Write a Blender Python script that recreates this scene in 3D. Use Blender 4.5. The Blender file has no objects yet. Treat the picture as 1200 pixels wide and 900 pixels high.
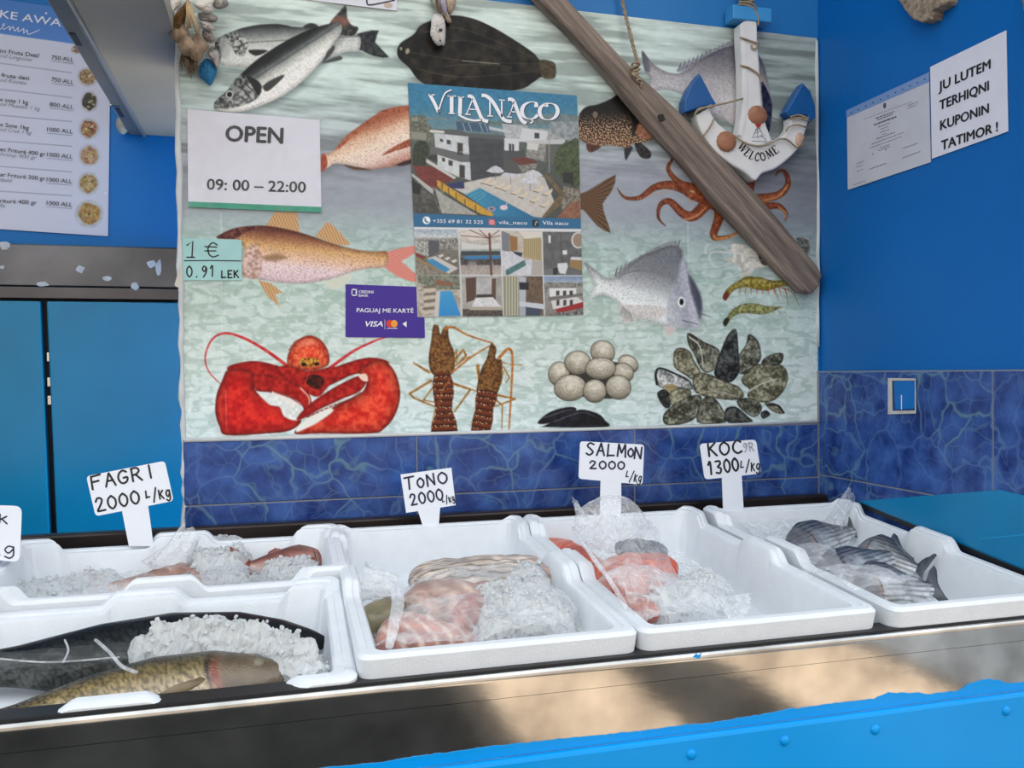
import bpy, bmesh, math, random
import numpy as np
from mathutils import Vector, Matrix
from mathutils.geometry import tessellate_polygon
def unit(v): v = np.array(v, float); return v/np.linalg.norm(v)
random.seed(7); rng = np.random.default_rng(7)
S = bpy.context.scene
COL = S.collection
# ---------------------------------------------------------------- camera
FPX, YAW, PITCH, ROLL = 1014.4, 0.2647, -0.01257, -0.00964
CZ = 1.35
CAM = np.array([0.0, -1.5, CZ])
def _axes():
    f = np.array([math.sin(YAW), math.cos(YAW), 0.0]); r = np.array([math.cos(YAW), -math.sin(YAW), 0.0]); u = np.array([0, 0, 1.0])
    f, u = f*math.cos(PITCH)+u*math.sin(PITCH), -f*math.sin(PITCH)+u*math.cos(PITCH)
    r, u = r*math.cos(ROLL)+u*math.sin(ROLL), -r*math.sin(ROLL)+u*math.cos(ROLL)
    return r, u, f
RX, UX, FX = _axes()
cam = bpy.data.cameras.new('camera'); camo = bpy.data.objects.new('camera', cam); COL.objects.link(camo)
camo.matrix_world = Matrix([[RX[i], UX[i], -FX[i], CAM[i]] for i in range(3)] + [[0, 0, 0, 1]])
cam.sensor_width = 36.0; cam.lens = FPX/1200*36.0; cam.clip_start = 0.02
S.camera = camo
# ---------------------------------------------------------------- light and exposure
SKY_STRENGTH, SKY_COLOR = 1.25, (0.90, 0.96, 1.0)
SUN_STRENGTH, SUN_COLOR = 36.0, (1.0, 0.84, 0.66)
EXPOSURE = 0.66
S.view_settings.view_transform = 'Standard'; S.view_settings.look = 'None'
S.view_settings.exposure = EXPOSURE; S.view_settings.gamma = 1.0; S.view_settings.use_curve_mapping = False
w = bpy.data.worlds.new('sky'); S.world = w; w.use_nodes = True
bg = w.node_tree.nodes['Background']
bg.inputs[0].default_value = (*SKY_COLOR, 1); bg.inputs[1].default_value = SKY_STRENGTH
sun = bpy.data.lights.new('sun', 'SUN'); suno = bpy.data.objects.new('sun', sun); COL.objects.link(suno)
sun.energy = SUN_STRENGTH; sun.color = SUN_COLOR; sun.angle = 0.012
SUN_EL = math.radians(55)
suno.rotation_euler = Vector((0, -math.cos(SUN_EL), -math.sin(SUN_EL))).to_track_quat('-Z', 'Y').to_euler()
S.cycles.max_bounces = 10; S.cycles.transparent_max_bounces = 24; S.cycles.transmission_bounces = 8
# ---------------------------------------------------------------- pixel rays onto real planes
def ray(u, v): return (u-600)/FPX*RX - (v-450)/FPX*UX + FX
class Plane:
    def __init__(s, p, n):
        s.p = np.array(p, float); s.n = np.array(n, float)/np.linalg.norm(n)
    def at(s, u, v, off=0.0):
        d = ray(u, v); t = ((s.p+s.n*off-CAM) @ s.n)/(d @ s.n); return CAM+d*t
def onY(u, v, y): return Plane((0, y, 0), (0, -1, 0)).at(u, v)
def project(P):
    q = P-CAM; z = q @ FX
    return 600+FPX*(q @ RX)/z, 450-FPX*(q @ UX)/z
XR = 1.04            # right wall
WALL = Plane((0, 0, 0), (0, -1, 0)); RIGHT = Plane((XR, 0, 0), (-1, 0, 0)); YREAR = 0.60
REAR = Plane((0, YREAR, 0), (0, -1, 0))
TS = math.atan(0.074)          # the display tray slopes down to the front
TN = np.array([0, -math.sin(TS), math.cos(TS)]); TY = np.array([0, math.cos(TS), math.sin(TS)])
T0 = np.array([0, -0.09, CZ-0.238-0.105])   # box floor level at the back
BOXH = 0.105
def tray(x, s, h): return T0 + np.array([x, 0, 0]) + TY*s + TN*h      # s <= 0 towards the viewer
def T(u, v, h): return Plane(T0, TN).at(u, v, h)
def Txs(u, v, h):
    p = T(u, v, h)-T0; return p[0], float(p @ TY)
# ---------------------------------------------------------------- materials
def lin(c):
    c = np.asarray(c, float); return np.where(c <= 0.04045, c/12.92, ((c+0.055)/1.055)**2.4)
def rgb(r, g, b): return tuple(float(x) for x in lin(np.array([r, g, b])/255.0))
def nmat(name):
    m = bpy.data.materials.new(name); m.use_nodes = True; nt = m.node_tree
    return m, nt, nt.nodes['Principled BSDF'], nt.links
def bump(nt, p, scale, strength, dist=0.002, kind='NOISE', detail=4, coord='Object', stretch=None, rough=0.55):
    tc = nt.nodes.new('ShaderNodeTexCoord'); t = nt.nodes.new('ShaderNodeTexNoise' if kind == 'NOISE' else 'ShaderNodeTexVoronoi')
    t.inputs['Scale'].default_value = scale
    if kind == 'NOISE': t.inputs['Detail'].default_value = detail; t.inputs['Roughness'].default_value = rough
    src = tc.outputs[coord]
    if stretch:
        mp = nt.nodes.new('ShaderNodeMapping'); mp.inputs['Scale'].default_value = stretch
        nt.links.new(src, mp.inputs[0]); src = mp.outputs[0]
    nt.links.new(src, t.inputs['Vector'])
    b = nt.nodes.new('ShaderNodeBump'); b.inputs['Strength'].default_value = strength; b.inputs['Distance'].default_value = dist
    nt.links.new(t.outputs[0], b.inputs['Height'])
    prev = p.inputs['Normal'].links
    if prev: nt.links.new(prev[0].from_socket, b.inputs['Normal'])
    nt.links.new(b.outputs[0], p.inputs['Normal'])
    return t
def mat(name, c, rough=0.5, metal=0.0, var=0.0, vscale=8, bumps=(), spec=0.5, sss=0.0, trans=0.0, stretch=None):
    m, nt, p, L = nmat(name)
    p.inputs['Base Color'].default_value = (*c, 1); p.inputs['Roughness'].default_value = rough; p.inputs['Metallic'].default_value = metal
    p.inputs['Specular IOR Level'].default_value = spec
    if sss: p.inputs['Subsurface Weight'].default_value = sss; p.inputs['Subsurface Radius'].default_value = (0.01, 0.01, 0.01); p.inputs['Subsurface Scale'].default_value = 0.5
    if trans: p.inputs['Transmission Weight'].default_value = trans; p.inputs['IOR'].default_value = 1.31
    if var:
        tc = nt.nodes.new('ShaderNodeTexCoord'); n = nt.nodes.new('ShaderNodeTexNoise'); n.inputs['Scale'].default_value = vscale; n.inputs['Detail'].default_value = 6
        src = tc.outputs['Object']
        if stretch:
            mp = nt.nodes.new('ShaderNodeMapping'); mp.inputs['Scale'].default_value = stretch; L.new(src, mp.inputs[0]); src = mp.outputs[0]
        L.new(src, n.inputs['Vector'])
        r = nt.nodes.new('ShaderNodeValToRGB'); r.color_ramp.elements[0].position = 0.3; r.color_ramp.elements[1].position = 0.7
        r.color_ramp.elements[0].color = (*[x*(1-var) for x in c], 1); r.color_ramp.elements[1].color = (*[min(1, x*(1+var)) for x in c], 1)
        L.new(n.outputs[0], r.inputs[0]); L.new(r.outputs[0], p.inputs['Base Color'])
    for b in bumps: bump(nt, p, *b)
    return m
def attr_mat(name, rough=0.45, spec=0.5, bumps=(), sss=0.0, metal=0.0):
    m, nt, p, L = nmat(name)
    a = nt.nodes.new('ShaderNodeAttribute'); a.attribute_name = 'Col'
    L.new(a.outputs['Color'], p.inputs['Base Color']); p.inputs['Roughness'].default_value = rough; p.inputs['Specular IOR Level'].default_value = spec
    p.inputs['Metallic'].default_value = metal
    if sss: p.inputs['Subsurface Weight'].default_value = sss; p.inputs['Subsurface Radius'].default_value = (0.01, 0.006, 0.004); p.inputs['Subsurface Scale'].default_value = 0.4
    for b in bumps: bump(nt, p, *b)
    return m
def film_mat(name, base=0.12, rough=0.12, scale=45, gain=0.5, graze=0.35, tint=(0.93, 0.95, 0.97)):
    m, nt, p, L = nmat(name)
    out = nt.nodes['Material Output']
    p.inputs['Base Color'].default_value = (*tint, 1); p.inputs['Roughness'].default_value = rough; p.inputs['Specular IOR Level'].default_value = 0.8
    tr = nt.nodes.new('ShaderNodeBsdfTransparent'); mx = nt.nodes.new('ShaderNodeMixShader')
    tc = nt.nodes.new('ShaderNodeTexCoord'); n = nt.nodes.new('ShaderNodeTexNoise'); n.inputs['Scale'].default_value = scale; n.inputs['Detail'].default_value = 5; n.inputs['Distortion'].default_value = 1.2
    L.new(tc.outputs['Object'], n.inputs['Vector'])
    r = nt.nodes.new('ShaderNodeMapRange'); r.inputs[1].default_value = 0.45; r.inputs[2].default_value = 0.8; r.inputs[3].default_value = base; r.inputs[4].default_value = base+gain
    L.new(n.outputs[0], r.inputs[0])
    lw = nt.nodes.new('ShaderNodeLayerWeight'); lw.inputs[0].default_value = 0.28
    ad = nt.nodes.new('ShaderNodeMath'); ad.operation = 'MULTIPLY_ADD'; ad.inputs[1].default_value = graze; ad.use_clamp = True
    L.new(lw.outputs['Facing'], ad.inputs[0]); L.new(r.outputs[0], ad.inputs[2])
    L.new(ad.outputs[0], mx.inputs[0]); L.new(tr.outputs[0], mx.inputs[1]); L.new(p.outputs[0], mx.inputs[2]); L.new(mx.outputs[0], out.inputs['Surface'])
    bump(nt, p, scale*1.5, 0.5, 0.004)
    return m
# ---------------------------------------------------------------- objects
def link(o, parent=None):
    COL.objects.link(o)
    if parent is not None: o.parent = parent
    return o
def tag(o, label, cat=None, group=None, kind=None):
    if label: o['label'] = label
    if cat: o['category'] = cat
    if group: o['group'] = group
    if kind: o['kind'] = kind
    return o
def thing(name, label, cat, group=None, loc=(0, 0, 0)):
    o = bpy.data.objects.new(name, None); o.location = tuple(map(float, loc)); o.empty_display_size = 0.02
    link(o); return tag(o, label, cat, group)
def mesh(name, verts, faces, m, parent=None, smooth=False, cols=None, label=None, kind=None, rel=True):
    me = bpy.data.meshes.new(name)
    V = np.asarray(verts, np.float32).reshape(-1, 3).copy()
    if parent is not None and rel: V -= np.array(parent_origin(parent), np.float32)
    if isinstance(faces, np.ndarray):
        nf, k = faces.shape
        me.vertices.add(len(V)); me.vertices.foreach_set('co', V.ravel())
        me.loops.add(nf*k); me.loops.foreach_set('vertex_index', faces.ravel().astype(np.int32))
        me.polygons.add(nf); me.polygons.foreach_set('loop_start', np.arange(0, nf*k, k, dtype=np.int32))
        me.update(calc_edges=True)
    else:
        me.from_pydata([tuple(map(float, q)) for q in V], [], [tuple(int(i) for i in f) for f in faces]); me.update()
    if smooth: me.polygons.foreach_set('use_smooth', np.ones(len(me.polygons), bool))
    if cols is not None:
        at = me.color_attributes.new('Col', 'FLOAT_COLOR', 'POINT')
        C4 = np.ones((len(V), 4), np.float32); C4[:, :3] = cols; at.data.foreach_set('color', C4.ravel())
    if m is not None: me.materials.append(m)
    o = bpy.data.objects.new(name, me); link(o, parent)
    if label: o['label'] = label
    if kind: o['kind'] = kind
    return o
def parent_origin(p):
    t = np.zeros(3)
    while p is not None: t = t+np.array(p.location); p = p.parent
    return t
def from_bm(name, bm, m, parent=None, smooth=False, **k):
    bm.verts.index_update()
    bmesh.ops.recalc_face_normals(bm, faces=bm.faces[:])
    V = [v.co[:] for v in bm.verts]; F = [[v.index for v in f.verts] for f in bm.faces]; bm.free()
    return mesh(name, V, F, m, parent, smooth, **k)
def bm_box(bm, x0, x1, y0, y1, z0, z1, bev=0.0, seg=2):
    b2 = bmesh.new(); bmesh.ops.create_cube(b2, size=1)
    for v in b2.verts: v.co = Vector(((x0+x1)/2+v.co.x*(x1-x0), (y0+y1)/2+v.co.y*(y1-y0), (z0+z1)/2+v.co.z*(z1-z0)))
    if bev: bmesh.ops.bevel(b2, geom=b2.edges[:], offset=bev, segments=seg, affect='EDGES', profile=0.5)
    merge(bm, b2)
def merge(bm, b2, M=None):
    b2.verts.index_update(); vs = [bm.verts.new((M @ v.co) if M else v.co) for v in b2.verts]
    for f in b2.faces:
        try: bm.faces.new([vs[v.index] for v in f.verts])
        except ValueError: pass
    b2.free()
def box(name, x0, x1, y0, y1, z0, z1, m, parent=None, bev=0.0, **k):
    bm = bmesh.new(); bm_box(bm, x0, x1, y0, y1, z0, z1, bev); return from_bm(name, bm, m, parent, **k)
def struct(o): o['kind'] = 'structure'; return o
def catmull(pts, n=6, closed=False):
    P = np.array(pts, float); N = len(P); out = []
    rngi = range(N if closed else N-1)
    for i in rngi:
        if closed: a, b, c, d = P[(i-1) % N], P[i], P[(i+1) % N], P[(i+2) % N]
        else: a, b, c, d = P[max(i-1, 0)], P[i], P[i+1], P[min(i+2, N-1)]
        for k in range(n):
            t = k/n
            out.append(0.5*(2*b+(c-a)*t+(2*a-5*b+4*c-d)*t*t+(3*b-a-3*c+d)*t**3))
    if not closed: out.append(P[-1])
    return np.array(out)
def tube(name, pts, r, m, parent=None, seg=8, smooth=True, caps=True, **k):
    bm = bmesh.new(); bm_tube(bm, pts, r, seg, caps); return from_bm(name, bm, m, parent, smooth, **k)
def bm_tube(bm, pts, r, seg=8, caps=True, flat=1.0, up=(0, 0, 1)):
    P = [Vector(tuple(map(float, p))) for p in pts]; n = len(P)
    R = r if hasattr(r, '__len__') else [r]*n
    rings = []; ref = Vector(up)
    for i in range(n):
        t = (P[min(i+1, n-1)]-P[max(i-1, 0)]).normalized()
        if abs(t.dot(ref)) > 0.95: ref = Vector((1, 0, 0)) if abs(t.x) < 0.8 else Vector((0, 1, 0))
        a = t.cross(ref).normalized(); b = a.cross(t).normalized(); ref = b
        rings.append([bm.verts.new(P[i]+a*(R[i]*math.cos(q))+b*(R[i]*flat*math.sin(q))) for q in [2*math.pi*j/seg for j in range(seg)]])
    for i in range(n-1):
        for j in range(seg):
            bm.faces.new([rings[i][j], rings[i][(j+1) % seg], rings[i+1][(j+1) % seg], rings[i+1][j]])
    if caps: bm.faces.new(rings[0][::-1]); bm.faces.new(rings[-1])
# slab: an outline in pixels laid on a real plane, with true thickness
def slab(name, poly, plane, o0, o1, m, parent=None, bev=0.0, **k):
    bm = bmesh.new(); bm_slab(bm, poly, plane, o0, o1, bev); return from_bm(name, bm, m, parent, **k)
def bm_slab(bm, poly, plane, o0, o1, bev=0.0):
    q = [poly[0]]
    for p in poly[1:]:
        if math.hypot(p[0]-q[-1][0], p[1]-q[-1][1]) > .12: q.append(p)
    if math.hypot(q[0][0]-q[-1][0], q[0][1]-q[-1][1]) < .12: q.pop()
    e1 = unit(np.cross([0, 0, 1.0], plane.n) if abs(plane.n[2]) < .9 else np.array([1.0, 0, 0])); e2 = np.cross(plane.n, e1); O = plane.p
    W0 = [plane.at(u, v, o1)-O for u, v in q]; A = np.array([[w @ e1, w @ e2] for w in W0])
    if sum(A[k-1][0]*A[k][1]-A[k][0]*A[k-1][1] for k in range(len(A))) < 0: A = A[::-1]
    P3 = lambda a, o: Vector(O+e1*a[0]+e2*a[1]+plane.n*o)
    N = len(A); rings = [(A, o0)]
    if bev:
        d = A-np.roll(A, 1, 0); d = d/np.linalg.norm(d, axis=1)[:, None]; n1 = np.stack([-d[:, 1], d[:, 0]], 1); m_ = n1+np.roll(n1, -1, 0)
        m_ = m_/np.maximum(np.linalg.norm(m_, axis=1)[:, None], .3)
        rings += [(A, o1-bev), (A+m_*bev*.3, o1-bev*.3), (A+m_*bev, o1)]
    else: rings += [(A, o1)]
    b2 = bmesh.new(); R = [[b2.verts.new(P3(a, o)) for a in r] for r, o in rings]
    for a, b in zip(R[:-1], R[1:]):
        for k in range(N): b2.faces.new([a[k], a[(k+1) % N], b[(k+1) % N], b[k]])
    for r, rev in ((rings[-1][0], False), (A, True)):
        vs = R[-1] if not rev else R[0]
        for t in tessellate_polygon([[Vector((a[0], a[1], 0)) for a in r]]):
            try: b2.faces.new([vs[k] for k in (t if not rev else t[::-1])])
            except ValueError: pass
    merge(bm, b2)
def rounded(poly, r, n=5):
    P = np.array(poly, float); N = len(P); out = []
    for i in range(N):
        a, b, c = P[i-1], P[i], P[(i+1) % N]
        d1 = (a-b)/np.linalg.norm(a-b); d2 = (c-b)/np.linalg.norm(c-b)
        p0, p2 = b+d1*r, b+d2*r
        for k in range(n+1):
            t = k/n; out.append((1-t)**2*p0+2*t*(1-t)*b+t*t*p2)
    return out
def cc(ox, oy, k, pts): return [(ox+x/k, oy+y/k) for x, y in pts]
# ---------------------------------------------------------------- lettering
_fc = {}
def glyph_mesh(txt, bold, shear=0.0):
    key = (txt, bold, shear)
    if key in _fc: return _fc[key]
    c = bpy.data.curves.new('lettering', 'FONT'); c.body = txt; c.size = 1.0; c.offset = bold; c.shear = shear; c.resolution_u = 3
    o = bpy.data.objects.new('lettering', c); COL.objects.link(o)
    dg = bpy.context.evaluated_depsgraph_get(); me = bpy.data.meshes.new_from_object(o.evaluated_get(dg))
    V = np.array([v.co[:2] for v in me.vertices]); F = [list(p.vertices) for p in me.polygons]
    bpy.data.objects.remove(o); bpy.data.curves.remove(c); bpy.data.meshes.remove(me)
    _fc[key] = (V, F); return V, F
CAP = 0.73
class Letters:
    """collects lettering and marks of one sign, in one colour, as one mesh"""
    def __init__(s, plane, off): s.plane, s.off, s.V, s.F = plane, off, [], []
    def poly2(s, V2, F):
        b = len(s.V); s.V += [s.plane.at(u, v, s.off) for u, v in V2]; s.F += [[b+i for i in f] for f in F]
    def text(s, txt, p0, p1, h, bold=0.0, up=None, shear=0.0):
        V, F = glyph_mesh(txt, min(bold, 0.0), shear)
        p0, p1 = np.array(p0, float), np.array(p1, float); d = p1-p0
        if up is None: q = d/np.linalg.norm(d); up = np.array([q[1], -q[0]])
        up = np.array(up, float); x0, x1 = V[:, 0].min(), V[:, 0].max()
        for k, ky in ([(-1, 0), (0, -1), (0, 0), (0, 1), (1, 0)] if bold > .005 else [(0, 0)]):
            s.off += 0.00005 if bold > .005 else 0
            s.poly2([p0+d*((x-x0)/(x1-x0))+up*(y/CAP*h)+d/np.linalg.norm(d)*(k*bold*h*.9)+up*(ky*bold*h*.7) for x, y in V], F)
        if bold > .005: s.off -= .00025
        return s
    def stroke(s, pts, w, smooth=0, cap=True, w1=None):
        P = catmull(pts, smooth) if smooth else np.array(pts, float)
        n = len(P); W = np.linspace(w, w1 if w1 is not None else w, n)/2; V = []; F = []
        for i in range(n):
            t = P[min(i+1, n-1)]-P[max(i-1, 0)]; t = t/(np.linalg.norm(t)+1e-9); nn = np.array([-t[1], t[0]])
            V += [P[i]+nn*W[i], P[i]-nn*W[i]]
            if i: F.append([2*i-2, 2*i-1, 2*i+1, 2*i])
        if cap:
            for e, wd in ((0, W[0]), (n-1, W[-1])):
                b = len(V); V += [P[e]+wd*np.array([math.cos(a), math.sin(a)]) for a in np.linspace(0, 2*math.pi, 9)[:-1]]; F.append(list(range(b, b+8)))
        s.poly2(V, F); return s
    def nib(s, pts, smooth=5, nx=2.2, ny=-0.5, thin=0.35):
        """broad-nib pen stroke: thick along one direction, thin along the other"""
        P = catmull(pts, smooth) if smooth else np.array(pts, float); V = []; F = []
        a = np.array([nx, ny])/2
        for i, p in enumerate(P):
            t = P[min(i+1, len(P)-1)]-P[max(i-1, 0)]; t = t/(np.linalg.norm(t)+1e-9); nn = np.array([-t[1], t[0]])
            wd = max(abs(a @ nn), thin); V += [p+nn*wd, p-nn*wd]
            if i: F.append([2*i-2, 2*i-1, 2*i+1, 2*i])
        s.poly2(V, F); return s
    def area(s, pts):
        V = list(pts); me = bmesh.new(); vs = [me.verts.new((p[0], p[1], 0)) for p in V]; f = me.faces.new(vs)
        bmesh.ops.triangulate(me, faces=[f], ngon_method='EAR_CLIP'); me.verts.index_update(); F = [[v.index for v in g.verts] for g in me.faces]; me.free()
        s.poly2(V, F); return s
    def disc(s, c, r, ry=None, n=20):
        ry = ry or r; return s.poly2([(c[0]+r*math.cos(a), c[1]+ry*math.sin(a)) for a in np.linspace(0, 2*math.pi, n+1)[:-1]], [list(range(n))]) or s
    def hand(s, txt, p0, p1, h, w=2.0, adv=None):
        p0, p1 = np.array(p0, float), np.array(p1, float); d = p1-p0; q = d/np.linalg.norm(d); up = np.array([q[1], -q[0]])
        n = len(txt); cw = np.linalg.norm(d)/n
        for i, ch in enumerate(txt):
            for stx in HAND.get(ch, []):
                j = rng.normal(0, 0.02, 2)
                s.stroke([p0+q*(cw*(i+0.08+0.78*(x+j[0])))+up*h*(y+j[1]) for x, y in stx], w, smooth=4 if len(stx) > 2 else 0)
        return s
    def build(s, name, m, parent, label=None):
        return mesh(name, s.V, s.F, m, parent, label=label)
HAND = {
 'F': [[(0, 0), (0.05, 1)], [(0, 0.97), (0.9, 1.03)], [(0, .55), (.7, .58)]],
 'A': [[(0, 0), (.45, 1)], [(.45, 1), (.9, 0)], [(.2, .38), (.75, .4)]],
 'G': [[(.85, .85), (.5, 1), (.1, .75), (.02, .35), (.3, .02), (.75, .1), (.88, .42), (.5, .42)]],
 'R': [[(.05, 0), (.08, 1)], [(.05, .98), (.6, 1), (.8, .75), (.5, .52), (.1, .48)], [(.4, .5), (.9, 0)]],
 'I': [[(.5, 0), (.5, 1)]], '2': [[(.05, .75), (.3, 1), (.7, .9), (.65, .6), (.1, .05)], [(.1, .04), (.9, .05)]],
 '0': [[(.5, 1), (.1, .75), (.08, .3), (.45, 0), (.85, .25), (.88, .7), (.5, 1)]],
 'o': [[(.5, .7), (.15, .5), (.15, .2), (.5, 0), (.85, .2), (.85, .5), (.5, .7)]],
 'O': [[(.5, 1), (.08, .75), (.05, .3), (.45, 0), (.9, .25), (.92, .7), (.5, 1)]],
 '/': [[(0.1, -.15), (.9, 1.1)]], 'L': [[(.1, 1), (.05, 0)], [(.05, .02), (.85, .05)]],
 'l': [[(.2, .95), (.1, .35)], [(.1, .36), (.75, .4)]],
 'k': [[(.1, 0), (.1, .8)], [(.8, .7), (.12, .35)], [(.3, .4), (.85, 0)]], 'K': [[(.1, 0), (.1, 1)], [(.85, 1), (.12, .5)], [(.3, .55), (.9, 0)]],
 'g': [[(.8, .6), (.4, .7), (.1, .4), (.4, .12), (.8, .45)], [(.8, .65), (.78, -.05), (.45, -.3), (.05, -.15)]],
 'T': [[(0, .95), (1, 1)], [(.5, 1), (.45, 0)]], 'N': [[(.05, 0), (.1, 1)], [(.1, 1), (.8, .05)], [(.8, .05), (.85, 1.05)]],
 'S': [[(.85, .9), (.4, 1), (.1, .75), (.5, .5), (.8, .25), (.4, 0), (.02, .12)]],
 'M': [[(.02, 0), (.12, 1)], [(.12, 1), (.48, .3)], [(.48, .3), (.88, 1)], [(.88, 1), (.95, 0)]],
 'C': [[(.9, .85), (.5, 1), (.1, .65), (.1, .25), (.5, 0), (.92, .12)]],
 '1': [[(.2, .75), (.55, 1), (.5, 0)]], '3': [[(.1, .95), (.7, .95), (.75, .7), (.35, .52), (.8, .35), (.6, .02), (.05, .08)]],
 '9': [[(.8, .85), (.4, 1), (.15, .7), (.5, .5), (.82, .85), (.75, .4), (.3, 0)]], '.': [[(.4, 0), (.45, .03)]],
 '€': [[(.95, .95), (.5, 1), (.25, .5), (.5, 0), (.95, .05)], [(0, .62), (.75, .62)], [(0, .4), (.7, .4)]],
 'E': [[(.1, 0), (.1, 1)], [(.1, 1), (.85, 1)], [(.1, .52), (.7, .52)], [(.1, 0), (.9, .03)]],
}
# ---------------------------------------------------------------- printed pictures (ink on paper)
def _hash(i, j, s):
    h = (i*374761393+j*668265263+s*1442695041) & 0xFFFFFFFF; h = ((h ^ (h >> 13))*1274126177) & 0xFFFFFFFF
    return ((h ^ (h >> 16)) & 0xFFFF)/65535.0
def vnoise(x, y, s=0):
    xi = np.floor(x).astype(np.int64); yi = np.floor(y).astype(np.int64); fx = x-xi; fy = y-yi
    fx = fx*fx*(3-2*fx); fy = fy*fy*(3-2*fy)
    a, b, c, d = _hash(xi, yi, s), _hash(xi+1, yi, s), _hash(xi, yi+1, s), _hash(xi+1, yi+1, s)
    return (a*(1-fx)+b*fx)*(1-fy)+(c*(1-fx)+d*fx)*fy
def fbm(x, y, s=0, o=4):
    t = 0; a = 0.5; n = 0
    for k in range(o): t = t+a*vnoise(x*2**k, y*2**k, s+k*17); n += a; a *= 0.5
    return t/n
def ridged(x, y, s=0, o=3):
    t = 0; a = 0.5; n = 0
    for k in range(o): t = t+a*(1-np.abs(2*vnoise(x*2**k, y*2**k, s+k*13)-1)); n += a; a *= 0.5
    return t/n
def voro(x, y, s=0):
    xi = np.floor(x).astype(np.int64); yi = np.floor(y).astype(np.int64); d1 = np.full(x.shape, 9.0); d2 = d1.copy()
    for dx in (-1, 0, 1):
        for dy in (-1, 0, 1):
            px = xi+dx+_hash(xi+dx, yi+dy, s); py = yi+dy+_hash(xi+dx, yi+dy, s+7)
            d = np.hypot(x-px, y-py); d2 = np.minimum(d2, np.maximum(d1, d)); d1 = np.minimum(d1, d)
    return d1, d2
def sdist(P, poly, closed=True):
    A = np.asarray(poly, float); B = np.roll(A, -1, 0) if closed else A[1:]
    if not closed: A = A[:-1]
    best = np.full(len(P), 1e9); tt = np.zeros(len(P)); par = np.zeros(len(P), bool); n = len(A)
    for i in range(n):
        a, b = A[i], B[i]; e = b-a; L2 = e @ e+1e-12
        q = P-a; t = np.clip((q @ e)/L2, 0, 1); d = np.hypot(q[:, 0]-t*e[0], q[:, 1]-t*e[1])
        m = d < best; best[m] = d[m]; tt[m] = (i+t[m])/n
        if closed:
            cr = ((a[1] > P[:, 1]) != (b[1] > P[:, 1]))
            if cr.any():
                xs = a[0]+(P[:, 1]-a[1])*(e[0])/(e[1] if abs(e[1]) > 1e-12 else 1e-12)
                par ^= cr & (P[:, 0] < xs)
    return (np.where(par, best, -best) if closed else best), tt
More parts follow.
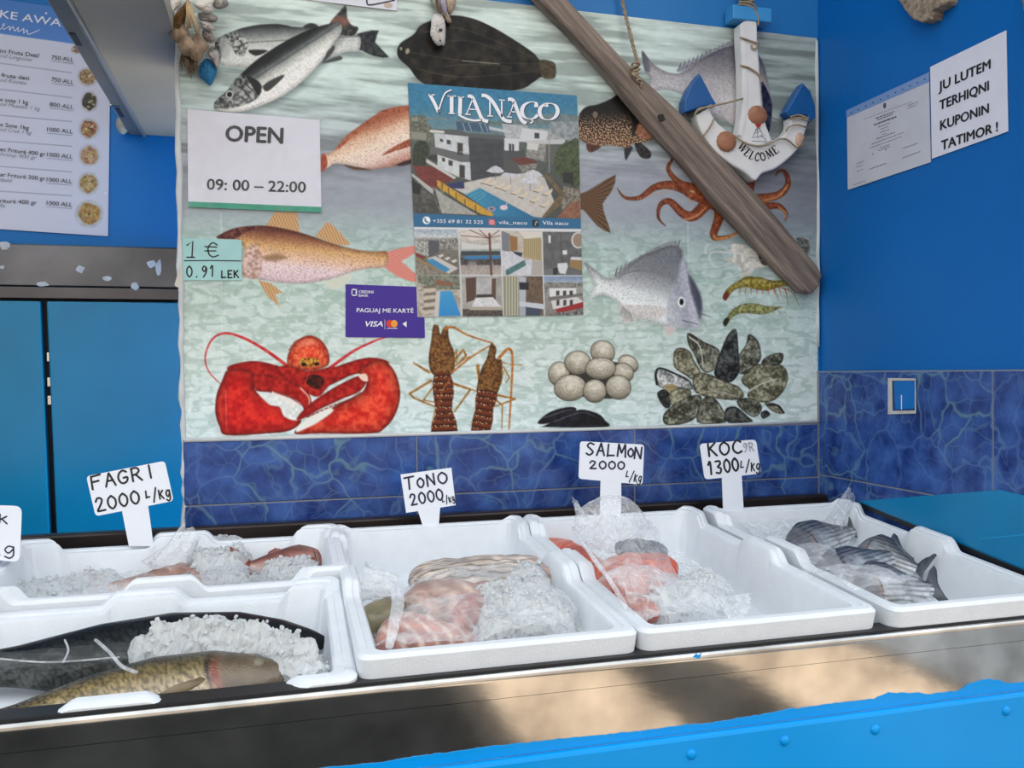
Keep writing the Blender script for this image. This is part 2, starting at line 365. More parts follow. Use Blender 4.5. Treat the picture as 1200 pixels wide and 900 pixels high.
class Canvas:
    def __init__(s, plane, off, corners, res, base):
        """corners: p00 (top left), p10 (top right), p01 (bottom left) in pixels on the plane"""
        a, b, c = [plane.at(*q, off) for q in corners[:3]]
        s.n = plane.n; W, H = np.linalg.norm(b-a), np.linalg.norm(c-a); s.nx, s.ny = int(W/res)+2, int(H/res)+2
        gx, gy = np.meshgrid(np.linspace(0, 1, s.nx), np.linspace(0, 1, s.ny))
        if len(corners) == 4:
            d = plane.at(*corners[3], off)
            P = a*(1-gx[..., None])*(1-gy[..., None])+b*gx[..., None]*(1-gy[..., None])+c*(1-gx[..., None])*gy[..., None]+d*gx[..., None]*gy[..., None]
        else: P = a+(b-a)*gx[..., None]+(c-a)*gy[..., None]
        s.P = P.reshape(-1, 3); s.u, s.v = project(s.P)
        s.col = np.empty((len(s.u), 3)); s.col[:] = np.array(base)/255.0; s.id = np.zeros(len(s.u), np.int32); s.names = {}
        s.cur = 0
    def begin(s, name, label=None): s.cur = len(s.names)+1; s.names[s.cur] = (name, label)
    def apply(s, idx, al, c, mark=True):
        s.col[idx] = s.col[idx]*(1-al[:, None])+c*al[:, None]
        if mark and s.cur: s.id[idx[al > 0.4]] = s.cur
    def pick(s, P, pad):
        P = np.asarray(P); m = (s.u > P[:, 0].min()-pad) & (s.u < P[:, 0].max()+pad) & (s.v > P[:, 1].min()-pad) & (s.v < P[:, 1].max()+pad)
        return np.nonzero(m)[0]
    def color(s, c, u, v, sd, tt):
        if callable(c): return c(u, v, sd, tt)/255.0
        return np.broadcast_to(np.array(c)/255.0, (len(u), 3))
    def fill(s, pts, c, smooth=4, soft=0.7, alpha=1.0, mark=True):
        P = catmull(pts, smooth, True) if smooth else np.asarray(pts, float)
        idx = s.pick(P, soft+1)
        if not len(idx): return
        u, v = s.u[idx], s.v[idx]; sd, tt = sdist(np.stack([u, v], 1), P)
        al = np.clip(0.5+sd/(2*soft), 0, 1)*alpha; k = al > 0.003
        s.apply(idx[k], al[k], s.color(c, u[k], v[k], sd[k], tt[k]), mark)
    def stroke(s, pts, w0, w1, c, smooth=6, soft=0.6, alpha=1.0, mark=True):
        P = catmull(pts, smooth) if smooth else np.asarray(pts, float)
        idx = s.pick(P, max(w0, w1)+2)
        if not len(idx): return
        u, v = s.u[idx], s.v[idx]; d, tt = sdist(np.stack([u, v], 1), P, False)
        sd = (w0+(w1-w0)*tt)/2-d; al = np.clip(0.5+sd/(2*soft), 0, 1)*alpha; k = al > 0.003
        s.apply(idx[k], al[k], s.color(c, u[k], v[k], sd[k], tt[k]), mark)
    def ell(s, c, rx, ry, col, rot=0, **k):
        ca, sa = math.cos(rot), math.sin(rot)
        s.fill([(c[0]+rx*math.cos(a)*ca-ry*math.sin(a)*sa, c[1]+rx*math.cos(a)*sa+ry*math.sin(a)*ca) for a in np.linspace(0, 2*math.pi, 17)[:-1]], col, smooth=2, **k)
    def build(s, name, m, parent, gain=1.0, part=None):
        F = (np.arange(s.ny-1)[:, None]*s.nx+np.arange(s.nx-1)[None]).ravel()
        Q = np.stack([F, F+s.nx, F+s.nx+1, F+1], 1); ids = s.id[Q[:, 0]]
        lc = np.clip(lin(np.clip(s.col, 0, 1))*gain, 0, 0.95)
        outs = []
        for i in [0]+list(s.names):
            q = Q[ids == i]
            if not len(q): continue
            used, inv = np.unique(q, return_inverse=True)
            nm, lb = (name, None) if i == 0 else s.names[i]
            outs.append(mesh(nm, s.P[used], inv.reshape(-1, 4), m, parent, cols=lc[used], label=lb))
        return outs
def ramp(x, stops):
    xs = [q[0] for q in stops]; cs = np.array([q[1] for q in stops], float)
    return np.stack([np.interp(x, xs, cs[:, k]) for k in range(3)], -1)
def fishpaint(a, b, stops, scale=2.2, amp=0.12, seed=1, lat=None):
    """ink colours by distance from the body's axis a->b (negative above), with scale pattern"""
    a, b = np.array(a, float), np.array(b, float); e = (b-a)/np.linalg.norm(b-a); n = np.array([-e[1], e[0]])
    if n[1] < 0: n = -n
    def f(u, v, sd, tt):
        q = np.stack([u, v], 1)-a; sx, nn = q @ e, q @ n
        c = ramp(nn+3*(fbm(u/9, v/9, seed)-0.5), stops)
        d1, _ = voro(sx/scale*1.15, nn/scale*1.5, seed); sc = 1.1-2*d1
        c = c*(1+amp*1.2*sc+0.16*(fbm(u/3.2, v/3.2, seed+5)-0.5))[:, None]
        if lat is not None: c = c*(1-0.35*np.exp(-((nn-lat)/0.9)**2))[:, None]
        return np.clip(c*(0.80+0.20*np.clip(sd/5, 0, 1))[:, None], 0, 255)
    return f
def mottled(c0, c1, sc=4, seed=3, edge=0.0, dome=0.0):
    c0, c1 = np.array(c0, float), np.array(c1, float)
    def f(u, v, sd, tt):
        t = np.clip((fbm(u/sc, v/sc, seed)-0.3)/0.4, 0, 1)[:, None]; c = c0*(1-t)+c1*t
        c = c*(1-edge*np.clip(1-sd/4, 0, 1))[:, None]
        return c*(1-dome+dome*1.5*np.clip(sd/16, 0, 1)**.7)[:, None] if dome else c
    return f
# ================================================================ SETTING
def paint_mat(name, c, rough=0.38, var=0.07):
    return mat(name, c, rough, 0, var, 3.5, [(60, 0.12, 0.002), (9, 0.10, 0.01)], .3)
M_BLUE = paint_mat('blue wall paint', rgb(2, 100, 176), 0.42)
M_BLUE2 = paint_mat('blue wall paint lit copy', rgb(40, 118, 184), 0.40)  # same blue paint, lightened to carry the back wall's extra light
M_COUNTER = mat('glossy azure paint', rgb(0, 150, 228), 0.25, 0, 0.05, 5, [(25, 0.10, 0.004)], .25)
M_TOP = mat('azure counter paint', rgb(10, 122, 172), 0.28, 0, 0.10, 7, [(30, 0.08, 0.003)])
M_WHITE = mat('white plaster edge', rgb(205, 208, 208), 0.6, 0, 0.10, 20)
M_STEEL = mat('worn stainless steel', (0.50, 0.49, 0.47), 0.09, 1.0, 0.34, 14, [(22, 0.03, 0.002, 'NOISE', 5, 'Object', (1, 1, 2))])
M_STEELBRIGHT = mat('polished steel lip', (0.62, 0.61, 0.59), 0.16, 1.0, 0.2, 10)
M_STEELDULL = mat('dull steel strip', (0.13, 0.14, 0.16), 0.30, 1.0, 0.35, 6)
M_BLACK = mat('black rubber', (0.012, 0.013, 0.016), 0.45)
M_GREYPANEL = mat('grey coated panel', rgb(166, 160, 146), 0.5, 0, 0.10, 5, [(6, 0.15, 0.01)])
M_GREYRIM = mat('grey aluminium rim', rgb(138, 140, 140), 0.42, 0.25, 0.08, 6)
def tile_mat():
    m, nt, p, L = nmat('blue marbled glazed tile')
    tc = nt.nodes.new('ShaderNodeTexCoord'); N = nt.nodes.new
    def noise(sc, det=4, dist=0.0):
        n = N('ShaderNodeTexNoise'); n.inputs['Scale'].default_value = sc; n.inputs['Detail'].default_value = det; n.inputs['Distortion'].default_value = dist; L.new(tc.outputs['Object'], n.inputs['Vector']); return n
    n0 = noise(9, 3); mp = N('ShaderNodeVectorMath'); mp.operation = 'MULTIPLY_ADD'; mp.inputs[1].default_value = (0.11, 0.11, 0.11)
    L.new(n0.outputs['Color'], mp.inputs[0]); L.new(tc.outputs['Object'], mp.inputs[2])
    def veins(sc, w, mw):
        v = N('ShaderNodeTexVoronoi'); v.feature = 'DISTANCE_TO_EDGE'; v.inputs['Scale'].default_value = sc; L.new(mp.outputs[0], v.inputs['Vector'])
        r = N('ShaderNodeMapRange'); r.inputs[1].default_value = 0; r.inputs[2].default_value = w; r.inputs[3].default_value = mw; r.inputs[4].default_value = 0; r.interpolation_type = 'SMOOTHSTEP'
        L.new(v.outputs['Distance'], r.inputs[0]); return r
    v1, v2 = veins(13, 0.045, 0.62), veins(26, 0.05, 0.28)
    nb = noise(26, 5); rb = N('ShaderNodeValToRGB'); L.new(nb.outputs[0], rb.inputs[0])
    rb.color_ramp.elements[0].position = 0.32; rb.color_ramp.elements[0].color = (*rgb(28, 50, 114), 1); rb.color_ramp.elements[1].position = 0.72; rb.color_ramp.elements[1].color = (*rgb(64, 102, 172), 1)
    ng = noise(7, 2); gr = N('ShaderNodeMapRange'); gr.inputs[1].default_value = 0.4; gr.inputs[2].default_value = 0.62; L.new(ng.outputs[0], gr.inputs[0])
    vm = N('ShaderNodeMath'); vm.operation = 'MAXIMUM'; L.new(v1.outputs[0], vm.inputs[0]); L.new(v2.outputs[0], vm.inputs[1])
    vg = N('ShaderNodeMath'); vg.operation = 'MULTIPLY'; L.new(vm.outputs[0], vg.inputs[0])
    ga = N('ShaderNodeMapRange'); ga.inputs[3].default_value = 0.35; ga.inputs[4].default_value = 1.0; L.new(ng.outputs[0], ga.inputs[0]); ga.inputs[1].default_value = 0.3; ga.inputs[2].default_value = 0.6; L.new(ga.outputs[0], vg.inputs[1])
    vc = N('ShaderNodeMix'); vc.data_type = 'RGBA'; vc.inputs[6].default_value = (*rgb(96, 128, 182), 1); vc.inputs[7].default_value = (*rgb(108, 146, 152), 1); L.new(gr.outputs[0], vc.inputs[0])
    mx = N('ShaderNodeMix'); mx.data_type = 'RGBA'; L.new(vg.outputs[0], mx.inputs[0]); L.new(rb.outputs[0], mx.inputs[6]); L.new(vc.outputs[2], mx.inputs[7])
    L.new(mx.outputs[2], p.inputs['Base Color']); p.inputs['Roughness'].default_value = 0.22; p.inputs['Specular IOR Level'].default_value = 0.4
    bump(nt, p, 14, 0.05, 0.004)
    return m
M_TILE = tile_mat(); M_GROUT = mat('tile grout', rgb(128, 132, 140), 0.8)
Z = lambda z: CZ+z
struct(box('wall_back', -0.149, XR+0.12, 0.0, 0.14, 0.0, 2.7, M_BLUE2))
struct(box('wall_right', XR, XR+0.12, -0.64, 0.0, 0.0, 2.7, M_BLUE))
struct(box('wall_rear', -1.6, 0.3, YREAR, YREAR+0.1, Z(0.291), 2.7, paint_mat('rear wall blue paint', rgb(2, 116, 186), .42)))
struct(box('wall_left', -1.7, -1.6, -0.4, 0.7, 0.0, 2.7, M_BLUE))
struct(box('ceiling', -1.7, XR+0.12, -0.35, 0.7, 2.7, 2.8, mat('ceiling paint', rgb(190, 200, 205), 0.7)))
struct(box('floor', -1.7, XR+0.12, -0.62, 1.2, -0.02, 0.004, mat('shop floor tile', rgb(120, 122, 125), 0.4, 0, 0.1, 4)))
def tiles(name, axis, a0, a1, z0, z1, agr, zgr, a_lo, a_hi):
    bm = bmesh.new(); g = 0.0013
    A = [a0]+sorted(a for a in agr if a0 < a < a1)+[a1]; ZZ = [z0]+sorted(q for q in zgr if z0 < q < z1)+[z1]
    for i in range(len(A)-1):
        for j in range(len(ZZ)-1):
            b = (A[i]+g, A[i+1]-g, ZZ[j]+g, ZZ[j+1]-g)
            if axis == 'x': bm_box(bm, b[0], b[1], -0.009, -0.0015, b[2], b[3], 0.0012, 1)
            else: bm_box(bm, XR-0.009, XR-0.0015, b[0], b[1], b[2], b[3], 0.0012, 1)
    struct(from_bm(name, bm, M_TILE))
tiles('trim_1', 'x', -0.149, XR-0.009, Z(-0.50), Z(-0.106), [0.232, 0.639], [Z(-0.211), Z(-0.418)], 0, 0)
tiles('trim_2', 'y', -0.64, -0.009, Z(-0.50), Z(-0.003), [-0.4395], [Z(-0.206), Z(-0.413)], 0, 0)
struct(box('trim_3', -0.149, XR-0.001, -0.0075, 0.0, Z(-0.502), Z(-0.104), M_GROUT))
struct(box('trim_4', XR-0.0075, XR, -0.64, -0.001, Z(-0.502), Z(-0.002), M_GROUT))
# white caulk under the poster, plaster edges at the poster's two sides
bm = bmesh.new(); P0 = [onY(217, 515.5, 0), onY(400, 511, 0), onY(600, 505.5, 0), onY(800, 499.5, 0), onY(958, 494, 0)]
bm_tube(bm, [q+np.array([0, -0.007, 0]) for q in P0], [0.004, 0.0035, 0.0035, 0.003, 0.003], 8); struct(from_bm('trim_5', bm, M_WHITE, smooth=True))
def ragged(name, pts, r, seed, m):
    r_ = random.Random(seed); bm = bmesh.new(); P = []
    for i in range(len(pts)-1):
        for k in range(14): P.append(np.array(pts[i])+(np.array(pts[i+1])-np.array(pts[i]))*k/14)
    bm_tube(bm, [p+np.array([r_.uniform(-.0015, .0015), 0, 0]) for p in P], [r*r_.uniform(0.6, 1.3) for _ in P], 7); return from_bm(name, bm, m, smooth=True)
struct(ragged('trim_6', [(-0.149, -0.003, Z(0.66)), (-0.150, -0.003, Z(0.2)), (-0.149, -0.003, Z(-0.10)), (-0.149, -0.006, Z(-0.3))], 0.0042, 3, M_WHITE))
struct(ragged('trim_7', [(XR-0.004, -0.003, Z(0.65)), (XR-0.004, -0.003, Z(-0.0))], 0.0030, 4, M_WHITE))
# street in front of the shop (mirrored by the steel): pavement, unseen parapet added to shade it, gaps shaped for sun patches
struct(box('ground', -9, 12, -14, -0.62, -0.05, 0.0, mat('asphalt', (0.014, 0.016, 0.017), 0.9, 0, 0.25, 9)))
struct(box('pavement', 0.70, 9, -6.5, -0.9, -0.03, 0.012, mat('worn paving', (.080, .070, .060), 0.85, 0, 0.22, 7)))
struct(box('mirrored_slab', 2.78, 9, -6.5, -0.9, -0.03, 0.02, mat('pale concrete', (.40, .41, .43), .8, 0, .15, 6)))  # unseen pale slab, added so the steel mirrors a lighter area
ppm = mat('added parapet render', rgb(175, 180, 182), 0.8)
GAPS = [(0.84, 1.46), (1.98, 2.70)]
def parapet():
    bm = bmesh.new(); xs = [-9]+[q for g in GAPS for q in g]+[12]
    for i in range(0, len(xs), 2): bm_box(bm, xs[i], xs[i+1], -0.35, -0.2, 2.7, 9.5)
    bm_box(bm, -9, -1.7, -0.35, -0.2, 0, 2.7); bm_box(bm, XR+0.12, 12, -0.35+0.2, -0.2+0.3, 0, 2.7)
    return from_bm('added_parapet_wall', bm, ppm)
struct(parapet())
struct(box('wall_opposite', -14, 16, -12.5, -12, 0.0, 6.0, mat('opposite facade', (.075, .075, .08), .8, 0, .2, 1.5)))  # unseen facade, put in to block the low sky
# ---------------------------------------------------------------- refrigerator in the recess behind
def refrigerator():
    t = thing('refrigerator', 'blue painted two-door refrigerator with a steel strip on top, behind the fish boxes at left', 'refrigerator', loc=(-0.55, YREAR+0.3, 0.0))
    md = mat('dark fridge cavity', (0.012, 0.014, 0.018), 0.5)
    box('body', -1.5, -0.16, YREAR+0.012, YREAR+0.5, 0.004, Z(0.29), md, t)
    dm = mat('blue enamel fridge door', rgb(5, 130, 168), 0.27, 0, 0.09, 6, [(90, 0.10, 0.001), (14, 0.10, 0.004)])
    a = [(-1.2, 0.52), (0, 0)]
    def door(x0, x1, x0b, x1b):
        bm = bmesh.new(); bm_box(bm, x0, x1, YREAR-0.02, YREAR+0.01, Z(-1.2), Z(0.166), 0.003)
        for v in bm.verts:
            k = (Z(0.166)-v.co.z)/1.366
            f = (v.co.x-x0)/(x1-x0); v.co.x += ((x0b-x0)*(1-f)+(x1b-x1)*f)*k
        return from_bm('door', bm, dm, t)
    door(-0.93, -0.494, -0.90, -0.464); door(-0.482, -0.208, -0.448, -0.208)
    for z in (-0.02, 0.035, -0.06): box('latch', -0.487, -0.478, YREAR-0.004, YREAR+0.01, Z(z), Z(z+0.02), M_STEELBRIGHT, t, 0.001, label='small steel latch in the dark door gap')
    bm = bmesh.new(); bm_box(bm, -1.4, -0.16, YREAR-0.018, YREAR+0.012, Z(0.198), Z(0.2895), 0.003); from_bm('top_panel', bm, M_STEELDULL, t, label='dull steel strip')
    bm = bmesh.new(); bm_box(bm, -1.4, -0.16, YREAR-0.020, YREAR+0.01, Z(0.171), Z(0.197), 0.002); from_bm('lower_rail', bm, mat('dark steel rail', (0.10, 0.10, 0.11), 0.3, 1.0, 0.3, 5), t, label='darker steel rail')
    tape = mat('old tape residue', rgb(196, 198, 198), 0.5, 0, 0.15, 60)
    PL = Plane((0, YREAR-0.018, 0), (0, -1, 0)); r_ = random.Random(5)
    for (u, v, a, b) in ((5, 287, 7, 5), (94, 315.5, 5, 4.5), (126, 326, 5.5, 3.2), (186, 314, 4, 10), (178, 309.5, 6, 4.5), (158, 335, 5, 5), (50, 333, 8, 3), (2, 313, 3, 2)):
        pts = [(u+a*math.cos(q)*r_.uniform(.75, 1.2), v+b*math.sin(q)*r_.uniform(.75, 1.2)) for q in np.linspace(0.4, 2*math.pi+.4, 9)[:-1]]
        slab('tape_scrap', pts, PL, 0.0, 0.0012 if v < 330 else 0.003, tape, t)
refrigerator()
# ---------------------------------------------------------------- grey panel jutting out overhead
def hood():
    zp = Z(0.5435); t = thing('overhead_panel', 'grey metal panel with slotted rim jutting out overhead above the menu', 'panel', loc=(-0.23, 0.2, zp))
    box('board', -0.285, -0.151, -0.45, YREAR-0.001, zp, zp+0.03, M_GREYPANEL, t)
    bm = bmesh.new(); bm_box(bm, -0.313, -0.286, -0.45, YREAR-0.001, zp-0.002, zp+0.032, 0.003); from_bm('rim', bm, mat('grey rim', rgb(112, 114, 114), 0.4, 0.3, 0.1, 8), t)
    bm = bmesh.new(); bm_tube(bm, [(-0.283, -0.45, zp-0.001), (-0.283, YREAR-0.002, zp-0.001)], 0.0055, 8); from_bm('bead', bm, M_GREYRIM, t, True, label='pale raised bead along the rim')
    for y0, y1 in ((0.00, 0.05), (0.395, 0.455)):
        bm = bmesh.new(); bm_box(bm, -0.309, -0.300, y0, y1, zp-0.0035, zp-0.001); from_bm('slot', bm, M_BLACK, t, label='dark slot in the rim')
    bm = bmesh.new(); bm_box(bm, -0.314, -0.296, y0+0.0-0.02, y0-0.012, zp-0.004, zp, 0.001)
    from_bm('screw', bm, M_STEELBRIGHT, t)
    bm = bmesh.new(); bmesh.ops.create_uvsphere(bm, u_segments=14, v_segments=8, radius=0.016)
    for v in bm.verts: v.co = Vector((-0.322+v.co.x*0.8, YREAR-0.03+v.co.y*1.2, zp+0.012+v.co.z*1.3))
    from_bm('end_cap', bm, mat('cream plastic', rgb(178, 172, 155), 0.5), t, True)
hood()
# ================================================================ POSTER
def poster():
    t = thing('poster', 'large glossy seafood poster of fish, lobsters and shells filling the back wall', 'poster', loc=(0.445, -0.001, Z(-0.10)))
    pl = WALL; off = 0.0022
    c00, c10 = project(np.array([[-0.149, -off, Z(0.665)], [XR-0.004, -off, Z(0.655)]])), None
    pa = (c00[0][0], c00[1][0]); pb = (c00[0][1], c00[1][1])
    cv = Canvas(pl, off, [pa, pb, (216.5, 515), (958.6, 493)], 0.00125, (190, 205, 200))
    u, v = cv.u, cv.v
    # water seen from below the surface, then a sandy bed with light ripples
    base = ramp(v-(u-580)*0.03, [(-30, (196, 208, 200)), (110, (182, 198, 192)), (165, (160, 170, 172)), (200, (150, 153, 162)), (245, (150, 156, 164)), (285, (172, 188, 186)), (330, (188, 204, 196)), (430, (206, 217, 212)), (510, (214, 228, 230))])
    rt = np.clip((u-780)/160, 0, 1)*np.clip((330-v)/120, 0, 1); base = base*(1-rt[:, None]*0.24)
    st = fbm(u/70+v/60, v/7-u*0.015, 11, 4); band = np.clip((230-v)/60, 0, 1)
    base = base*(1-(np.clip((0.52-st)/0.15, 0, 1)*0.19*band)[:, None]); base = base+(np.clip((st-0.55)/0.15, 0, 1)*20*band)[:, None]
    wx, wy = u/17+2.2*fbm(u/30, v/22, 5), v/9.5+2.2*fbm(u/26, v/26, 8)
    d1, d2 = voro(wx*0.7, wy*0.7, 3); low = np.clip((v-245)/45, 0, 1)
    net = np.clip(1-(d2-d1)/0.16, 0, 1); base = base+((net*11-7*fbm(u/5, v/4, 31))*low)[:, None]
    dk = np.clip((ridged(u/15+1.5*fbm(u/20, v/12, 70), v/8, 77)-0.62)/0.16, 0, 1); base = base*(1-(dk*0.13*low)[:, None]*np.array([1.0, 0.75, 0.9]))
    mid = fbm(u/9, v/4, 41); base = base*(1+0.09*(mid-0.5))[:, None]
    cv.col[:] = np.clip(base, 0, 250)/255.0
    for x in (259.0, 806.0): cv.stroke([(x, 250), (x+2, 512)], 0.9, 0.9, (222, 228, 228), 0, alpha=0.5, mark=False)
    K = lambda pts: cc(200, 0, 4, pts)
    # --- pair of sea bass
    def shadow(pts, a=0.35, dx=3, dy=4): cv.fill([(x+dx, y+dy) for x, y in pts], (60, 70, 72), soft=5, alpha=a, mark=False)
    bass = [(-9, (34, 36, 36)), (-4, (96, 102, 100)), (3, (172, 174, 168)), (10, (206, 206, 200)), (18, (222, 222, 216))]
    b1 = K([(203, 215), (225, 180), (280, 152), (340, 130), (440, 114), (560, 124), (640, 130), (760, 150), (880, 165), (882, 235), (820, 245), (740, 272), (620, 300), (500, 318), (330, 317), (230, 300), (207, 255)])
    cv.begin('printed_fish', 'printed sea bass lying behind the other one'); shadow(b1)
    cv.fill(K([(860, 170), (905, 150), (976, 143), (958, 198), (1024, 268), (950, 262), (900, 238), (872, 225)]), mottled((26, 28, 30), (58, 62, 62), 3), smooth=2)
    cv.fill(b1, fishpaint(K([(205, 240)])[0], K([(900, 200)])[0], [(-26, (45, 48, 48)), (-19, (92, 96, 94)), (-8, (176, 178, 172)), (8, (205, 205, 200)), (18, (196, 196, 190))], 2.6, 0.09, 2, lat=-8))
    cv.fill(K([(440, 116), (500, 112), (560, 124), (500, 126)]), (40, 42, 42)); cv.fill(K([(620, 128), (655, 108), (690, 120), (680, 135)]), (44, 46, 46))
    cv.fill(K([(203, 215), (225, 180), (275, 155), (262, 200), (245, 250), (225, 296), (207, 255)]), mottled((20, 22, 24), (150, 152, 150), 2.2))
    cv.fill(K([(285, 155), (320, 150), (360, 195), (350, 250), (320, 265), (290, 230), (275, 190)]), mottled((40, 42, 42), (196, 196, 190), 2.4, 9), alpha=.9)
    cv.fill(K([(230, 185), (265, 180), (275, 260), (238, 268)]), (176, 178, 176), alpha=.8, soft=1.5)
    cv.fill(K([(365, 235), (455, 236), (400, 262)]), (36, 38, 38)); cv.fill(K([(735, 225), (768, 215), (760, 245), (715, 290), (720, 265)]), (60, 62, 60)); cv.fill(K([(715, 290), (790, 262), (800, 280), (720, 297)]), (70, 72, 70), smooth=3)
    cv.begin('printed_fish', 'printed sea bass lying across in front, head down left')
    b2 = K([(204, 488), (225, 460), (262, 428), (320, 358), (400, 283), (520, 203), (640, 143), (740, 112), (792, 104), (802, 145), (765, 200), (722, 268), (640, 360), (540, 440), (420, 497), (320, 524), (215, 516)])
    shadow(b2, .5)
    cv.fill(K([(742, 116), (790, 55), (822, 26), (828, 90), (850, 118), (880, 130), (858, 165), (800, 164), (760, 140)]), mottled((30, 30, 30), (74, 72, 68), 3), smooth=3)
    cv.fill(K([(752, 106), (780, 78), (815, 80), (840, 108), (800, 122)]), (150, 96, 80), alpha=.7, soft=2)
    cv.fill(b2, fishpaint(K([(215, 500)])[0], K([(790, 130)])[0], [(-14, (24, 26, 26)), (-9, (52, 56, 56)), (-4, (112, 116, 114)), (3, (178, 178, 172)), (10, (214, 212, 206)), (17, (222, 218, 214))], 2.6, 0.11, 4, lat=-3.5))
    cv.fill(K([(204, 488), (225, 460), (262, 428), (330, 350), (420, 390), (425, 430), (395, 470), (320, 500), (240, 510)]), mottled((30, 33, 34), (160, 162, 158), 3, 6), alpha=.75)
    cv.fill(K([(355, 355), (420, 390), (412, 450), (380, 400)]), (26, 28, 28), alpha=.9); cv.stroke(K([(330, 410), (375, 460)]), 1.4, .6, (26, 28, 28)); cv.stroke(K([(355, 395), (400, 445)]), 1.4, .6, (30, 32, 32))
    cv.ell(K([(276, 443)])[0], 4.6, 4.6, (186, 188, 186)); cv.ell(K([(276, 443)])[0], 3.0, 3.0, (16, 18, 20)); cv.stroke(K([(208, 506), (320, 490)]), .8, .5, (40, 42, 42))
    cv.fill(K([(432, 405), (470, 375), (530, 350), (520, 372), (455, 428)]), (58, 60, 58)); cv.fill(K([(735, 240), (768, 218), (750, 255), (722, 280)]), (66, 66, 64))
    # --- sole
    K3 = lambda pts: cc(460, 0, 4, pts)
    cv.begin('printed_fish', 'printed dark sole')
    so = K3([(22, 235), (40, 200), (100, 160), (130, 120), (200, 90), (280, 72), (380, 88), (480, 133), (580, 193), (660, 248), (692, 282), (750, 290), (765, 320), (757, 366), (700, 360), (660, 385), (580, 422), (300, 440), (140, 388), (80, 320), (30, 272)])
    shadow(so, .3, -2, 3)
    cv.fill(so, mottled((9, 8, 8), (46, 40, 32), 9, 5, .3)); cv.fill(K3([(690, 284), (750, 290), (765, 320), (757, 366), (700, 360)]), mottled((84, 72, 52), (60, 52, 40), 3))
    for q in ([(60, 240), (200, 265), (400, 290), (690, 300)], [(150, 150), (300, 130), (480, 190), (660, 270)], [(110, 320), (300, 360), (560, 345), (690, 330)], [(200, 200), (350, 190), (520, 240)], [(250, 310), (420, 300), (560, 318)]): cv.stroke(K3(q), 1.4, .6, (92, 84, 66), alpha=.55)
    cv.stroke(K3([(330, 285), (500, 300)]), 1, .6, (190, 186, 170), alpha=.7); cv.ell(K3([(70, 240)])[0], 2.2, 3.4, (150, 142, 120), .3); cv.ell(K3([(40, 228)])[0], 1.4, 2, (150, 142, 120))
    # --- red snapper, half behind the flyer
    cv.begin('printed_fish', 'printed red bream half hidden by the flyer')
    sn = K([(703, 795), (705, 735), (722, 722), (770, 700), (820, 640), (900, 580), (960, 540), (1000, 515), (1110, 495), (1190, 500), (1190, 745), (1130, 758), (1050, 780), (920, 795), (820, 772), (770, 768), (730, 790)])
    shadow(sn, .25)
    cv.fill(sn, fishpaint(K([(720, 755)])[0], K([(1130, 590)])[0], [(-24, (140, 78, 56)), (-15, (170, 112, 84)), (-7, (204, 168, 144)), (6, (220, 196, 178)), (22, (206, 182, 170)), (36, (170, 120, 104))], 2.8, .14, 8))
    cv.fill(K([(770, 700), (820, 640), (900, 580), (1000, 515), (1110, 495), (1112, 520), (990, 545), (890, 610), (800, 690)]), mottled((132, 66, 44), (176, 104, 76), 2.5), alpha=.85)
    cv.fill(K([(990, 728), (1060, 680), (1130, 650), (1130, 682), (1060, 705)]), mottled((128, 64, 44), (170, 96, 70), 2)); cv.fill(K([(700, 800), (703, 735), (725, 722), (735, 770), (718, 800)]), mottled((176, 84, 60), (140, 70, 52), 2))
    cv.fill(K([(1060, 770), (1130, 745), (1130, 765), (1080, 778)]), (58, 40, 44)); cv.fill(K([(810, 772), (870, 782), (940, 795), (860, 795)]), (90, 66, 52))
    # --- speckled black fish
    K4 = lambda pts: cc(700, 0, 4, pts)
    cv.begin('printed_fish', 'printed black speckled fish beside the plank')
    gp = K4([(-92, 560), (-60, 505), (0, 490), (60, 465), (105, 438), (130, 465), (145, 500), (180, 503), (240, 560), (275, 610), (255, 655), (205, 668), (170, 672), (140, 692), (70, 682), (-10, 680), (-88, 648)])
    shadow(gp, .25)
    cv.fill(K4([(-45, 660), (10, 668), (15, 690), (-30, 715), (-50, 695)]), mottled((96, 58, 46), (60, 40, 36), 2)); cv.fill(K4([(128, 690), (165, 690), (150, 725), (132, 750)]), (42, 42, 46)); cv.fill(K4([(168, 640), (200, 665), (250, 712), (245, 742), (205, 738), (180, 695)]), mottled((30, 28, 30), (58, 54, 56), 2))
    def spk(u_, v_, sd, tt):
        t_ = ramp(v_, [(110, (16, 15, 15)), (136, (24, 22, 22)), (150, (60, 42, 34)), (172, (104, 74, 58))]); d, _ = voro(u_/2.4, v_/2.4, 4)
        k = (np.clip((0.33-d)/0.12, 0, 1)*np.clip((v_-128)/22, 0, 1))[:, None]
        return t_*(1-k)+np.array((206, 170, 132))*k
    cv.fill(gp, spk); cv.fill(K4([(180, 590), (240, 570), (272, 605), (250, 650), (200, 640)]), mottled((166, 100, 76), (196, 152, 126), 3), alpha=.8, soft=1.5)
    cv.fill(K4([(165, 505), (200, 540), (170, 640), (160, 590)]), (20, 18, 18), alpha=.8); cv.ell(K4([(-10, 538)])[0], 3, 4, (112, 96, 80)); cv.ell(K4([(-40, 590)])[0], 2, 2, (80, 66, 56))
    # --- brown tail coming out from behind the flyer
    K7 = lambda pts: cc(460, 200, 4, pts)
    cv.begin('printed_fish_tail', 'printed brown fish tail beside the flyer')
    cv.fill(K7([(840, 100), (885, 106), (940, 80), (1046, 19), (1025, 100), (985, 155), (1000, 220), (1021, 291), (960, 258), (905, 195), (885, 182), (840, 190)]), lambda u_, v_, sd, tt: np.array((84, 62, 46))*(0.75+0.55*np.abs(np.sin(np.arctan2(v_-237, u_-676)*26)))[:, None], smooth=2)
    # --- grey bream behind the anchor
    cv.begin('printed_fish', 'printed grey bream behind the anchor')
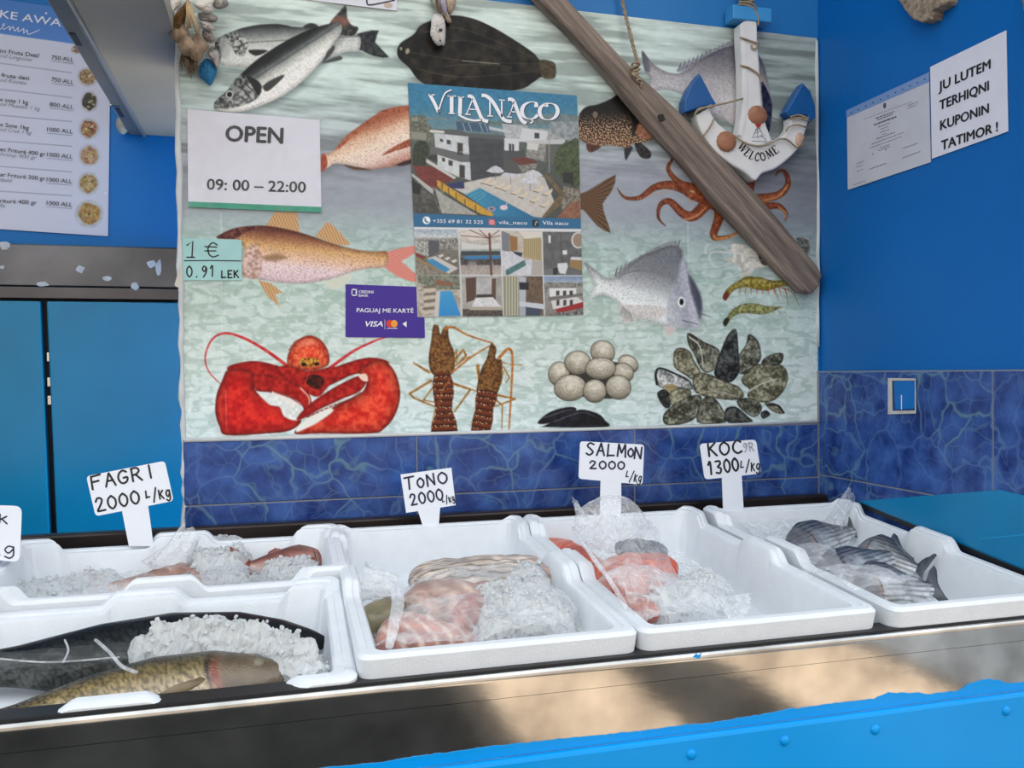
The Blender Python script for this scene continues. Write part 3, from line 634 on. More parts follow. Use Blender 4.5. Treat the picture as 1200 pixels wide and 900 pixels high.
    br = K4([(210, 240), (262, 300), (320, 335), (370, 345), (420, 328), (480, 282), (560, 238), (640, 212), (710, 215), (770, 280), (800, 380), (818, 480), (815, 560), (803, 612), (740, 615), (620, 574), (540, 540), (480, 490), (440, 452), (400, 442), (330, 422), (270, 426), (235, 418), (247, 370), (222, 330)])
    for i in range(15): x = 380+i*20; y = 318-i*9.0; cv.stroke(K4([(x, y+14), (x+12, y-22)]), 1.8, .5, (52, 54, 64))
    cv.fill(K4([(370, 330), (430, 290), (520, 245), (640, 185), (668, 200), (660, 240), (520, 270), (430, 330)]), mottled((150, 146, 156), (110, 108, 120), 2), alpha=.8)
    cv.fill(br, fishpaint(K4([(250, 370)])[0], K4([(790, 450)])[0], [(-40, (96, 94, 102)), (-22, (138, 134, 138)), (-6, (170, 166, 168)), (10, (188, 184, 186)), (30, (180, 176, 180))], 3, .10, 12))
    cv.fill(K4([(770, 385), (800, 430), (820, 500), (806, 615), (785, 590), (775, 500)]), mottled((20, 24, 44), (60, 62, 82), 3))
    for i in range(7): cv.stroke(K4([(430+i*6, 330+i*9), (520, 292+i*10), (640, 285+i*9)]), .8, .5, (112, 108, 110), alpha=.5)
    cv.fill(K4([(208, 238), (232, 270), (250, 330), (222, 330)]), (58, 60, 72), alpha=.5); cv.fill(K4([(590, 530), (650, 500), (665, 600), (620, 575)]), (196, 186, 188), alpha=.6)
    cv.stroke(K4([(420, 540), (470, 500)]), 2, .5, (120, 84, 80)); cv.stroke(K4([(815, 550), (875, 575)]), 1, .4, (80, 84, 92))
    # --- octopus
    K8 = lambda pts: cc(700, 160, 4, pts)
    cv.begin('printed_octopus', 'printed reddish octopus half hidden by the plank')
    oc = mottled((112, 52, 30), (156, 84, 52), 3, 3, .3); ol = mottled((176, 110, 60), (206, 150, 92), 2)
    for q, w0, w1, c in (([(93, 243), (130, 286), (200, 286), (270, 238), (350, 228), (450, 262)], .8, 13, oc), ([(328, 48), (352, 100), (332, 150), (372, 207), (440, 240)], .8, 9, oc), ([(320, 420), (286, 380), (296, 320), (340, 305), (400, 360), (450, 372), (510, 316), (540, 280)], .8, 17, oc),
                         ([(676, 438), (620, 468), (560, 476), (545, 455), (570, 380), (575, 310)], 1, 14, oc), ([(835, 187), (850, 162), (880, 168), (893, 225), (845, 275), (740, 292), (640, 300)], .8, 13, oc), ([(880, 392), (886, 360), (850, 326), (790, 326), (640, 330)], 1, 12, oc), ([(720, 195), (700, 260), (640, 300)], 10, 18, oc)):
        cv.stroke(K8(q), w0, w1, c)
    cv.fill(K8([(370, 215), (430, 215), (500, 235), (600, 280), (640, 340), (560, 350), (500, 320), (430, 290), (390, 255)]), oc); cv.stroke(K8([(676, 438), (620, 470), (560, 480), (548, 465)]), 3.2, 3.5, ol, alpha=.85); cv.stroke(K8([(893, 225), (850, 280), (780, 300)]), 2, 3, ol, alpha=.8); cv.stroke(K8([(880, 385), (884, 360), (850, 330)]), 2, 2, ol, alpha=.8)
    cv.stroke(K8([(445, 265), (425, 300), (455, 300)]), .8, .6, (190, 130, 90)); cv.ell(K8([(447, 258)])[0], 3.2, 1.2, (196, 166, 130), .3)
    for i in range(14):
        t_ = i/14; cv.ell(K8([(410+110*t_, 388-70*t_*t_)])[0], .8, .8, (212, 160, 116)); cv.ell(K8([(190+180*t_, 294-50*t_)])[0], .6, .8, (196, 140, 100))
    # --- squid
    cv.begin('printed_squid', 'printed pale squid under the plank end')
    cv.fill(K8([(590, 575), (640, 560), (620, 510), (680, 505), (740, 535), (820, 560), (950, 480), (995, 490), (990, 545), (900, 590), (820, 605), (740, 625), (700, 660), (680, 650), (650, 600)]), mottled((222, 218, 206), (176, 172, 162), 5)); cv.fill(K8([(750, 530), (790, 540), (830, 580), (790, 605), (765, 590)]), mottled((40, 38, 36), (130, 124, 112), 2.5))
    cv.fill(K8([(930, 478), (985, 482), (998, 520), (985, 555), (960, 540)]), mottled((70, 68, 64), (130, 128, 122), 2.5))
    for q in ([(760, 590), (700, 640), (600, 662)], [(740, 560), (640, 540), (590, 520)], [(740, 560), (560, 540), (525, 570), (560, 610), (620, 590)], [(505, 545), (515, 510), (528, 505)]): cv.stroke(K8(q), 2.0, 1.2, (208, 206, 196), alpha=.8)
    # --- shrimps
    for lab, sh, c0, c1 in (('printed shrimp nearest the plank end', [(588, 752), (610, 712), (650, 682), (700, 656), (765, 660), (830, 676), (915, 668), (922, 694), (850, 706), (800, 722), (740, 716), (690, 706), (640, 722), (602, 768)], (112, 96, 28), (186, 168, 84)), ('printed shrimp below the other shrimp', [(597, 876), (625, 820), (680, 786), (740, 782), (800, 796), (870, 796), (840, 812), (780, 834), (700, 828), (645, 838), (606, 882)], (104, 108, 56), (176, 172, 112))):
        cv.begin('printed_shrimp', lab); cv.fill(K8(sh), mottled(c0, c1, 2.2, 4, .3)); dy = 0 if sh[0][1] < 800 else 122
        for i in range(9):
            x = 650+i*26; cv.stroke(K8([(x, 690+dy*.9), (x+10, 672+dy*.9+abs(i-3)*3)]), .7, .7, (232, 226, 196), alpha=.6); cv.stroke(K8([(x+20, 712+dy*.9), (x+14+i*2, 738+dy*.8)]), 1.2, .4, (170, 84, 56) if not dy else (168, 150, 110))
        if not dy:
            for q in ([(840, 705), (880, 720), (895, 790)], [(870, 710), (915, 730), (945, 790)], [(880, 690), (930, 700), (925, 740)], [(830, 712), (850, 770)]): cv.stroke(K8(q), .9, .4, (150, 70, 56))
        cv.fill(K8([(588, 752+dy), (602, 728+dy), (618, 735+dy), (602, 768+dy)]), (110, 44, 36) if not dy else (40, 46, 30))
    # --- big bream
    cv.begin('printed_fish', 'printed silver bream facing right below the plank')
    bb = K8([(-62, 590), (-10, 625), (40, 662), (100, 655), (140, 612), (200, 565), (270, 535), (340, 512), (385, 525), (402, 585), (432, 650), (470, 720), (488, 780), (483, 850), (470, 890), (400, 897), (320, 885), (240, 860), (150, 830), (80, 765), (20, 740), (-38, 762), (-18, 690)])
    shadow(bb, .2)
    for i in range(16): x = 85+i*19.5; y = 628-i*8.6; cv.stroke(K8([(x, y+22), (x+10, y-16)]), 1.7, .5, (66, 68, 74))
    cv.fill(K8([(80, 655), (150, 590), (270, 520), (350, 490), (385, 515), (395, 570), (200, 600), (110, 655)]), mottled((140, 140, 142), (98, 100, 104), 2), alpha=.75)
    cv.fill(bb, fishpaint(K8([(-20, 690)])[0], K8([(480, 830)])[0], [(-50, (110, 112, 118)), (-32, (122, 124, 128)), (-16, (160, 162, 164)), (-4, (204, 206, 204)), (10, (222, 224, 222)), (30, (214, 212, 212))], 2.9, .10, 14))
    cv.fill(K8([(400, 570), (435, 650), (472, 720), (489, 780), (484, 850), (470, 892), (400, 897), (330, 885), (325, 800), (345, 720), (375, 660)]), lambda u_, v_, sd, tt: ramp(u_-(v_-340)*.25+4*(fbm(u_/4, v_/4, 3)-.5), [(782, (178, 180, 186)), (796, (150, 152, 164)), (808, (186, 186, 196)), (816, (84, 86, 104))])*(.82+.36*fbm(u_/2.5, v_/2.5, 6))[:, None], alpha=.85, soft=2.2)
    cv.fill(K8([(430, 650), (472, 720), (489, 780), (482, 850), (462, 800), (440, 730)]), (56, 58, 70), alpha=.7, soft=2)
    cv.ell(K8([(394, 776)])[0], 4.6, 6.4, (226, 228, 224)); cv.ell(K8([(395, 775)])[0], 2.4, 3.8, (18, 18, 22)); cv.stroke(K8([(400, 862), (470, 880)]), 1.2, .6, (90, 88, 100))
    cv.fill(K8([(100, 795), (200, 790), (310, 800), (300, 850), (200, 855), (130, 878), (105, 840)]), mottled((214, 206, 198), (178, 170, 166), 2), alpha=.75); cv.stroke(K8([(180, 892), (250, 868)]), 1, .5, (190, 180, 176)); cv.fill(K8([(310, 890), (370, 896), (345, 930), (322, 925)]), (202, 190, 184), smooth=2); cv.stroke(K8([(488, 832), (535, 846)]), 1.6, .4, (112, 110, 122))
    for i in range(8): cv.stroke(K8([(120+i*5, 800+i*4), (108+i*8, 838+i*4)]), .8, .5, (90, 90, 92), alpha=.6)
    for i in range(10): cv.stroke(K8([(110+i*6, 655-i*3), (200+i*10, 590+i*6), (330+i*4, 600+i*10)]), .7, .5, (104, 106, 110), alpha=.4)
    # --- red mullet
    K6 = lambda pts: cc(200, 220, 4, pts)
    cv.begin('printed_fish', 'printed red mullet under the opening hours sign')
    fin = lambda u_, v_, sd, tt: np.array((186, 146, 104))*(0.82+0.3*np.abs(np.sin((u_*1.0-v_*.45)*0.9)))[:, None]
    for q in ([(440, 185), (490, 114), (590, 114), (606, 210)], [(678, 228), (735, 158), (770, 185), (846, 268), (770, 268)], [(408, 432), (470, 448), (525, 492), (490, 500), (512, 558), (455, 510)]): cv.fill(K6(q), fin, smooth=0)
    cv.fill(K6([(720, 440), (760, 420), (850, 400), (820, 450), (760, 480)]), (208, 204, 186), alpha=.7)
    cv.fill(K6([(960, 300), (1010, 300), (1070, 285), (1150, 270), (1180, 280), (1100, 335), (1085, 350), (1150, 405), (1150, 443), (1060, 415), (1000, 372), (950, 375)]), lambda u_, v_, sd, tt: np.array((204, 128, 116))*(0.78+0.36*np.abs(np.sin((v_+u_*.3)*1.3)))[:, None], smooth=2)
    mu = K6([(215, 235), (260, 205), (330, 184), (440, 178), (540, 193), (650, 223), (760, 262), (870, 290), (960, 300), (1015, 302), (1010, 368), (940, 377), (850, 395), (760, 425), (640, 448), (520, 446), (420, 430), (350, 420), (332, 380), (345, 300), (320, 248), (260, 236)])
    cv.fill(mu, fishpaint(K6([(250, 255)])[0], K6([(1010, 340)])[0], [(-20, (96, 54, 44)), (-12, (140, 92, 66)), (-3, (190, 148, 100)), (8, (206, 168, 140)), (20, (212, 188, 188)), (34, (200, 176, 180))], 3.0, .15, 21))
    cv.fill(K6([(215, 235), (260, 205), (330, 184), (420, 180), (340, 215), (300, 240)]), mottled((70, 30, 34), (120, 76, 62), 2.5)); cv.fill(K6([(325, 380), (350, 300), (395, 260), (430, 340), (410, 420), (345, 420)]), mottled((150, 110, 92), (216, 190, 182), 3, 8), alpha=.8, soft=1.5)
    cv.fill(K6([(430, 325), (500, 310), (540, 330), (470, 345)]), (120, 88, 56), alpha=.7, soft=2)
    # --- big red lobster
    KA = lambda pts: cc(200, 360, 4, pts)
    cv.begin('printed_lobster', 'printed big red lobster with raised claws')
    red = mottled((160, 16, 20), (196, 42, 34), 5, 4, .3, .26); dkr = mottled((140, 14, 16), (190, 40, 34), 4, 7, .25); org = mottled((190, 46, 28), (228, 108, 70), 3, 9, .3, .2)
    cv.fill(KA([(215, 560), (400, 600), (600, 598), (960, 590), (960, 615), (500, 620), (250, 612)]), (150, 150, 150), soft=4, alpha=.35, mark=False)
    for q in ([(550, 278), (450, 205), (350, 148), (260, 122), (195, 150), (162, 230), (178, 300), (230, 356)], [(740, 290), (850, 210), (940, 165), (996, 144), (1040, 135)]): cv.stroke(KA(q), 4.0, 1.0, mottled((176, 28, 40), (206, 70, 70), 4))
    for q in ([(275, 275), (380, 252), (480, 268), (560, 300), (610, 335), (560, 360), (400, 325), (280, 302)], [(700, 320), (800, 270), (930, 236), (1024, 258), (965, 300), (860, 315), (760, 360), (680, 390)], [(500, 290), (560, 270), (640, 300), (760, 280), (800, 300), (740, 370), (690, 420), (620, 390), (540, 340)]): cv.fill(KA(q), dkr)
    cv.fill(KA([(548, 270), (552, 215), (590, 160), (645, 132), (700, 150), (738, 205), (742, 265), (700, 290), (650, 300), (590, 290)]), org); cv.stroke(KA([(555, 200), (590, 158), (645, 142), (700, 160), (735, 205)]), 1.1, 1.1, (150, 30, 24)); cv.fill(KA([(600, 170), (645, 148), (690, 168), (650, 182)]), (238, 150, 120), alpha=.55, soft=2)
    cv.fill(KA([(605, 245), (640, 235), (690, 240), (695, 270), (655, 280), (610, 275)]), mottled((120, 50, 20), (210, 160, 60), 1.8)); cv.ell(KA([(624, 268)])[0], 3.2, 2.2, (26, 10, 10)); cv.ell(KA([(684, 266)])[0], 3.0, 2.0, (26, 10, 10))
    cv.fill(KA([(630, 330), (680, 315), (720, 340), (700, 385), (650, 370)]), mottled((26, 10, 10), (96, 18, 14), 2.5)); cv.stroke(KA([(655, 290), (640, 330), (625, 370)]), 1.4, .8, (196, 60, 40)); cv.stroke(KA([(720, 215), (715, 170), (712, 190), (742, 250)]), 1, .6, (150, 26, 26))
    cv.fill(KA([(275, 290), (240, 345), (213, 420), (210, 500), (230, 560), (262, 600), (450, 592), (560, 578), (612, 530), (545, 480), (470, 430), (405, 400), (385, 340), (380, 300)]), red)
    cv.fill(KA([(580, 592), (640, 530), (720, 490), (800, 448), (895, 400), (918, 340), (880, 300), (960, 250), (1024, 268), (1062, 330), (1076, 420), (1050, 510), (1000, 570), (940, 592), (700, 592)]), mottled((174, 28, 22), (212, 74, 50), 5, 2, .3, .26))
    cv.fill(KA([(400, 388), (470, 396), (560, 425), (620, 470), (612, 520), (575, 530), (530, 510), (510, 468), (460, 455)]), mottled((206, 210, 206), (232, 234, 230), 4), soft=1)
    cv.fill(KA([(384, 320), (470, 320), (560, 345), (630, 385), (658, 430), (652, 470), (630, 492), (612, 455), (560, 422), (480, 397), (400, 388)]), dkr); cv.stroke(KA([(610, 380), (648, 425), (645, 470), (632, 488)]), 2.4, 1, (236, 170, 150), alpha=.8)
    cv.fill(KA([(590, 522), (650, 455), (760, 380), (880, 322), (920, 335), (890, 392), (800, 432), (700, 478), (625, 520)]), dkr)
    cv.fill(KA([(595, 560), (660, 510), (740, 474), (760, 488), (690, 540), (620, 575), (590, 585)]), (226, 224, 216), soft=1); cv.stroke(KA([(640, 515), (740, 470), (830, 435), (890, 400)]), 1.8, 1, (110, 14, 14), alpha=.8); cv.stroke(KA([(400, 390), (480, 400), (560, 425), (610, 460)]), 1.6, 1, (110, 14, 14), alpha=.7)
    for i in range(10): cv.ell(KA([(480+i*13, 402+i*6.3)])[0], 1.4, 1.8, (234, 214, 200)); cv.ell(KA([(640+i*20, 522-i*10.5)])[0], 1.1, .9, (234, 204, 186))
    cv.fill(KA([(880, 320), (915, 312), (925, 345), (900, 345)]), (232, 200, 180)); cv.stroke(KA([(258, 390), (260, 480), (262, 570)]), .8, .8, (224, 160, 150), alpha=.5)
    for q in ([(960, 300), (1020, 340), (1040, 420)], [(250, 380), (230, 450), (240, 530)]): cv.stroke(KA(q), 3, 2, (232, 110, 84), alpha=.35, soft=2)
    # --- spiny lobsters
    KB = lambda pts: cc(460, 360, 4, pts)
    def spiny(lab, car, tail, ant, legs, ax):
        cv.begin('printed_spiny_lobster', lab)
        lg = mottled((128, 84, 34), (178, 128, 62), 2)
        for q, w_ in legs: cv.stroke(KB(q), w_, w_*.6, lg, smooth=0)
        cv.fill(KB(car), mottled((78, 46, 22), (140, 98, 54), 2.2, 3, .3)); a, b = KB(ax)
        e = np.array(b)-np.array(a); Ln = np.linalg.norm(e); e = e/Ln
        def seg(u_, v_, sd, tt):
            q = (u_-a[0])*e[0]+(v_-a[1])*e[1]; ac = np.abs((u_-a[0])*e[1]-(v_-a[1])*e[0])
            c = np.array((88, 40, 24))*(0.62+0.62*np.abs(np.sin(q*math.pi/7.2)))[:, None]; d, _ = voro(u_/2.6, v_/3.6, 9)
            k = (np.clip((.25-d)/.1, 0, 1)*np.clip((np.sin(q*2*math.pi/7.2)-.2)*2, 0, 1))[:, None]; return c*(1-k)+np.array((214, 190, 150))*k
        cv.fill(KB(tail), seg, smooth=2)
        for q, w_ in ant: cv.stroke(KB(q), w_, w_*.5, mottled((150, 84, 36), (190, 128, 66), 2), smooth=3)
    spiny('printed spiny lobster, larger one at left', [(190, 87), (205, 83), (216, 88), (224, 128), (238, 98), (258, 90), (265, 150), (285, 200), (292, 250), (282, 310), (235, 325), (195, 318), (175, 290), (170, 230), (182, 150)], [(197, 308), (270, 312), (288, 400), (278, 480), (306, 583), (180, 584), (202, 500), (190, 400)],
          [([(248, 98), (290, 95), (350, 130), (468, 168)], 3.2), ([(280, 305), (360, 240), (440, 190), (465, 180)], 2.6), ([(268, 340), (230, 400), (215, 470)], 1.2)], [([(180, 345), (80, 405), (100, 425), (195, 465)], 3), ([(275, 355), (365, 385), (290, 490)], 3), ([(172, 305), (100, 262)], 3), ([(190, 375), (145, 435), (195, 445)], 2), ([(285, 230), (300, 200), (300, 260)], 2.2), ([(290, 250), (330, 200), (345, 225), (310, 260)], 3), ([(285, 280), (340, 240), (370, 230)], 2.2), ([(200, 480), (182, 560)], 1.6), ([(330, 375), (400, 395)], 2)], [(235, 320), (243, 580)])
    spiny('printed spiny lobster, smaller one at right', [(442, 238), (460, 172), (478, 178), (487, 200), (482, 240), (512, 250), (512, 330), (492, 400), (450, 410), (396, 400), (405, 330), (420, 280)], [(398, 390), (492, 398), (472, 480), (460, 575), (368, 580), (388, 480)],
          [([(498, 240), (540, 196), (562, 230), (556, 400), (546, 570)], 3.8), ([(510, 255), (550, 268), (610, 272)], 1.2)], [([(490, 412), (575, 430), (480, 465)], 2.6), ([(480, 430), (515, 460), (512, 570)], 2.2), ([(400, 275), (405, 345)], 4), ([(520, 280), (548, 330), (530, 355)], 2), ([(505, 360), (520, 300)], 2.4)], [(450, 395), (415, 578)])
    # --- clams
    cv.begin('printed_clams', 'printed heap of pale clams')
    cv.fill(KB([(760, 300), (900, 250), (1060, 260), (1120, 300), (1060, 420), (900, 420), (780, 400)]), (52, 50, 46))
    for x, y, a, b, r_ in ((780, 312, 48, 55, .2), (985, 210, 56, 52, .5), (868, 260, 60, 54, .1), (1105, 265, 48, 36, .6), (1082, 306, 48, 42, .5), (975, 287, 70, 50, -.05), (833, 378, 74, 60, -.1), (948, 393, 53, 53, 0), (1058, 376, 58, 55, .3)):
        p_ = KB([(x, y)])[0]
        cv.ell(p_, a/4+.7, b/4+.7, (58, 54, 48), r_)
        cv.ell(p_, a/4, b/4, (lambda px, py, A, B: lambda u_, v_, sd, tt: ramp(np.hypot((u_-px-A*.05)/A, (v_-py+B*.35)/B)+.10*fbm(u_/3, v_/3, int(px)), [(0, (232, 226, 212)), (.55, (204, 196, 178)), (1.05, (160, 152, 134)), (1.45, (96, 90, 78))])*(0.94+0.07*np.sin(np.hypot((u_-px)*.8, (v_-py+B*1.1)*1.4)*3.0+5*fbm(u_/7, v_/7, int(px)))+.25*(fbm(u_/4, v_/2.5, int(py))-.5))[:, None])(p_[0], p_[1], a/4, b/4), r_)
    for x, y, a, b, r_ in ((780, 312, 48, 55, .2), (985, 210, 56, 52, .5), (868, 260, 60, 54, .1), (975, 287, 70, 50, -.05), (833, 378, 74, 60, -.1), (948, 393, 53, 53, 0), (1058, 376, 58, 55, .3), (1105, 262, 46, 34, .6)):
        for k_ in (.35, .6, .82): cv.stroke(KB([(x-a*.86*k_, y-b*.25+b*.3*k_), (x-a*.5*k_, y+b*(k_*1.0-.12)), (x+a*.1, y+b*(k_*1.08-.1)), (x+a*.6*k_, y+b*(k_*.95-.12)), (x+a*.88*k_, y-b*.2+b*.25*k_)]), .75, .5, (112, 102, 86), alpha=.55)
        cv.stroke(KB([(x-a*.5, y-b*.5), (x, y-b*.78), (x+a*.5, y-b*.45)]), 1.1, .6, (236, 230, 216), alpha=.6)
    # --- mussels
    cv.begin('printed_mussels', 'printed black mussels at the lower edge')
    for q in ([(680, 540), (740, 490), (830, 467), (862, 482), (800, 520), (720, 546)], [(712, 556), (800, 512), (880, 480), (960, 498), (995, 530), (998, 562), (712, 562)]):
        cv.fill(KB(q), mottled((12, 12, 18), (30, 32, 42), 5)); cv.stroke(KB([((q[0][0]+q[1][0])/2, (q[0][1]+q[1][1])/2+3), (q[2][0], q[2][1]+14), (q[3][0]-10, q[3][1]+14)]), 1.6, .8, (120, 124, 140), alpha=.5)
    # --- oysters
    KC = lambda pts: cc(740, 350, 5, pts)
    cv.begin('printed_oysters', 'printed heap of dark oysters')
    def oyst(seed, c0=(50, 50, 42), c1=(150, 150, 128)):
        def f(u_, v_, sd, tt):
            k = np.sin(sd*.9+11*fbm(u_/7, v_/7, seed)); n_ = fbm(u_/2.4, v_/2.4, seed+3); n3 = fbm(u_/9, v_/9, seed+8); t_ = np.clip(.42+.16*k+1.5*(n_-.5)+1.6*(n3-.5), 0, 1)[:, None]
            c = np.array(c0)*(1-t_)+np.array(c1)*t_; return c*(0.45+0.55*np.clip(sd/2.2, 0, 1))[:, None]
        return f
    for i, (q, lt) in enumerate((([(250, 310), (290, 288), (340, 308), (370, 370), (405, 430), (360, 472), (320, 450), (252, 400)], 1), ([(625, 340), (670, 270), (688, 208), (742, 250), (760, 330), (740, 380), (660, 442), (622, 420)], 0), ([(325, 213), (345, 203), (420, 250), (500, 288), (517, 330), (500, 402), (440, 434), (400, 400), (370, 330), (335, 270)], 0), ([(530, 290), (560, 220), (600, 178), (618, 198), (627, 300), (632, 400), (622, 450), (570, 492), (488, 450), (500, 380)], 2), ([(770, 358), (830, 324), (887, 322), (882, 370), (850, 392), (770, 398)], 0), ([(650, 460), (720, 390), (830, 383), (892, 398), (917, 460), (890, 542), (820, 602), (720, 602), (680, 570), (690, 530), (655, 500)], 1), ([(140, 430), (165, 403), (240, 430), (330, 470), (357, 532), (240, 522), (170, 522), (138, 470)], 3), ([(150, 560), (190, 530), (225, 560), (227, 632), (190, 634)], 2), ([(225, 545), (300, 525), (350, 545), (330, 590), (235, 625)], 1), ([(188, 680), (250, 620), (350, 568), (412, 580), (382, 690), (300, 734), (200, 737)], 0), ([(385, 722), (420, 588), (480, 578), (542, 660), (552, 724)], 0), ([(360, 470), (400, 433), (470, 448), (560, 488), (632, 520), (658, 572), (600, 594), (480, 582), (378, 552)], 1), ([(550, 650), (610, 633), (680, 690), (705, 722), (568, 727)], 2), ([(622, 590), (720, 588), (765, 640), (720, 694), (640, 644)], 0), ([(780, 610), (850, 618), (893, 672), (830, 662)], 1), ([(758, 670), (790, 655), (812, 680), (770, 704)], 2))):
        c0, c1 = [((52, 52, 42), (158, 158, 138)), ((74, 72, 54), (176, 172, 146)), ((26, 28, 28), (96, 98, 92)), ((96, 98, 98), (216, 216, 212))][lt]
        cv.fill(KC(q), oyst(i+3, c0, c1))
    cv.stroke(KC([(150, 500), (142, 440), (165, 408), (240, 432), (330, 480)]), 3.2, 1.4, (24, 26, 28)); cv.fill(KC([(190, 510), (240, 500), (270, 520), (215, 545)]), (150, 130, 80), alpha=.8); cv.stroke(KC([(340, 225), (400, 280), (420, 400)]), 1.6, 1, (206, 206, 190)); cv.stroke(KC([(690, 540), (760, 500), (850, 470)]), 2.5, 1.2, (212, 210, 192), alpha=.8)
    cv.stroke(KC([(800, 622), (860, 628), (892, 668)]), 2.2, 2, (24, 26, 26)); cv.stroke(KC([(385, 560), (480, 540), (620, 575)]), 1.2, .8, (200, 198, 180), alpha=.7)
    m = attr_mat('glossy laminated print', 0.34, 0.22, [(3.2, 0.18, 0.02), (18, 0.05, 0.004)])
    return cv.build('sheet', m, t, gain=1.14)
poster()
# ================================================================ FLAT SIGNS
INK = mat('black ink', (0.012, 0.012, 0.014), 0.5)
INKBLUE = mat('blue black marker', (0.012, 0.016, 0.05), 0.5)
INKGREY = mat('grey ink', (0.18, 0.18, 0.20), 0.6)
PAPER = mat('white paper', rgb(222, 220, 230), 0.55, 0, 0.03, 20, [(12, 0.25, 0.004)])
PAPERD = mat('greyish paper', rgb(196, 196, 204), 0.55, 0, 0.04, 20, [(10, 0.3, 0.004)])
WHITEINK = mat('white ink', rgb(238, 238, 244), 0.5)
CLEAR = film_mat('clear plastic sleeve', 0.03, 0.08, 30, 0.10)
PRINT = attr_mat('printed paper', 0.42, 0.45)
def open_sign():
    t = thing('opening_hours_sign', 'white paper sign reading OPEN with opening hours, in a clear sleeve on the poster', 'sign', loc=onY(298, 190, -0.004))
    q = [(219.5, 128), (374.5, 140.5), (376.5, 244), (220.5, 240.5)]
    slab('paper', q, WALL, 0.0035, 0.0050, PAPER, t)
    slab('green_strip', [(220.5, 236), (376.6, 242.5), (376.8, 249), (220.8, 242.5)], WALL, 0.0036, 0.0056, mat('green tape strip', rgb(40, 150, 122), 0.3, 0, 0.2, 40, [(60, 0.4, 0.003)]), t, label='green strip along the lower edge')
    L = Letters(WALL, 0.0054)
    L.text('OPEN', (264.5, 165), (331, 168), 19, 0.05); L.text('09: 00 – 22:00', (242.5, 222), (358, 225.5), 13.2, 0.03)
    L.build('lettering', INK, t)
    # crumpled transparent sleeve in front
    g = Canvas(WALL, 0.0068, [(218, 127), (376, 139.5), (219.5, 243.5), (378, 250)], 0.0028, (0, 0, 0))
    x, z = g.P[:, 0], g.P[:, 2]; lo = np.clip((g.v-195)/40, 0, 1)
    g.P[:, 1] -= 0.0035*ridged(x*28, z*28, 3)*lo+0.0008*fbm(x*20, z*20, 8)
    F = (np.arange(g.ny-1)[:, None]*g.nx+np.arange(g.nx-1)[None]).ravel(); Q = np.stack([F, F+g.nx, F+g.nx+1, F+1], 1)
    mesh('sleeve', g.P, Q, CLEAR, t, True, label='clear wrinkled plastic sleeve')
open_sign()
def rate_note():
    t = thing('exchange_rate_note', 'pale green handwritten note with the euro rate taped at the poster left edge', 'note', loc=onY(250, 304, -0.004))
    bm = bmesh.new(); pl = [(213.5, 279), (283, 281), (283.5, 328.5), (214, 328.5)]
    slab('paper', pl, WALL, 0.0032, 0.0042, mat('pale green note paper', rgb(160, 206, 204), 0.35, 0, 0.06, 25, [(14, 0.25, 0.004)]), t)
    L = Letters(WALL, 0.0046); L.stroke([(216, 305.5), (249, 305.2), (282, 305.8)], 1.2)
    L.stroke([(219, 287.5), (226, 282.5), (225, 301)], 1.6); L.stroke([(219, 301.5), (228, 301.5)], 1.5)
    L.stroke([(254.5, 287), (249, 284.5), (244, 290), (245, 298), (250, 301), (256, 299)], 1.5, 5); L.stroke([(240, 289), (254, 289.5)], 1.4); L.stroke([(240, 294), (253, 294)], 1.4)
    L.hand('0.91', (218, 324.5), (253.5, 324), 12.5, 1.7); L.hand('LEK', (259, 325.5), (281, 325), 8, 1.7)
    L.build('lettering', INK, t)
    slab('tape', [(211, 327.5), (262, 328), (262, 373), (216, 375)], WALL, 0.0030, 0.0034, film_mat('clear tape', 0.03, 0.15, 20, 0.06), t, label='wide clear tape below the note')
    slab('torn_corner', [(212.5, 303), (213.5, 334), (208, 337), (204.5, 334), (209, 318)], Plane((0, -0.006, 0), (0.3, -1, 0)), 0.0, 0.0012, mat('curled poster corner', rgb(205, 200, 190), 0.5, 0, 0.08, 30), t, label='curled cream corner')
rate_note()
def bank_card():
    t = thing('card_payment_sticker', 'violet card payment sticker of a bank, below the mullet on the poster', 'sticker', loc=onY(450, 365, -0.003))
    slab('sheet', rounded([(405, 333), (488, 336), (489, 371.5), (497.5, 372), (498, 396), (405, 395)], 1.2, 3), WALL, 0.0028, 0.0036, mat('violet vinyl', rgb(56, 26, 142), 0.35, 0, 0.03, 10), t)
    L = Letters(WALL, 0.0040)
    L.text('CREDINS', (420.5, 343.4), (438, 343.8), 3.4, 0.02); L.text('BANK', (420.5, 347.6), (431.5, 347.8), 3.0, 0.02)
    for a, b in (((412, 339), (418, 339.3)), ((412, 346), (418, 346.2))): L.stroke([a, b], 1.3, cap=False)
    L.stroke([(412.5, 338.4), (412.5, 346.6)], 1.0, cap=False); L.stroke([(417.6, 338.6), (417.6, 346.8)], 1.6, cap=False)
    L.text('PAGUAJ ME KARTË', (418, 365.8), (484.5, 366.6), 5.0, 0.018); L.text('VISA', (428.5, 382.6), (448.5, 382.6), 6.6, 0.035, shear=0.25)
    L.stroke([(451, 374.5), (451, 386)], 0.35, cap=False); L.stroke([(453.5, 384.6), (465.5, 384.8)], 0.7, cap=False); L.area([(471.5, 379.5), (476.5, 376.5), (476.5, 383.5)])
    L.build('lettering', WHITEINK, t)
    Letters(WALL, 0.0041).disc((456.7, 379.2), 4.1, 4.4).build('logo', mat('red print', rgb(214, 52, 40), 0.4), t); Letters(WALL, 0.0043).disc((462, 379.3), 3.9, 4.3).build('logo', mat('orange print', rgb(238, 156, 48), 0.4), t)
bank_card()
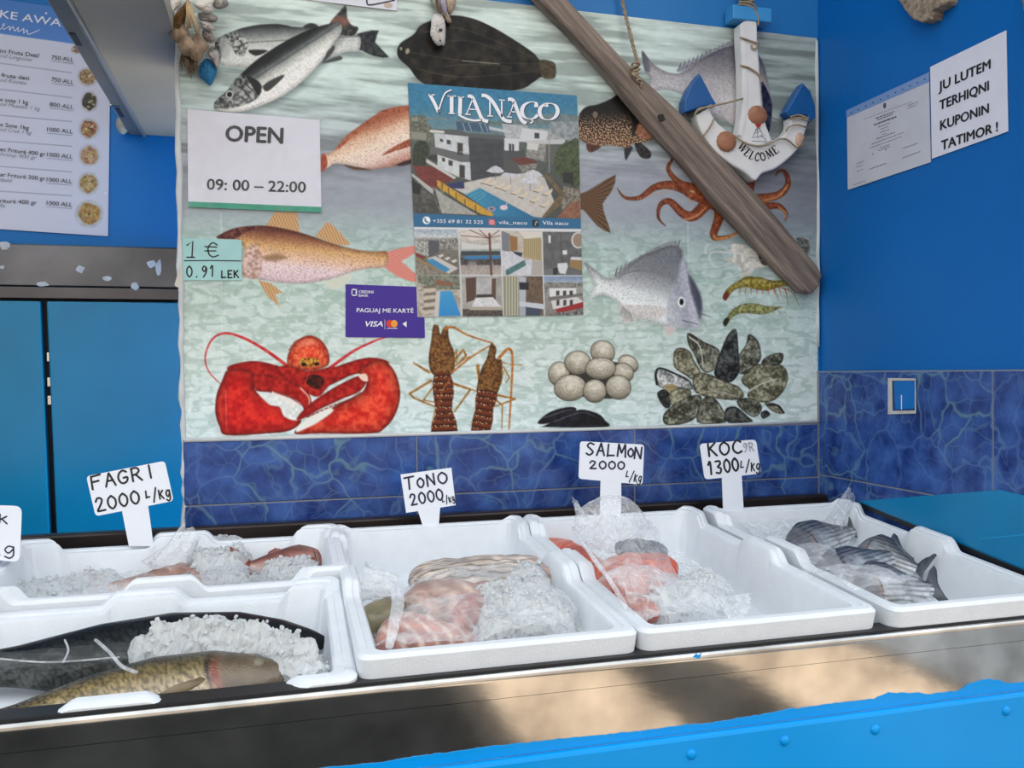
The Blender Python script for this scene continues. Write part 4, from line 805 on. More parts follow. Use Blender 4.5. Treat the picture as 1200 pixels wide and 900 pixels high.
# ---------------------------------------------------------------- hotel flyer
def flyer():
    t = thing('hotel_flyer', 'colour flyer of a hotel with pool photographs, stuck in the middle of the poster', 'flyer', loc=onY(582, 235, -0.004))
    cv = Canvas(WALL, 0.0040, [(478, 97), (676.8, 112), (489.5, 371.5), (683.8, 369.3)], 0.0011, (206, 208, 212))
    R = lambda pts: cc(460, 90, 5, pts); fl = lambda q, c, **k: cv.fill(R(q), c, **dict(dict(smooth=0, soft=.5), **k))
    cv.begin('photograph', 'large photograph of a white building with a pool')
    fl([(86, 30), (1082, 108), (1104, 892), (124, 880)], lambda u, v, s, tt: ramp(v, [(97, (40, 118, 156)), (125, (52, 120, 152)), (150, (104, 134, 142)), (165, (84, 92, 88)), (230, (72, 74, 70))])*(0.86+0.28*fbm(u/3, v/3, 3))[:, None])
    fl([(95, 235), (200, 255), (380, 245), (380, 270), (560, 285), (1085, 280), (1085, 230), (960, 215), (800, 240), (620, 262), (300, 240)], mottled((92, 112, 110), (120, 132, 132), 3)); fl([(96, 230), (190, 225), (200, 262), (230, 300), (240, 400), (100, 370)], mottled((120, 122, 108), (84, 84, 72), 2))
    for q in ([(110, 320), (200, 330), (198, 372), (108, 360)], [(112, 240), (150, 236), (150, 262), (112, 258)]): fl(q, (140, 138, 124))
    fl([(640, 275), (790, 285), (800, 380), (660, 360)], mottled((186, 188, 188), (160, 162, 164), 3)); fl([(790, 300), (1000, 310), (1010, 390), (790, 390)], mottled((176, 178, 176), (140, 142, 144), 3)); fl([(760, 300), (910, 318), (900, 390), (740, 380)], (204, 206, 206)); fl([(930, 262), (1085, 262), (1085, 400), (930, 330)], mottled((120, 130, 132), (160, 164, 164), 3)); fl([(780, 375), (1012, 365), (1010, 395), (790, 395)], (190, 190, 188)); fl([(790, 390), (900, 395), (895, 500), (780, 470)], mottled((120, 118, 112), (160, 158, 150), 2))
    fl([(900, 400), (960, 395), (960, 510), (900, 500)], (92, 92, 88)); fl([(790, 385), (858, 392), (850, 432), (786, 425)], (206, 204, 196)); fl([(832, 328), (860, 330), (860, 362), (832, 360)], (56, 60, 62))
    fl([(560, 290), (700, 318), (690, 332), (560, 308)], (188, 192, 194)); fl([(370, 260), (560, 278), (572, 326), (380, 312)], (60, 86, 112)); 
    for x in (410, 445, 510, 540): cv.stroke(R([(x, 270), (x+18, 318)]), .9, .9, (160, 176, 186), smooth=0)
    fl([(230, 306), (380, 310), (440, 330), (660, 345), (660, 365), (440, 358), (240, 330)], (86, 88, 88)); fl([(244, 330), (446, 350), (452, 460), (250, 412)], mottled((206, 208, 208), (186, 188, 190), 4)); fl([(444, 355), (655, 368), (650, 560), (560, 600), (462, 625), (450, 460)], mottled((58, 62, 66), (68, 72, 76), 5)); fl([(655, 358), (742, 365), (740, 440), (655, 430)], (206, 208, 210)); fl([(652, 440), (775, 430), (770, 480), (652, 490)], (74, 76, 78))
    for i in range(5): cv.stroke(R([(450, 410+i*40), (652, 400+i*40)]), .4, .4, (44, 48, 52), smooth=0, alpha=.7)
    fl([(222, 405), (400, 450), (450, 455), (452, 500), (400, 500), (222, 445)], (98, 98, 98)); fl([(262, 455), (400, 500), (455, 500), (460, 608), (380, 585), (262, 525)], mottled((208, 210, 210), (190, 192, 194), 4)); fl([(205, 460), (262, 455), (264, 500), (205, 480)], (52, 58, 50))
    for x, y, w_, h in ((380, 385, 32, 70), (278, 362, 18, 16), (318, 368, 22, 24), (290, 472, 18, 22), (328, 488, 24, 30), (392, 515, 32, 75), (682, 390, 14, 50), (700, 392, 12, 46)): fl([(x, y), (x+w_, y+5), (x+w_, y+h+5), (x, y+h)], (62, 56, 54))
    cv.stroke(R([(226, 318), (296, 324)]), 3.4, 3.4, (206, 204, 196), smooth=0); cv.stroke(R([(396, 440), (448, 446)]), .8, .8, (180, 184, 186), smooth=0)
    fl([(130, 395), (180, 375), (212, 400), (215, 450), (190, 480), (200, 515), (120, 520)], mottled((34, 42, 32), (58, 68, 50), 2), smooth=3); fl([(118, 520), (240, 525), (370, 600), (310, 620), (250, 665), (225, 665), (150, 590)], mottled((104, 44, 40), (122, 56, 50), 3)); fl([(200, 480), (375, 590), (360, 600), (195, 500)], (196, 192, 186))
    fl([(108, 560), (200, 640), (300, 660), (300, 800), (122, 800)], mottled((66, 66, 62), (120, 120, 112), 3)); fl([(110, 562), (240, 660), (235, 690), (112, 580)], (178, 176, 170)); fl([(118, 690), (230, 680), (280, 800), (122, 800)], mottled((92, 92, 86), (62, 62, 58), 3)); fl([(112, 600), (170, 640), (160, 690), (118, 680)], (30, 32, 32))
    fl([(250, 655), (300, 690), (500, 810), (290, 800), (265, 720)], mottled((150, 148, 142), (170, 168, 160), 3))
    fl([(330, 640), (560, 590), (800, 560), (890, 590), (960, 760), (880, 828), (700, 800), (430, 690)], mottled((186, 180, 172), (200, 194, 186), 4)); fl([(425, 690), (510, 650), (840, 828), (600, 822), (540, 770)], lambda u, v, s, tt: ramp(u, [(545, (54, 134, 164)), (590, (44, 122, 160)), (630, (24, 96, 140))])*(.9+.2*fbm(u/2, v/1.5, 3))[:, None]); 
    for i in range(4): cv.stroke(R([(430+i*22, 692+i*12), (505+i*14, 660+i*9)]), .9, .9, (104, 172, 190), smooth=0, alpha=.8)
    fl([(310, 630), (418, 612), (422, 655), (330, 655)], (44, 48, 96)); fl([(260, 605), (275, 608), (590, 812), (570, 815), (280, 660), (262, 640)], mottled((196, 150, 52), (176, 130, 44), 2)); fl([(262, 608), (590, 800), (590, 818), (520, 805), (430, 755), (370, 715), (268, 640)], mottled((206, 160, 62), (186, 140, 50), 2))
    for x, y in ((290, 640), (328, 672), (372, 702), (424, 738), (486, 772)): cv.stroke(R([(x, y-20), (x+2, y+18)]), .9, .9, (48, 40, 36), smooth=0)
    for x, y in ((545, 610), (580, 620), (628, 637), (662, 650), (720, 672), (762, 692), (830, 718), (888, 745), (905, 678), (852, 658)):
        fl([(x-28, y+8), (x+8, y-4), (x+28, y-24), (x+34, y-18), (x+26, y+2), (x-4, y+16)], (216, 198, 172)); cv.stroke(R([(x-26, y+12), (x+2, y+20)]), .7, .7, (70, 60, 54), smooth=0)
    for x, y, a in ((604, 545, 55), (692, 570, 58), (822, 568, 62), (806, 607, 66)):
        fl([(x-a, y+8), (x-a*.5, y-14), (x, y-26), (x+a*.55, y-12), (x+a, y+12), (x+a*.4, y+20), (x-a*.4, y+18)], mottled((214, 212, 216), (188, 186, 192), 2)); cv.stroke(R([(x, y+18), (x, y+60)]), .6, .6, (120, 118, 116), smooth=0)
    fl([(690, 480), (780, 470), (852, 500), (770, 528)], (104, 52, 46)); fl([(735, 520), (850, 505), (840, 540), (760, 560)], mottled((150, 146, 140), (96, 92, 88), 2)); fl([(690, 490), (735, 520), (735, 570), (650, 560), (655, 500)], (80, 80, 80))
    fl([(985, 400), (1040, 378), (1092, 370), (1098, 640), (1050, 640), (1000, 600), (960, 560), (948, 480)], mottled((50, 62, 38), (82, 92, 58), 2.4), smooth=2); fl([(1000, 560), (1060, 560), (1060, 630), (1000, 620)], (36, 40, 34)); fl([(900, 560), (1005, 680), (1000, 740), (900, 820), (870, 828), (980, 690), (890, 580)], mottled((120, 100, 72), (96, 82, 58), 2)); fl([(1000, 640), (1100, 660), (1100, 740), (1010, 790), (990, 770)], mottled((150, 140, 124), (92, 84, 74), 2)); fl([(1050, 735), (1100, 725), (1102, 830), (960, 828), (1010, 775)], mottled((120, 78, 56), (150, 104, 78), 1.6))
    cv.stroke(R([(918, 280), (918, 560)]), .9, .9, (150, 150, 146), smooth=0); cv.ell(R([(580, 774)])[0], 4.4, 2.8, (190, 150, 160)); cv.ell(R([(580, 774)])[0], 2.4, 1.4, (60, 90, 120)); cv.ell(R([(652, 766)])[0], 4.6, 3, (220, 196, 204)); cv.stroke(R([(640, 760), (664, 756), (668, 742)]), 1.3, 1, (228, 200, 208)); 
    fl([(120, 800), (590, 818), (1104, 832), (1104, 890), (126, 878)], (38, 102, 142))
    # eight small photographs in two rows
    Q = lambda pts: cc(470, 255, 1200/230, pts); f2 = lambda q, c, **k: cv.fill(Q(q), c, **dict(dict(smooth=0, soft=.5), **k))
    def cell(lab, q, c): cv.begin('photograph', lab); f2(q, c)
    cell('small photograph of a pool seen from above', [(80, 72), (348, 72), (362, 350), (92, 352)], lambda u, v, s, tt: ramp(v, [(268, (150, 164, 176)), (277, (196, 200, 202)), (282, (120, 116, 106)), (322, (108, 102, 92))])*(.8+.4*fbm(u/2, v/2, 7))[:, None])
    f2([(85, 140), (165, 145), (168, 240), (88, 210)], mottled((190, 190, 186), (120, 116, 110), 1.6)); f2([(168, 138), (235, 145), (230, 220), (170, 240)], (82, 84, 90)); f2([(235, 130), (348, 125), (350, 200), (235, 190)], mottled((170, 166, 160), (96, 92, 86), 1.6)); f2([(160, 250), (210, 235), (350, 310), (290, 345)], (196, 190, 184)); f2([(155, 262), (190, 250), (300, 315), (265, 342)], (58, 134, 178)); f2([(92, 255), (110, 262), (270, 350), (95, 352)], mottled((150, 142, 128), (112, 104, 92), 2)); cv.stroke(Q([(92, 250), (280, 345)]), 1, 1, (186, 140, 60), smooth=0); f2([(86, 215), (150, 240), (140, 255), (90, 235)], (124, 46, 42))
    for i in range(6): f2([(205+i*20, 225+i*8), (232+i*20, 215+i*8), (244+i*20, 225+i*8), (220+i*20, 238+i*8)], (206, 202, 196) if i % 2 else (120, 110, 100))
    cell('small photograph of a pool with loungers', [(92, 354), (362, 354), (372, 604), (104, 608)], mottled((150, 140, 128), (196, 184, 170), 2.5)); f2([(100, 354), (362, 354), (362, 440), (230, 440), (100, 400)], mottled((92, 100, 84), (140, 140, 124), 2)); f2([(215, 378), (330, 400), (310, 420), (205, 410)], (132, 92, 74)); f2([(235, 450), (310, 448), (366, 600), (225, 604)], lambda u, v, s, tt: ramp(v, [(342, (60, 150, 200)), (370, (36, 132, 196))]))
    for i in range(8): f2([(130+i % 3*8, 420+i*22), (215, 412+i*22), (210, 426+i*22), (140, 434+i*22)], (200, 186, 166) if i % 2 else (112, 100, 88))
    f2([(215, 450), (240, 448), (230, 604), (200, 604)], (196, 192, 188))
    cell('small photograph of an open parasol', [(352, 74), (608, 76), (612, 350), (366, 350)], lambda u, v, s, tt: ramp(v, [(268, (206, 198, 190)), (283, (190, 180, 170)), (296, (150, 160, 156)), (303, (60, 66, 70)), (312, (160, 150, 144)), (323, (176, 164, 156))])*(.85+.3*fbm(u/2, v/2, 17))[:, None])
    f2([(362, 100), (450, 76), (608, 78), (608, 120), (530, 128), (430, 140)], (214, 204, 196))
    for a in ((370, 110), (420, 76), (480, 76), (600, 78), (606, 110)): cv.stroke(Q([(535, 125), a]), .8, .8, (92, 56, 46), smooth=0)
    f2([(370, 150), (500, 170), (606, 150), (606, 190), (370, 195)], (206, 204, 200)); f2([(395, 235), (600, 232), (604, 252), (380, 255)], (50, 120, 170)); f2([(366, 205), (606, 205), (606, 228), (366, 232)], (56, 62, 66)); cv.stroke(Q([(540, 100), (552, 348)]), 2.4, 2.4, (96, 52, 46), smooth=0)
    for x in (390, 485, 530, 590): f2([(x-25, 255), (x+22, 255), (x+20, 290), (x-22, 290)], mottled((46, 42, 42), (92, 84, 80), 1.5))
    cell('small photograph of a hotel bed from the side', [(612, 80), (860, 84), (866, 352), (618, 352)], mottled((176, 166, 150), (196, 188, 174), 5)); f2([(612, 80), (665, 100), (665, 210), (615, 200)], (120, 122, 128)); f2([(665, 108), (712, 120), (712, 200), (668, 205)], (146, 104, 60)); f2([(745, 130), (858, 125), (860, 265), (748, 240)], lambda u, v, s, tt: np.array((170, 152, 110))*(.75+.35*np.abs(np.sin(u*1.4)))[:, None]); f2([(618, 205), (700, 210), (760, 260), (800, 258), (798, 350), (640, 350), (618, 290)], mottled((212, 212, 216), (190, 190, 196), 3)); f2([(640, 320), (755, 258), (765, 290), (660, 350), (640, 350)], mottled((62, 104, 104), (84, 124, 122), 2)); f2([(680, 205), (745, 215), (735, 240), (700, 225)], (48, 56, 72)); f2([(800, 258), (864, 270), (866, 352), (798, 352)], (172, 166, 158)); f2([(720, 84), (860, 86), (860, 118), (760, 130)], (216, 208, 196))
    cell('small photograph of a bed seen from its foot', [(368, 358), (618, 358), (626, 604), (376, 604)], mottled((150, 146, 140), (172, 168, 160), 5)); f2([(395, 370), (460, 365), (458, 500), (400, 520)], lambda u, v, s, tt: np.array((88, 64, 54))*(.7+.4*np.abs(np.sin(u*1.6)))[:, None]); f2([(552, 372), (580, 372), (578, 505), (555, 500)], (92, 66, 56)); f2([(460, 368), (555, 368), (552, 480), (460, 480)], mottled((186, 184, 182), (168, 166, 166), 4)); f2([(462, 470), (560, 468), (562, 492), (460, 494)], (56, 52, 52)); f2([(455, 490), (560, 486), (618, 548), (430, 550)], mottled((222, 220, 220), (196, 194, 194), 2)); f2([(376, 560), (622, 555), (624, 604), (376, 604)], mottled((96, 84, 78), (60, 54, 52), 2)); f2([(425, 545), (620, 545), (620, 566), (420, 566)], (172, 160, 146))
    cell('small photograph of curtains and a wooden wall', [(622, 358), (866, 358), (874, 600), (630, 604)], mottled((92, 74, 58), (112, 92, 74), 3)); f2([(626, 358), (720, 358), (718, 602), (632, 604)], lambda u, v, s, tt: np.array((172, 168, 146))*(.6+.5*np.abs(np.sin(u*.95)))[:, None]); f2([(720, 358), (765, 365), (762, 520), (722, 540)], (176, 182, 190)); f2([(722, 395), (782, 398), (780, 442), (724, 440)], (26, 30, 40)); f2([(722, 512), (870, 528), (872, 560), (722, 545)], (196, 200, 206)); f2([(760, 545), (860, 560), (850, 600), (760, 600)], (58, 70, 88)); f2([(722, 545), (762, 550), (762, 602), (722, 602)], (160, 166, 172))
    cell('small photograph of a grey bathroom', [(864, 86), (1104, 88), (1108, 352), (870, 352)], mottled((88, 88, 88), (104, 104, 104), 4)); f2([(900, 108), (915, 110), (914, 156), (902, 154)], (222, 224, 226)); cv.ell(Q([(1084, 138)])[0], 8.2, 9.6, (226, 226, 226)); cv.ell(Q([(1085, 138)])[0], 6.8, 8.2, (150, 130, 112)); f2([(1040, 240), (1106, 242), (1106, 262), (1035, 258)], (206, 206, 206)); f2([(1032, 260), (1106, 262), (1106, 325), (1030, 300)], (150, 118, 76)); f2([(958, 280), (1015, 276), (1020, 300), (1005, 345), (970, 340), (955, 305)], (212, 212, 212)); f2([(988, 200), (1015, 200), (1015, 226), (988, 226)], (220, 222, 222)); f2([(930, 310), (960, 305), (955, 350), (930, 350)], (44, 46, 50)); cv.stroke(Q([(975, 100), (985, 270)]), .6, .6, (60, 62, 64), smooth=0); f2([(870, 320), (925, 310), (925, 352), (870, 352)], (110, 110, 112))
    cell('small photograph of a white two-storey building', [(872, 360), (1110, 358), (1116, 594), (880, 602)], lambda u, v, s, tt: ramp(v, [(324, (120, 140, 168)), (334, (176, 184, 190)), (340, (150, 146, 140)), (368, (130, 124, 116))])*(.85+.3*fbm(u/2, v/2, 27))[:, None]); f2([(905, 430), (1070, 430), (1072, 470), (910, 490)], (222, 220, 218)); f2([(915, 500), (1060, 475), (1110, 510), (1110, 540), (930, 560)], (210, 208, 206)); f2([(900, 486), (1110, 462), (1112, 478), (905, 510)], (110, 106, 104)); f2([(945, 560), (1114, 515), (1114, 550), (960, 592)], (150, 34, 38)); f2([(872, 400), (905, 395), (1110, 400), (1112, 428), (1060, 430), (905, 432), (880, 470)], mottled((150, 146, 140), (104, 100, 96), 2)); f2([(905, 590), (1000, 575), (1115, 552), (1116, 594), (905, 600)], mottled((150, 148, 144), (70, 68, 66), 2))
    for x in (948, 990, 1030): f2([(x, 448), (x+20, 446), (x+20, 474), (x, 478)], (60, 56, 54)); f2([(x+2, 505), (x+20, 502), (x+20, 535), (x+2, 540)], (64, 58, 56))
    for q in ([(80, 62), (1104, 74)], ): cv.stroke(Q(q), 1.4, 1.4, (220, 222, 226), smooth=0)
    for q in ([(350, 72), (368, 604)], [(610, 76), (626, 604)], [(862, 84), (876, 602)]): cv.stroke(Q(q), .8, .8, (216, 218, 222), smooth=0)
    cv.begin('icon', 'white telephone icon')
    cv.ell(R([(199, 841)])[0], 4.5, 4.6, (240, 242, 244)); cv.stroke(R([(191, 832), (193, 845), (206, 852)]), 1.5, 1.5, (30, 60, 90)); cv.begin('icon', 'pink camera icon'); cv.fill(R([(562, 834), (600, 836), (602, 870), (563, 868)]), mottled((196, 66, 96), (206, 110, 84), 5), smooth=0); cv.ell(R([(582, 852)])[0], 2.2, 2.2, (240, 220, 224)); cv.ell(R([(582, 852)])[0], 1.3, 1.3, (196, 66, 96)); cv.begin('icon', 'black square icon'); cv.fill(R([(820, 838), (856, 840), (856, 878), (820, 876)]), (20, 26, 34), smooth=0); cv.stroke(R([(836, 868), (842, 848), (848, 852)]), 1.0, 1.0, (210, 220, 224))
    cv.build('sheet', PRINT, t, gain=1.02)
    N_ = dict(nx=3.0, ny=-0.6, thin=0.42)
    strokes = [([(219, 104), (246, 155), (270, 208)], 3.6), ([(268, 207), (292, 130), (312, 92), (346, 77)], 1.6), ([(210, 104), (248, 106)], 1.2), ([(346, 112), (346, 212)], 4.2), ([(322, 113), (372, 113)], 1.2), ([(328, 214), (366, 216)], 1.2), ([(398, 118), (394, 220)], 4.2), ([(382, 118), (420, 120)], 1.2), ([(384, 220), (430, 245), (480, 256), (524, 252)], 2.2), ([(434, 218), (452, 175), (470, 128)], 1.3), ([(440, 112), (470, 124), (505, 205), (528, 250), (560, 262)], 3.8), ([(446, 190), (490, 192)], 1.2), ([(425, 219), (458, 222)], 1.2),
        ([(522, 108), (552, 114), (590, 150), (634, 225), (660, 255), (698, 262)], 3.8), ([(571, 140), (571, 228)], 1.8), ([(556, 229), (588, 231)], 1.2), ([(640, 136), (640, 236)], 1.8), ([(624, 135), (658, 138)], 1.2), ([(680, 234), (698, 190), (712, 145)], 1.3), ([(676, 132), (708, 140), (738, 215), (760, 258), (784, 272)], 3.8), ([(688, 204), (728, 207)], 1.2), ([(670, 234), (700, 237)], 1.2),
        ([(842, 178), (838, 152), (806, 148), (772, 166), (758, 200), (770, 232), (800, 247), (832, 240), (850, 222)], None), ([(812, 248), (822, 262), (806, 272)], 1.4), ([(896, 158), (868, 180), (862, 212), (882, 244), (920, 252), (954, 234), (968, 200), (955, 168), (925, 155), (905, 160), (902, 176)], None)]
    for off, dx, m_, nm in ((0.0044, 0.9, mat('dark print shadow', (0.03, 0.06, 0.10), .6), 'lettering_shadow'), (0.0047, 0, WHITEINK, 'lettering')):
        L = Letters(WALL, off)
        for q, w_ in strokes:
            P = [(a+dx, b+dx) for a, b in R(q)]
            if w_ is None: L.nib(P, nx=4.6, ny=0.4, thin=.55)
            else: L.stroke(P, w_*1.05, smooth=5 if len(P) > 2 else 0, cap=False)
        if nm == 'lettering':
            L.text('+355 69 81 32 525', R([(236, 854)])[0], R([(530, 862)])[0], 4.4, .004); L.text('vila_naco', R([(622, 862)])[0], R([(790, 866)])[0], 4.4, .004); L.text('Vila naco', R([(878, 866)])[0], R([(1030, 870)])[0], 4.8, .004)
        L.build(nm, m_, t)
flyer()
def strip_sign():
    t = thing('paper_sign', 'white paper strip with dark writing, cut off at the top above the sea bass', 'sign', loc=onY(430, 3, -0.004))
    slab('paper', [(330, -38), (464.5, -22), (465, 12.5), (330, -4)], WALL, 0.003, 0.0042, PAPER, t)
    Letters(WALL, 0.0046).stroke([(431, -8), (430, 3.5), (436, 5.5), (462, 0.2)], 1.7, 4).build('lettering', INKBLUE, t)
    Letters(WALL, 0.0047).disc((455, 6), 5, 3).build('picture', mat('beige ink', rgb(196, 178, 160), .6), t)
strip_sign()
# ---------------------------------------------------------------- menu on the rear wall
def menu():
    t = thing('menu_board', 'white take-away menu sheet with blue header on the wall above the fridge', 'menu', loc=REAR.at(60, 140, 0.003))
    P = lambda x, y: (x/2.8125, y/2.8125); pts = [(-160, -23), (130, 17), (-160, 258), (126.6, 276.8)]
    cv = Canvas(REAR, 0.004, pts, 0.0016, (218, 216, 226))
    cv.begin('header', 'blue header band'); cv.fill([(-180, -40), (150, 0), (150, 60.5), (60, 47.6), (-180, 15)], lambda u, v, s, tt: ramp(v, [(5, (62, 126, 194)), (48, (74, 132, 202))]), smooth=0); 
    dish = [(0, None), (90, 58, 7, 5, 9), (103, 90, 12, 11, 9), (105, 119, 10, 12, 10), (104, 151, 12, 12, 9), (104.5, 182, 12, 12.5, 9), (103.5, 215, 12, 13, 9), (104.5, 250.5, 16, 15.5, 10)]
    pal = [None, ((120, 90, 70), (170, 120, 100)), ((120, 84, 56), (196, 160, 110)), ((34, 32, 30), (66, 60, 40)), ((120, 66, 44), (196, 140, 90)), ((168, 116, 82), (216, 172, 130)), ((150, 112, 60), (206, 176, 120)), ((150, 108, 54), (206, 160, 90))]
    for i in range(1, 8):
        x, y, a, b, _ = dish[i]; cv.begin('dish_picture', 'round picture of a seafood dish')
        cv.ell((x, y), a*1.06, b*1.06, mottled((206, 204, 204), (190, 186, 184), 4), soft=1.2)
        r_ = random.Random(i); cv.fill([(x+a*.88*r_.uniform(.82, 1.05)*math.cos(q), y+b*.88*r_.uniform(.82, 1.05)*math.sin(q)) for q in np.linspace(0, 6.28, 13)[:-1]], mottled(*pal[i], 2.2, i))
        for k in range(16):
            q, s_ = r_.uniform(0, 6.28), r_.uniform(0, .68); c = [(206, 190, 60), pal[i][1], pal[i][0], (226, 206, 170)][k % 4]; cv.ell((x+a*s_*math.cos(q), y+b*s_*math.sin(q)), 1.8, 1.0, tuple(np.array(c)*r_.uniform(.7, 1.05)), r_.uniform(0, 3), soft=.4)
    cv.cur = 0
    for y0, y1 in ((74, 85.3), (104.5, 114.5), (135, 142.5), (165, 171.5), (195, 201.5), (224, 229.5)): cv.stroke([(-160, y0-(y1-y0)*160/84), (84, y1)], .55, .55, (120, 120, 128), smooth=0)
    cv.build('sheet', PRINT, t, gain=1.0)
    W = Letters(REAR, 0.0048); c = lambda x, y: (x/6.43, y/6.43)
    W.text('TAKE AWAY', (-26, 16.4), (83, 33), 9.2, .02); 
    W.stroke([c(-60, 215), c(-20, 190), c(-10, 225), c(30, 195), c(35, 180), c(20, 185), c(25, 220), c(60, 205), c(75, 200), c(72, 228), c(100, 200), c(110, 235), c(140, 205), c(135, 238), c(165, 225), c(180, 215), c(178, 250), c(205, 225), c(210, 258), c(240, 250), c(298, 225)], .9, 4).build('header_lettering', WHITEINK, t)
    L = Letters(REAR, 0.0048); G = Letters(REAR, 0.0048)
    rows = [('ini Fruta Deti/', 'od Linguine', '750 ALL', (0, 61.5), (46, 67.5), (0, 67), (37, 72), (60, 69.3), (86, 72.3)), ('fruta deti', 'od Risotto', '750 ALL', (1.5, 90), (34, 94), (0, 95.5), (31, 99.5), (60, 95), (86, 98.8)), ('e sote 1 kg', 'od Mussels 1 kg', '800 ALL', (0, 118.5), (33, 122.5), (0, 123.8), (47, 129.8), (58, 124.4), (86, 128)),
            ('e Sote 1kg', 'od Crab 1 kg', '1000 ALL', (0, 147.8), (33.5, 152.2), (0, 153.5), (37, 158), (55, 153.8), (85, 156.6)), ('ec Friturë 400 gr', 'hrimp 400 gr', '1000 ALL', (0, 177), (53, 183), (0, 182.5), (43, 187), (55, 183.2), (85, 186)), ('ar Friturë 300 gr', 'quid', '1000 ALL', (0, 206.5), (53, 211.8), (0, 212), (14, 214), (54.5, 212.6), (84.5, 215)), ('riturë 400 gr', 'Mix', '1000 ALL', (0, 237.5), (43, 239.8), (-3, 242.5), (7, 243.4), (54.5, 240), (84.5, 242.4))]
    for a, b, p, a0, a1, b0, b1, p0, p1 in rows:
        L.text(a, a0, a1, 5.0, .008); L.text(p, p0, p1, 5.0, .008); G.text(b, b0, b1, 4.8, -.004, shear=.25); L.stroke([(p0[0], p0[1]+2.2), (p1[0], p1[1]+2.2)], .35, cap=False)
    L.build('lettering', mat('dark grey ink', (.05, .05, .06), .6), t); G.build('italic_lettering', mat('light grey ink', (.24, .24, .26), .6), t)
    for x, y in ((123.5, 226.5), (54, 15.5)): Letters(REAR, 0.005).disc((x, y), 1.3, 1.2).build('pin', WHITEINK, t)
menu()
# ---------------------------------------------------------------- papers on the right wall
def notice():
    t = thing('notice', 'white paper with large black words in capitals on the right blue wall', 'notice', loc=RIGHT.at(1136, 112, 0.002))
    slab('paper', [(1090, 78.5), (1179, 35.5), (1181, 154), (1092, 186)], RIGHT, 0.001, 0.0022, PAPER, t)
    L = Letters(RIGHT, 0.0027); up = (0, -1)
    for s_, a, b, h in (('JU LUTEM', (1100, 107), (1160.5, 80), 11.5), ('TERHIQNI', (1101, 129), (1158.5, 105.5), 11.5), ('KUPONIN', (1102, 152.5), (1158.5, 132), 11.5), ('TATIMOR !', (1103, 176), (1169, 153.5), 11.5)): L.text(s_, a, b, h, .045, up)
    L.build('lettering', INK, t)
notice()
def certificate():
    t = thing('certificate', 'grey printed certificate in a punched plastic sleeve on the right blue wall', 'certificate', loc=RIGHT.at(1040, 155, 0.002))
    slab('paper', [(992.5, 136), (1088.5, 95), (1090.5, 190), (993.5, 222.5)], RIGHT, 0.001, 0.0020, PAPERD, t)
    slab('sleeve', [(991.5, 129.5), (1088.5, 84.5), (1088.5, 96), (992, 138)], RIGHT, 0.001, 0.0024, mat('bluish plastic strip', rgb(120, 150, 196), .3), t, label='bluish punched plastic strip')
    D = Letters(RIGHT, 0.0028)
    for i in range(11): f = (i+.5)/11; D.disc((993+95*f, 134.2-43.4*f), .9, .9, 8)
    D.build('punched_holes', mat('dark blue', rgb(24, 60, 120), .5), t)
    L = Letters(RIGHT, 0.0026); r_ = random.Random(2)
    def ln(x0, x1, y, w_): L.stroke([(x0, y-(x0-1036)*.37), (x1, y-(x1-1036)*.37)], w_, cap=False)
    for x0, x1, y, w_ in ((1012, 1070, 131, .35), (1026, 1048, 135, .9), (1028, 1046, 137.5, .8), (1024, 1050.5, 142, 1.5), (1029, 1043, 146.5, .6), (1032, 1041, 150, .5), (1031, 1042, 153.5, .5), (1034, 1039, 157, .5), (1027, 1049, 159.5, .7), (1021, 1059, 163.5, .5), (1019, 1057, 167.5, .5), (1031, 1043, 171.5, .5), (1029, 1044, 174, .6), (1019, 1039, 192, .7), (1058, 1075, 182, .6), (1058, 1078, 193, .6), (1064, 1076, 134, .6), (1063, 1074, 137, .5), (1003, 1013, 180, .5), (1004, 1012, 184, .5), (1004, 1011, 189, .5), (1009, 1025, 208, .6), (1000, 1014, 203.5, .5)):
        x = x0
        while x < x1: d = r_.uniform(1.6, 4.5); ln(x, min(x+d, x1), y, w_); x += d+.7
    L.area([(1034.8, 122), (1036.4, 120.5), (1038.2, 121), (1038.6, 124.5), (1036.8, 127.5), (1035, 126)]); L.disc((1038, 175.5), .7); L.disc((1022.8, 180.5), .7)
    L.build('lettering', mat('faint print', (.10, .10, .11), .6), t); 
certificate()
# ================================================================ HANGING THINGS
M_BARK = mat('cork bark', rgb(150, 132, 112), 0.9, 0, 0.45, 120, [(160, 0.9, 0.004), (45, 0.6, 0.006)])
def bark(name, label, pts, seed):
    r_ = random.Random(seed); P = []
    for i in range(len(pts)):
        a, b = np.array(pts[i]), np.array(pts[(i+1) % len(pts)])
        for k in range(4): P.append(tuple(a+(b-a)*k/4+np.array([r_.uniform(-.9, .9), r_.uniform(-.9, .9)])))
    o = slab(name, P, RIGHT, 0.0005, 0.022, M_BARK, None, 0.003); return tag(o, label, 'cork')
bark('cork_bark', 'piece of brown cork bark on the right wall above the papers', [(1040, -40), (1090, -60), (1112, -10), (1107, 5), (1094, 12), (1090, 22), (1080, 26), (1068, 22), (1060, 12), (1052, 0)], 1)
bark('cork_bark', 'piece of brown cork bark cut off at the top right corner', [(1194, -30), (1240, -55), (1250, 20), (1215, 44), (1203, 32), (1198, 12)], 2)
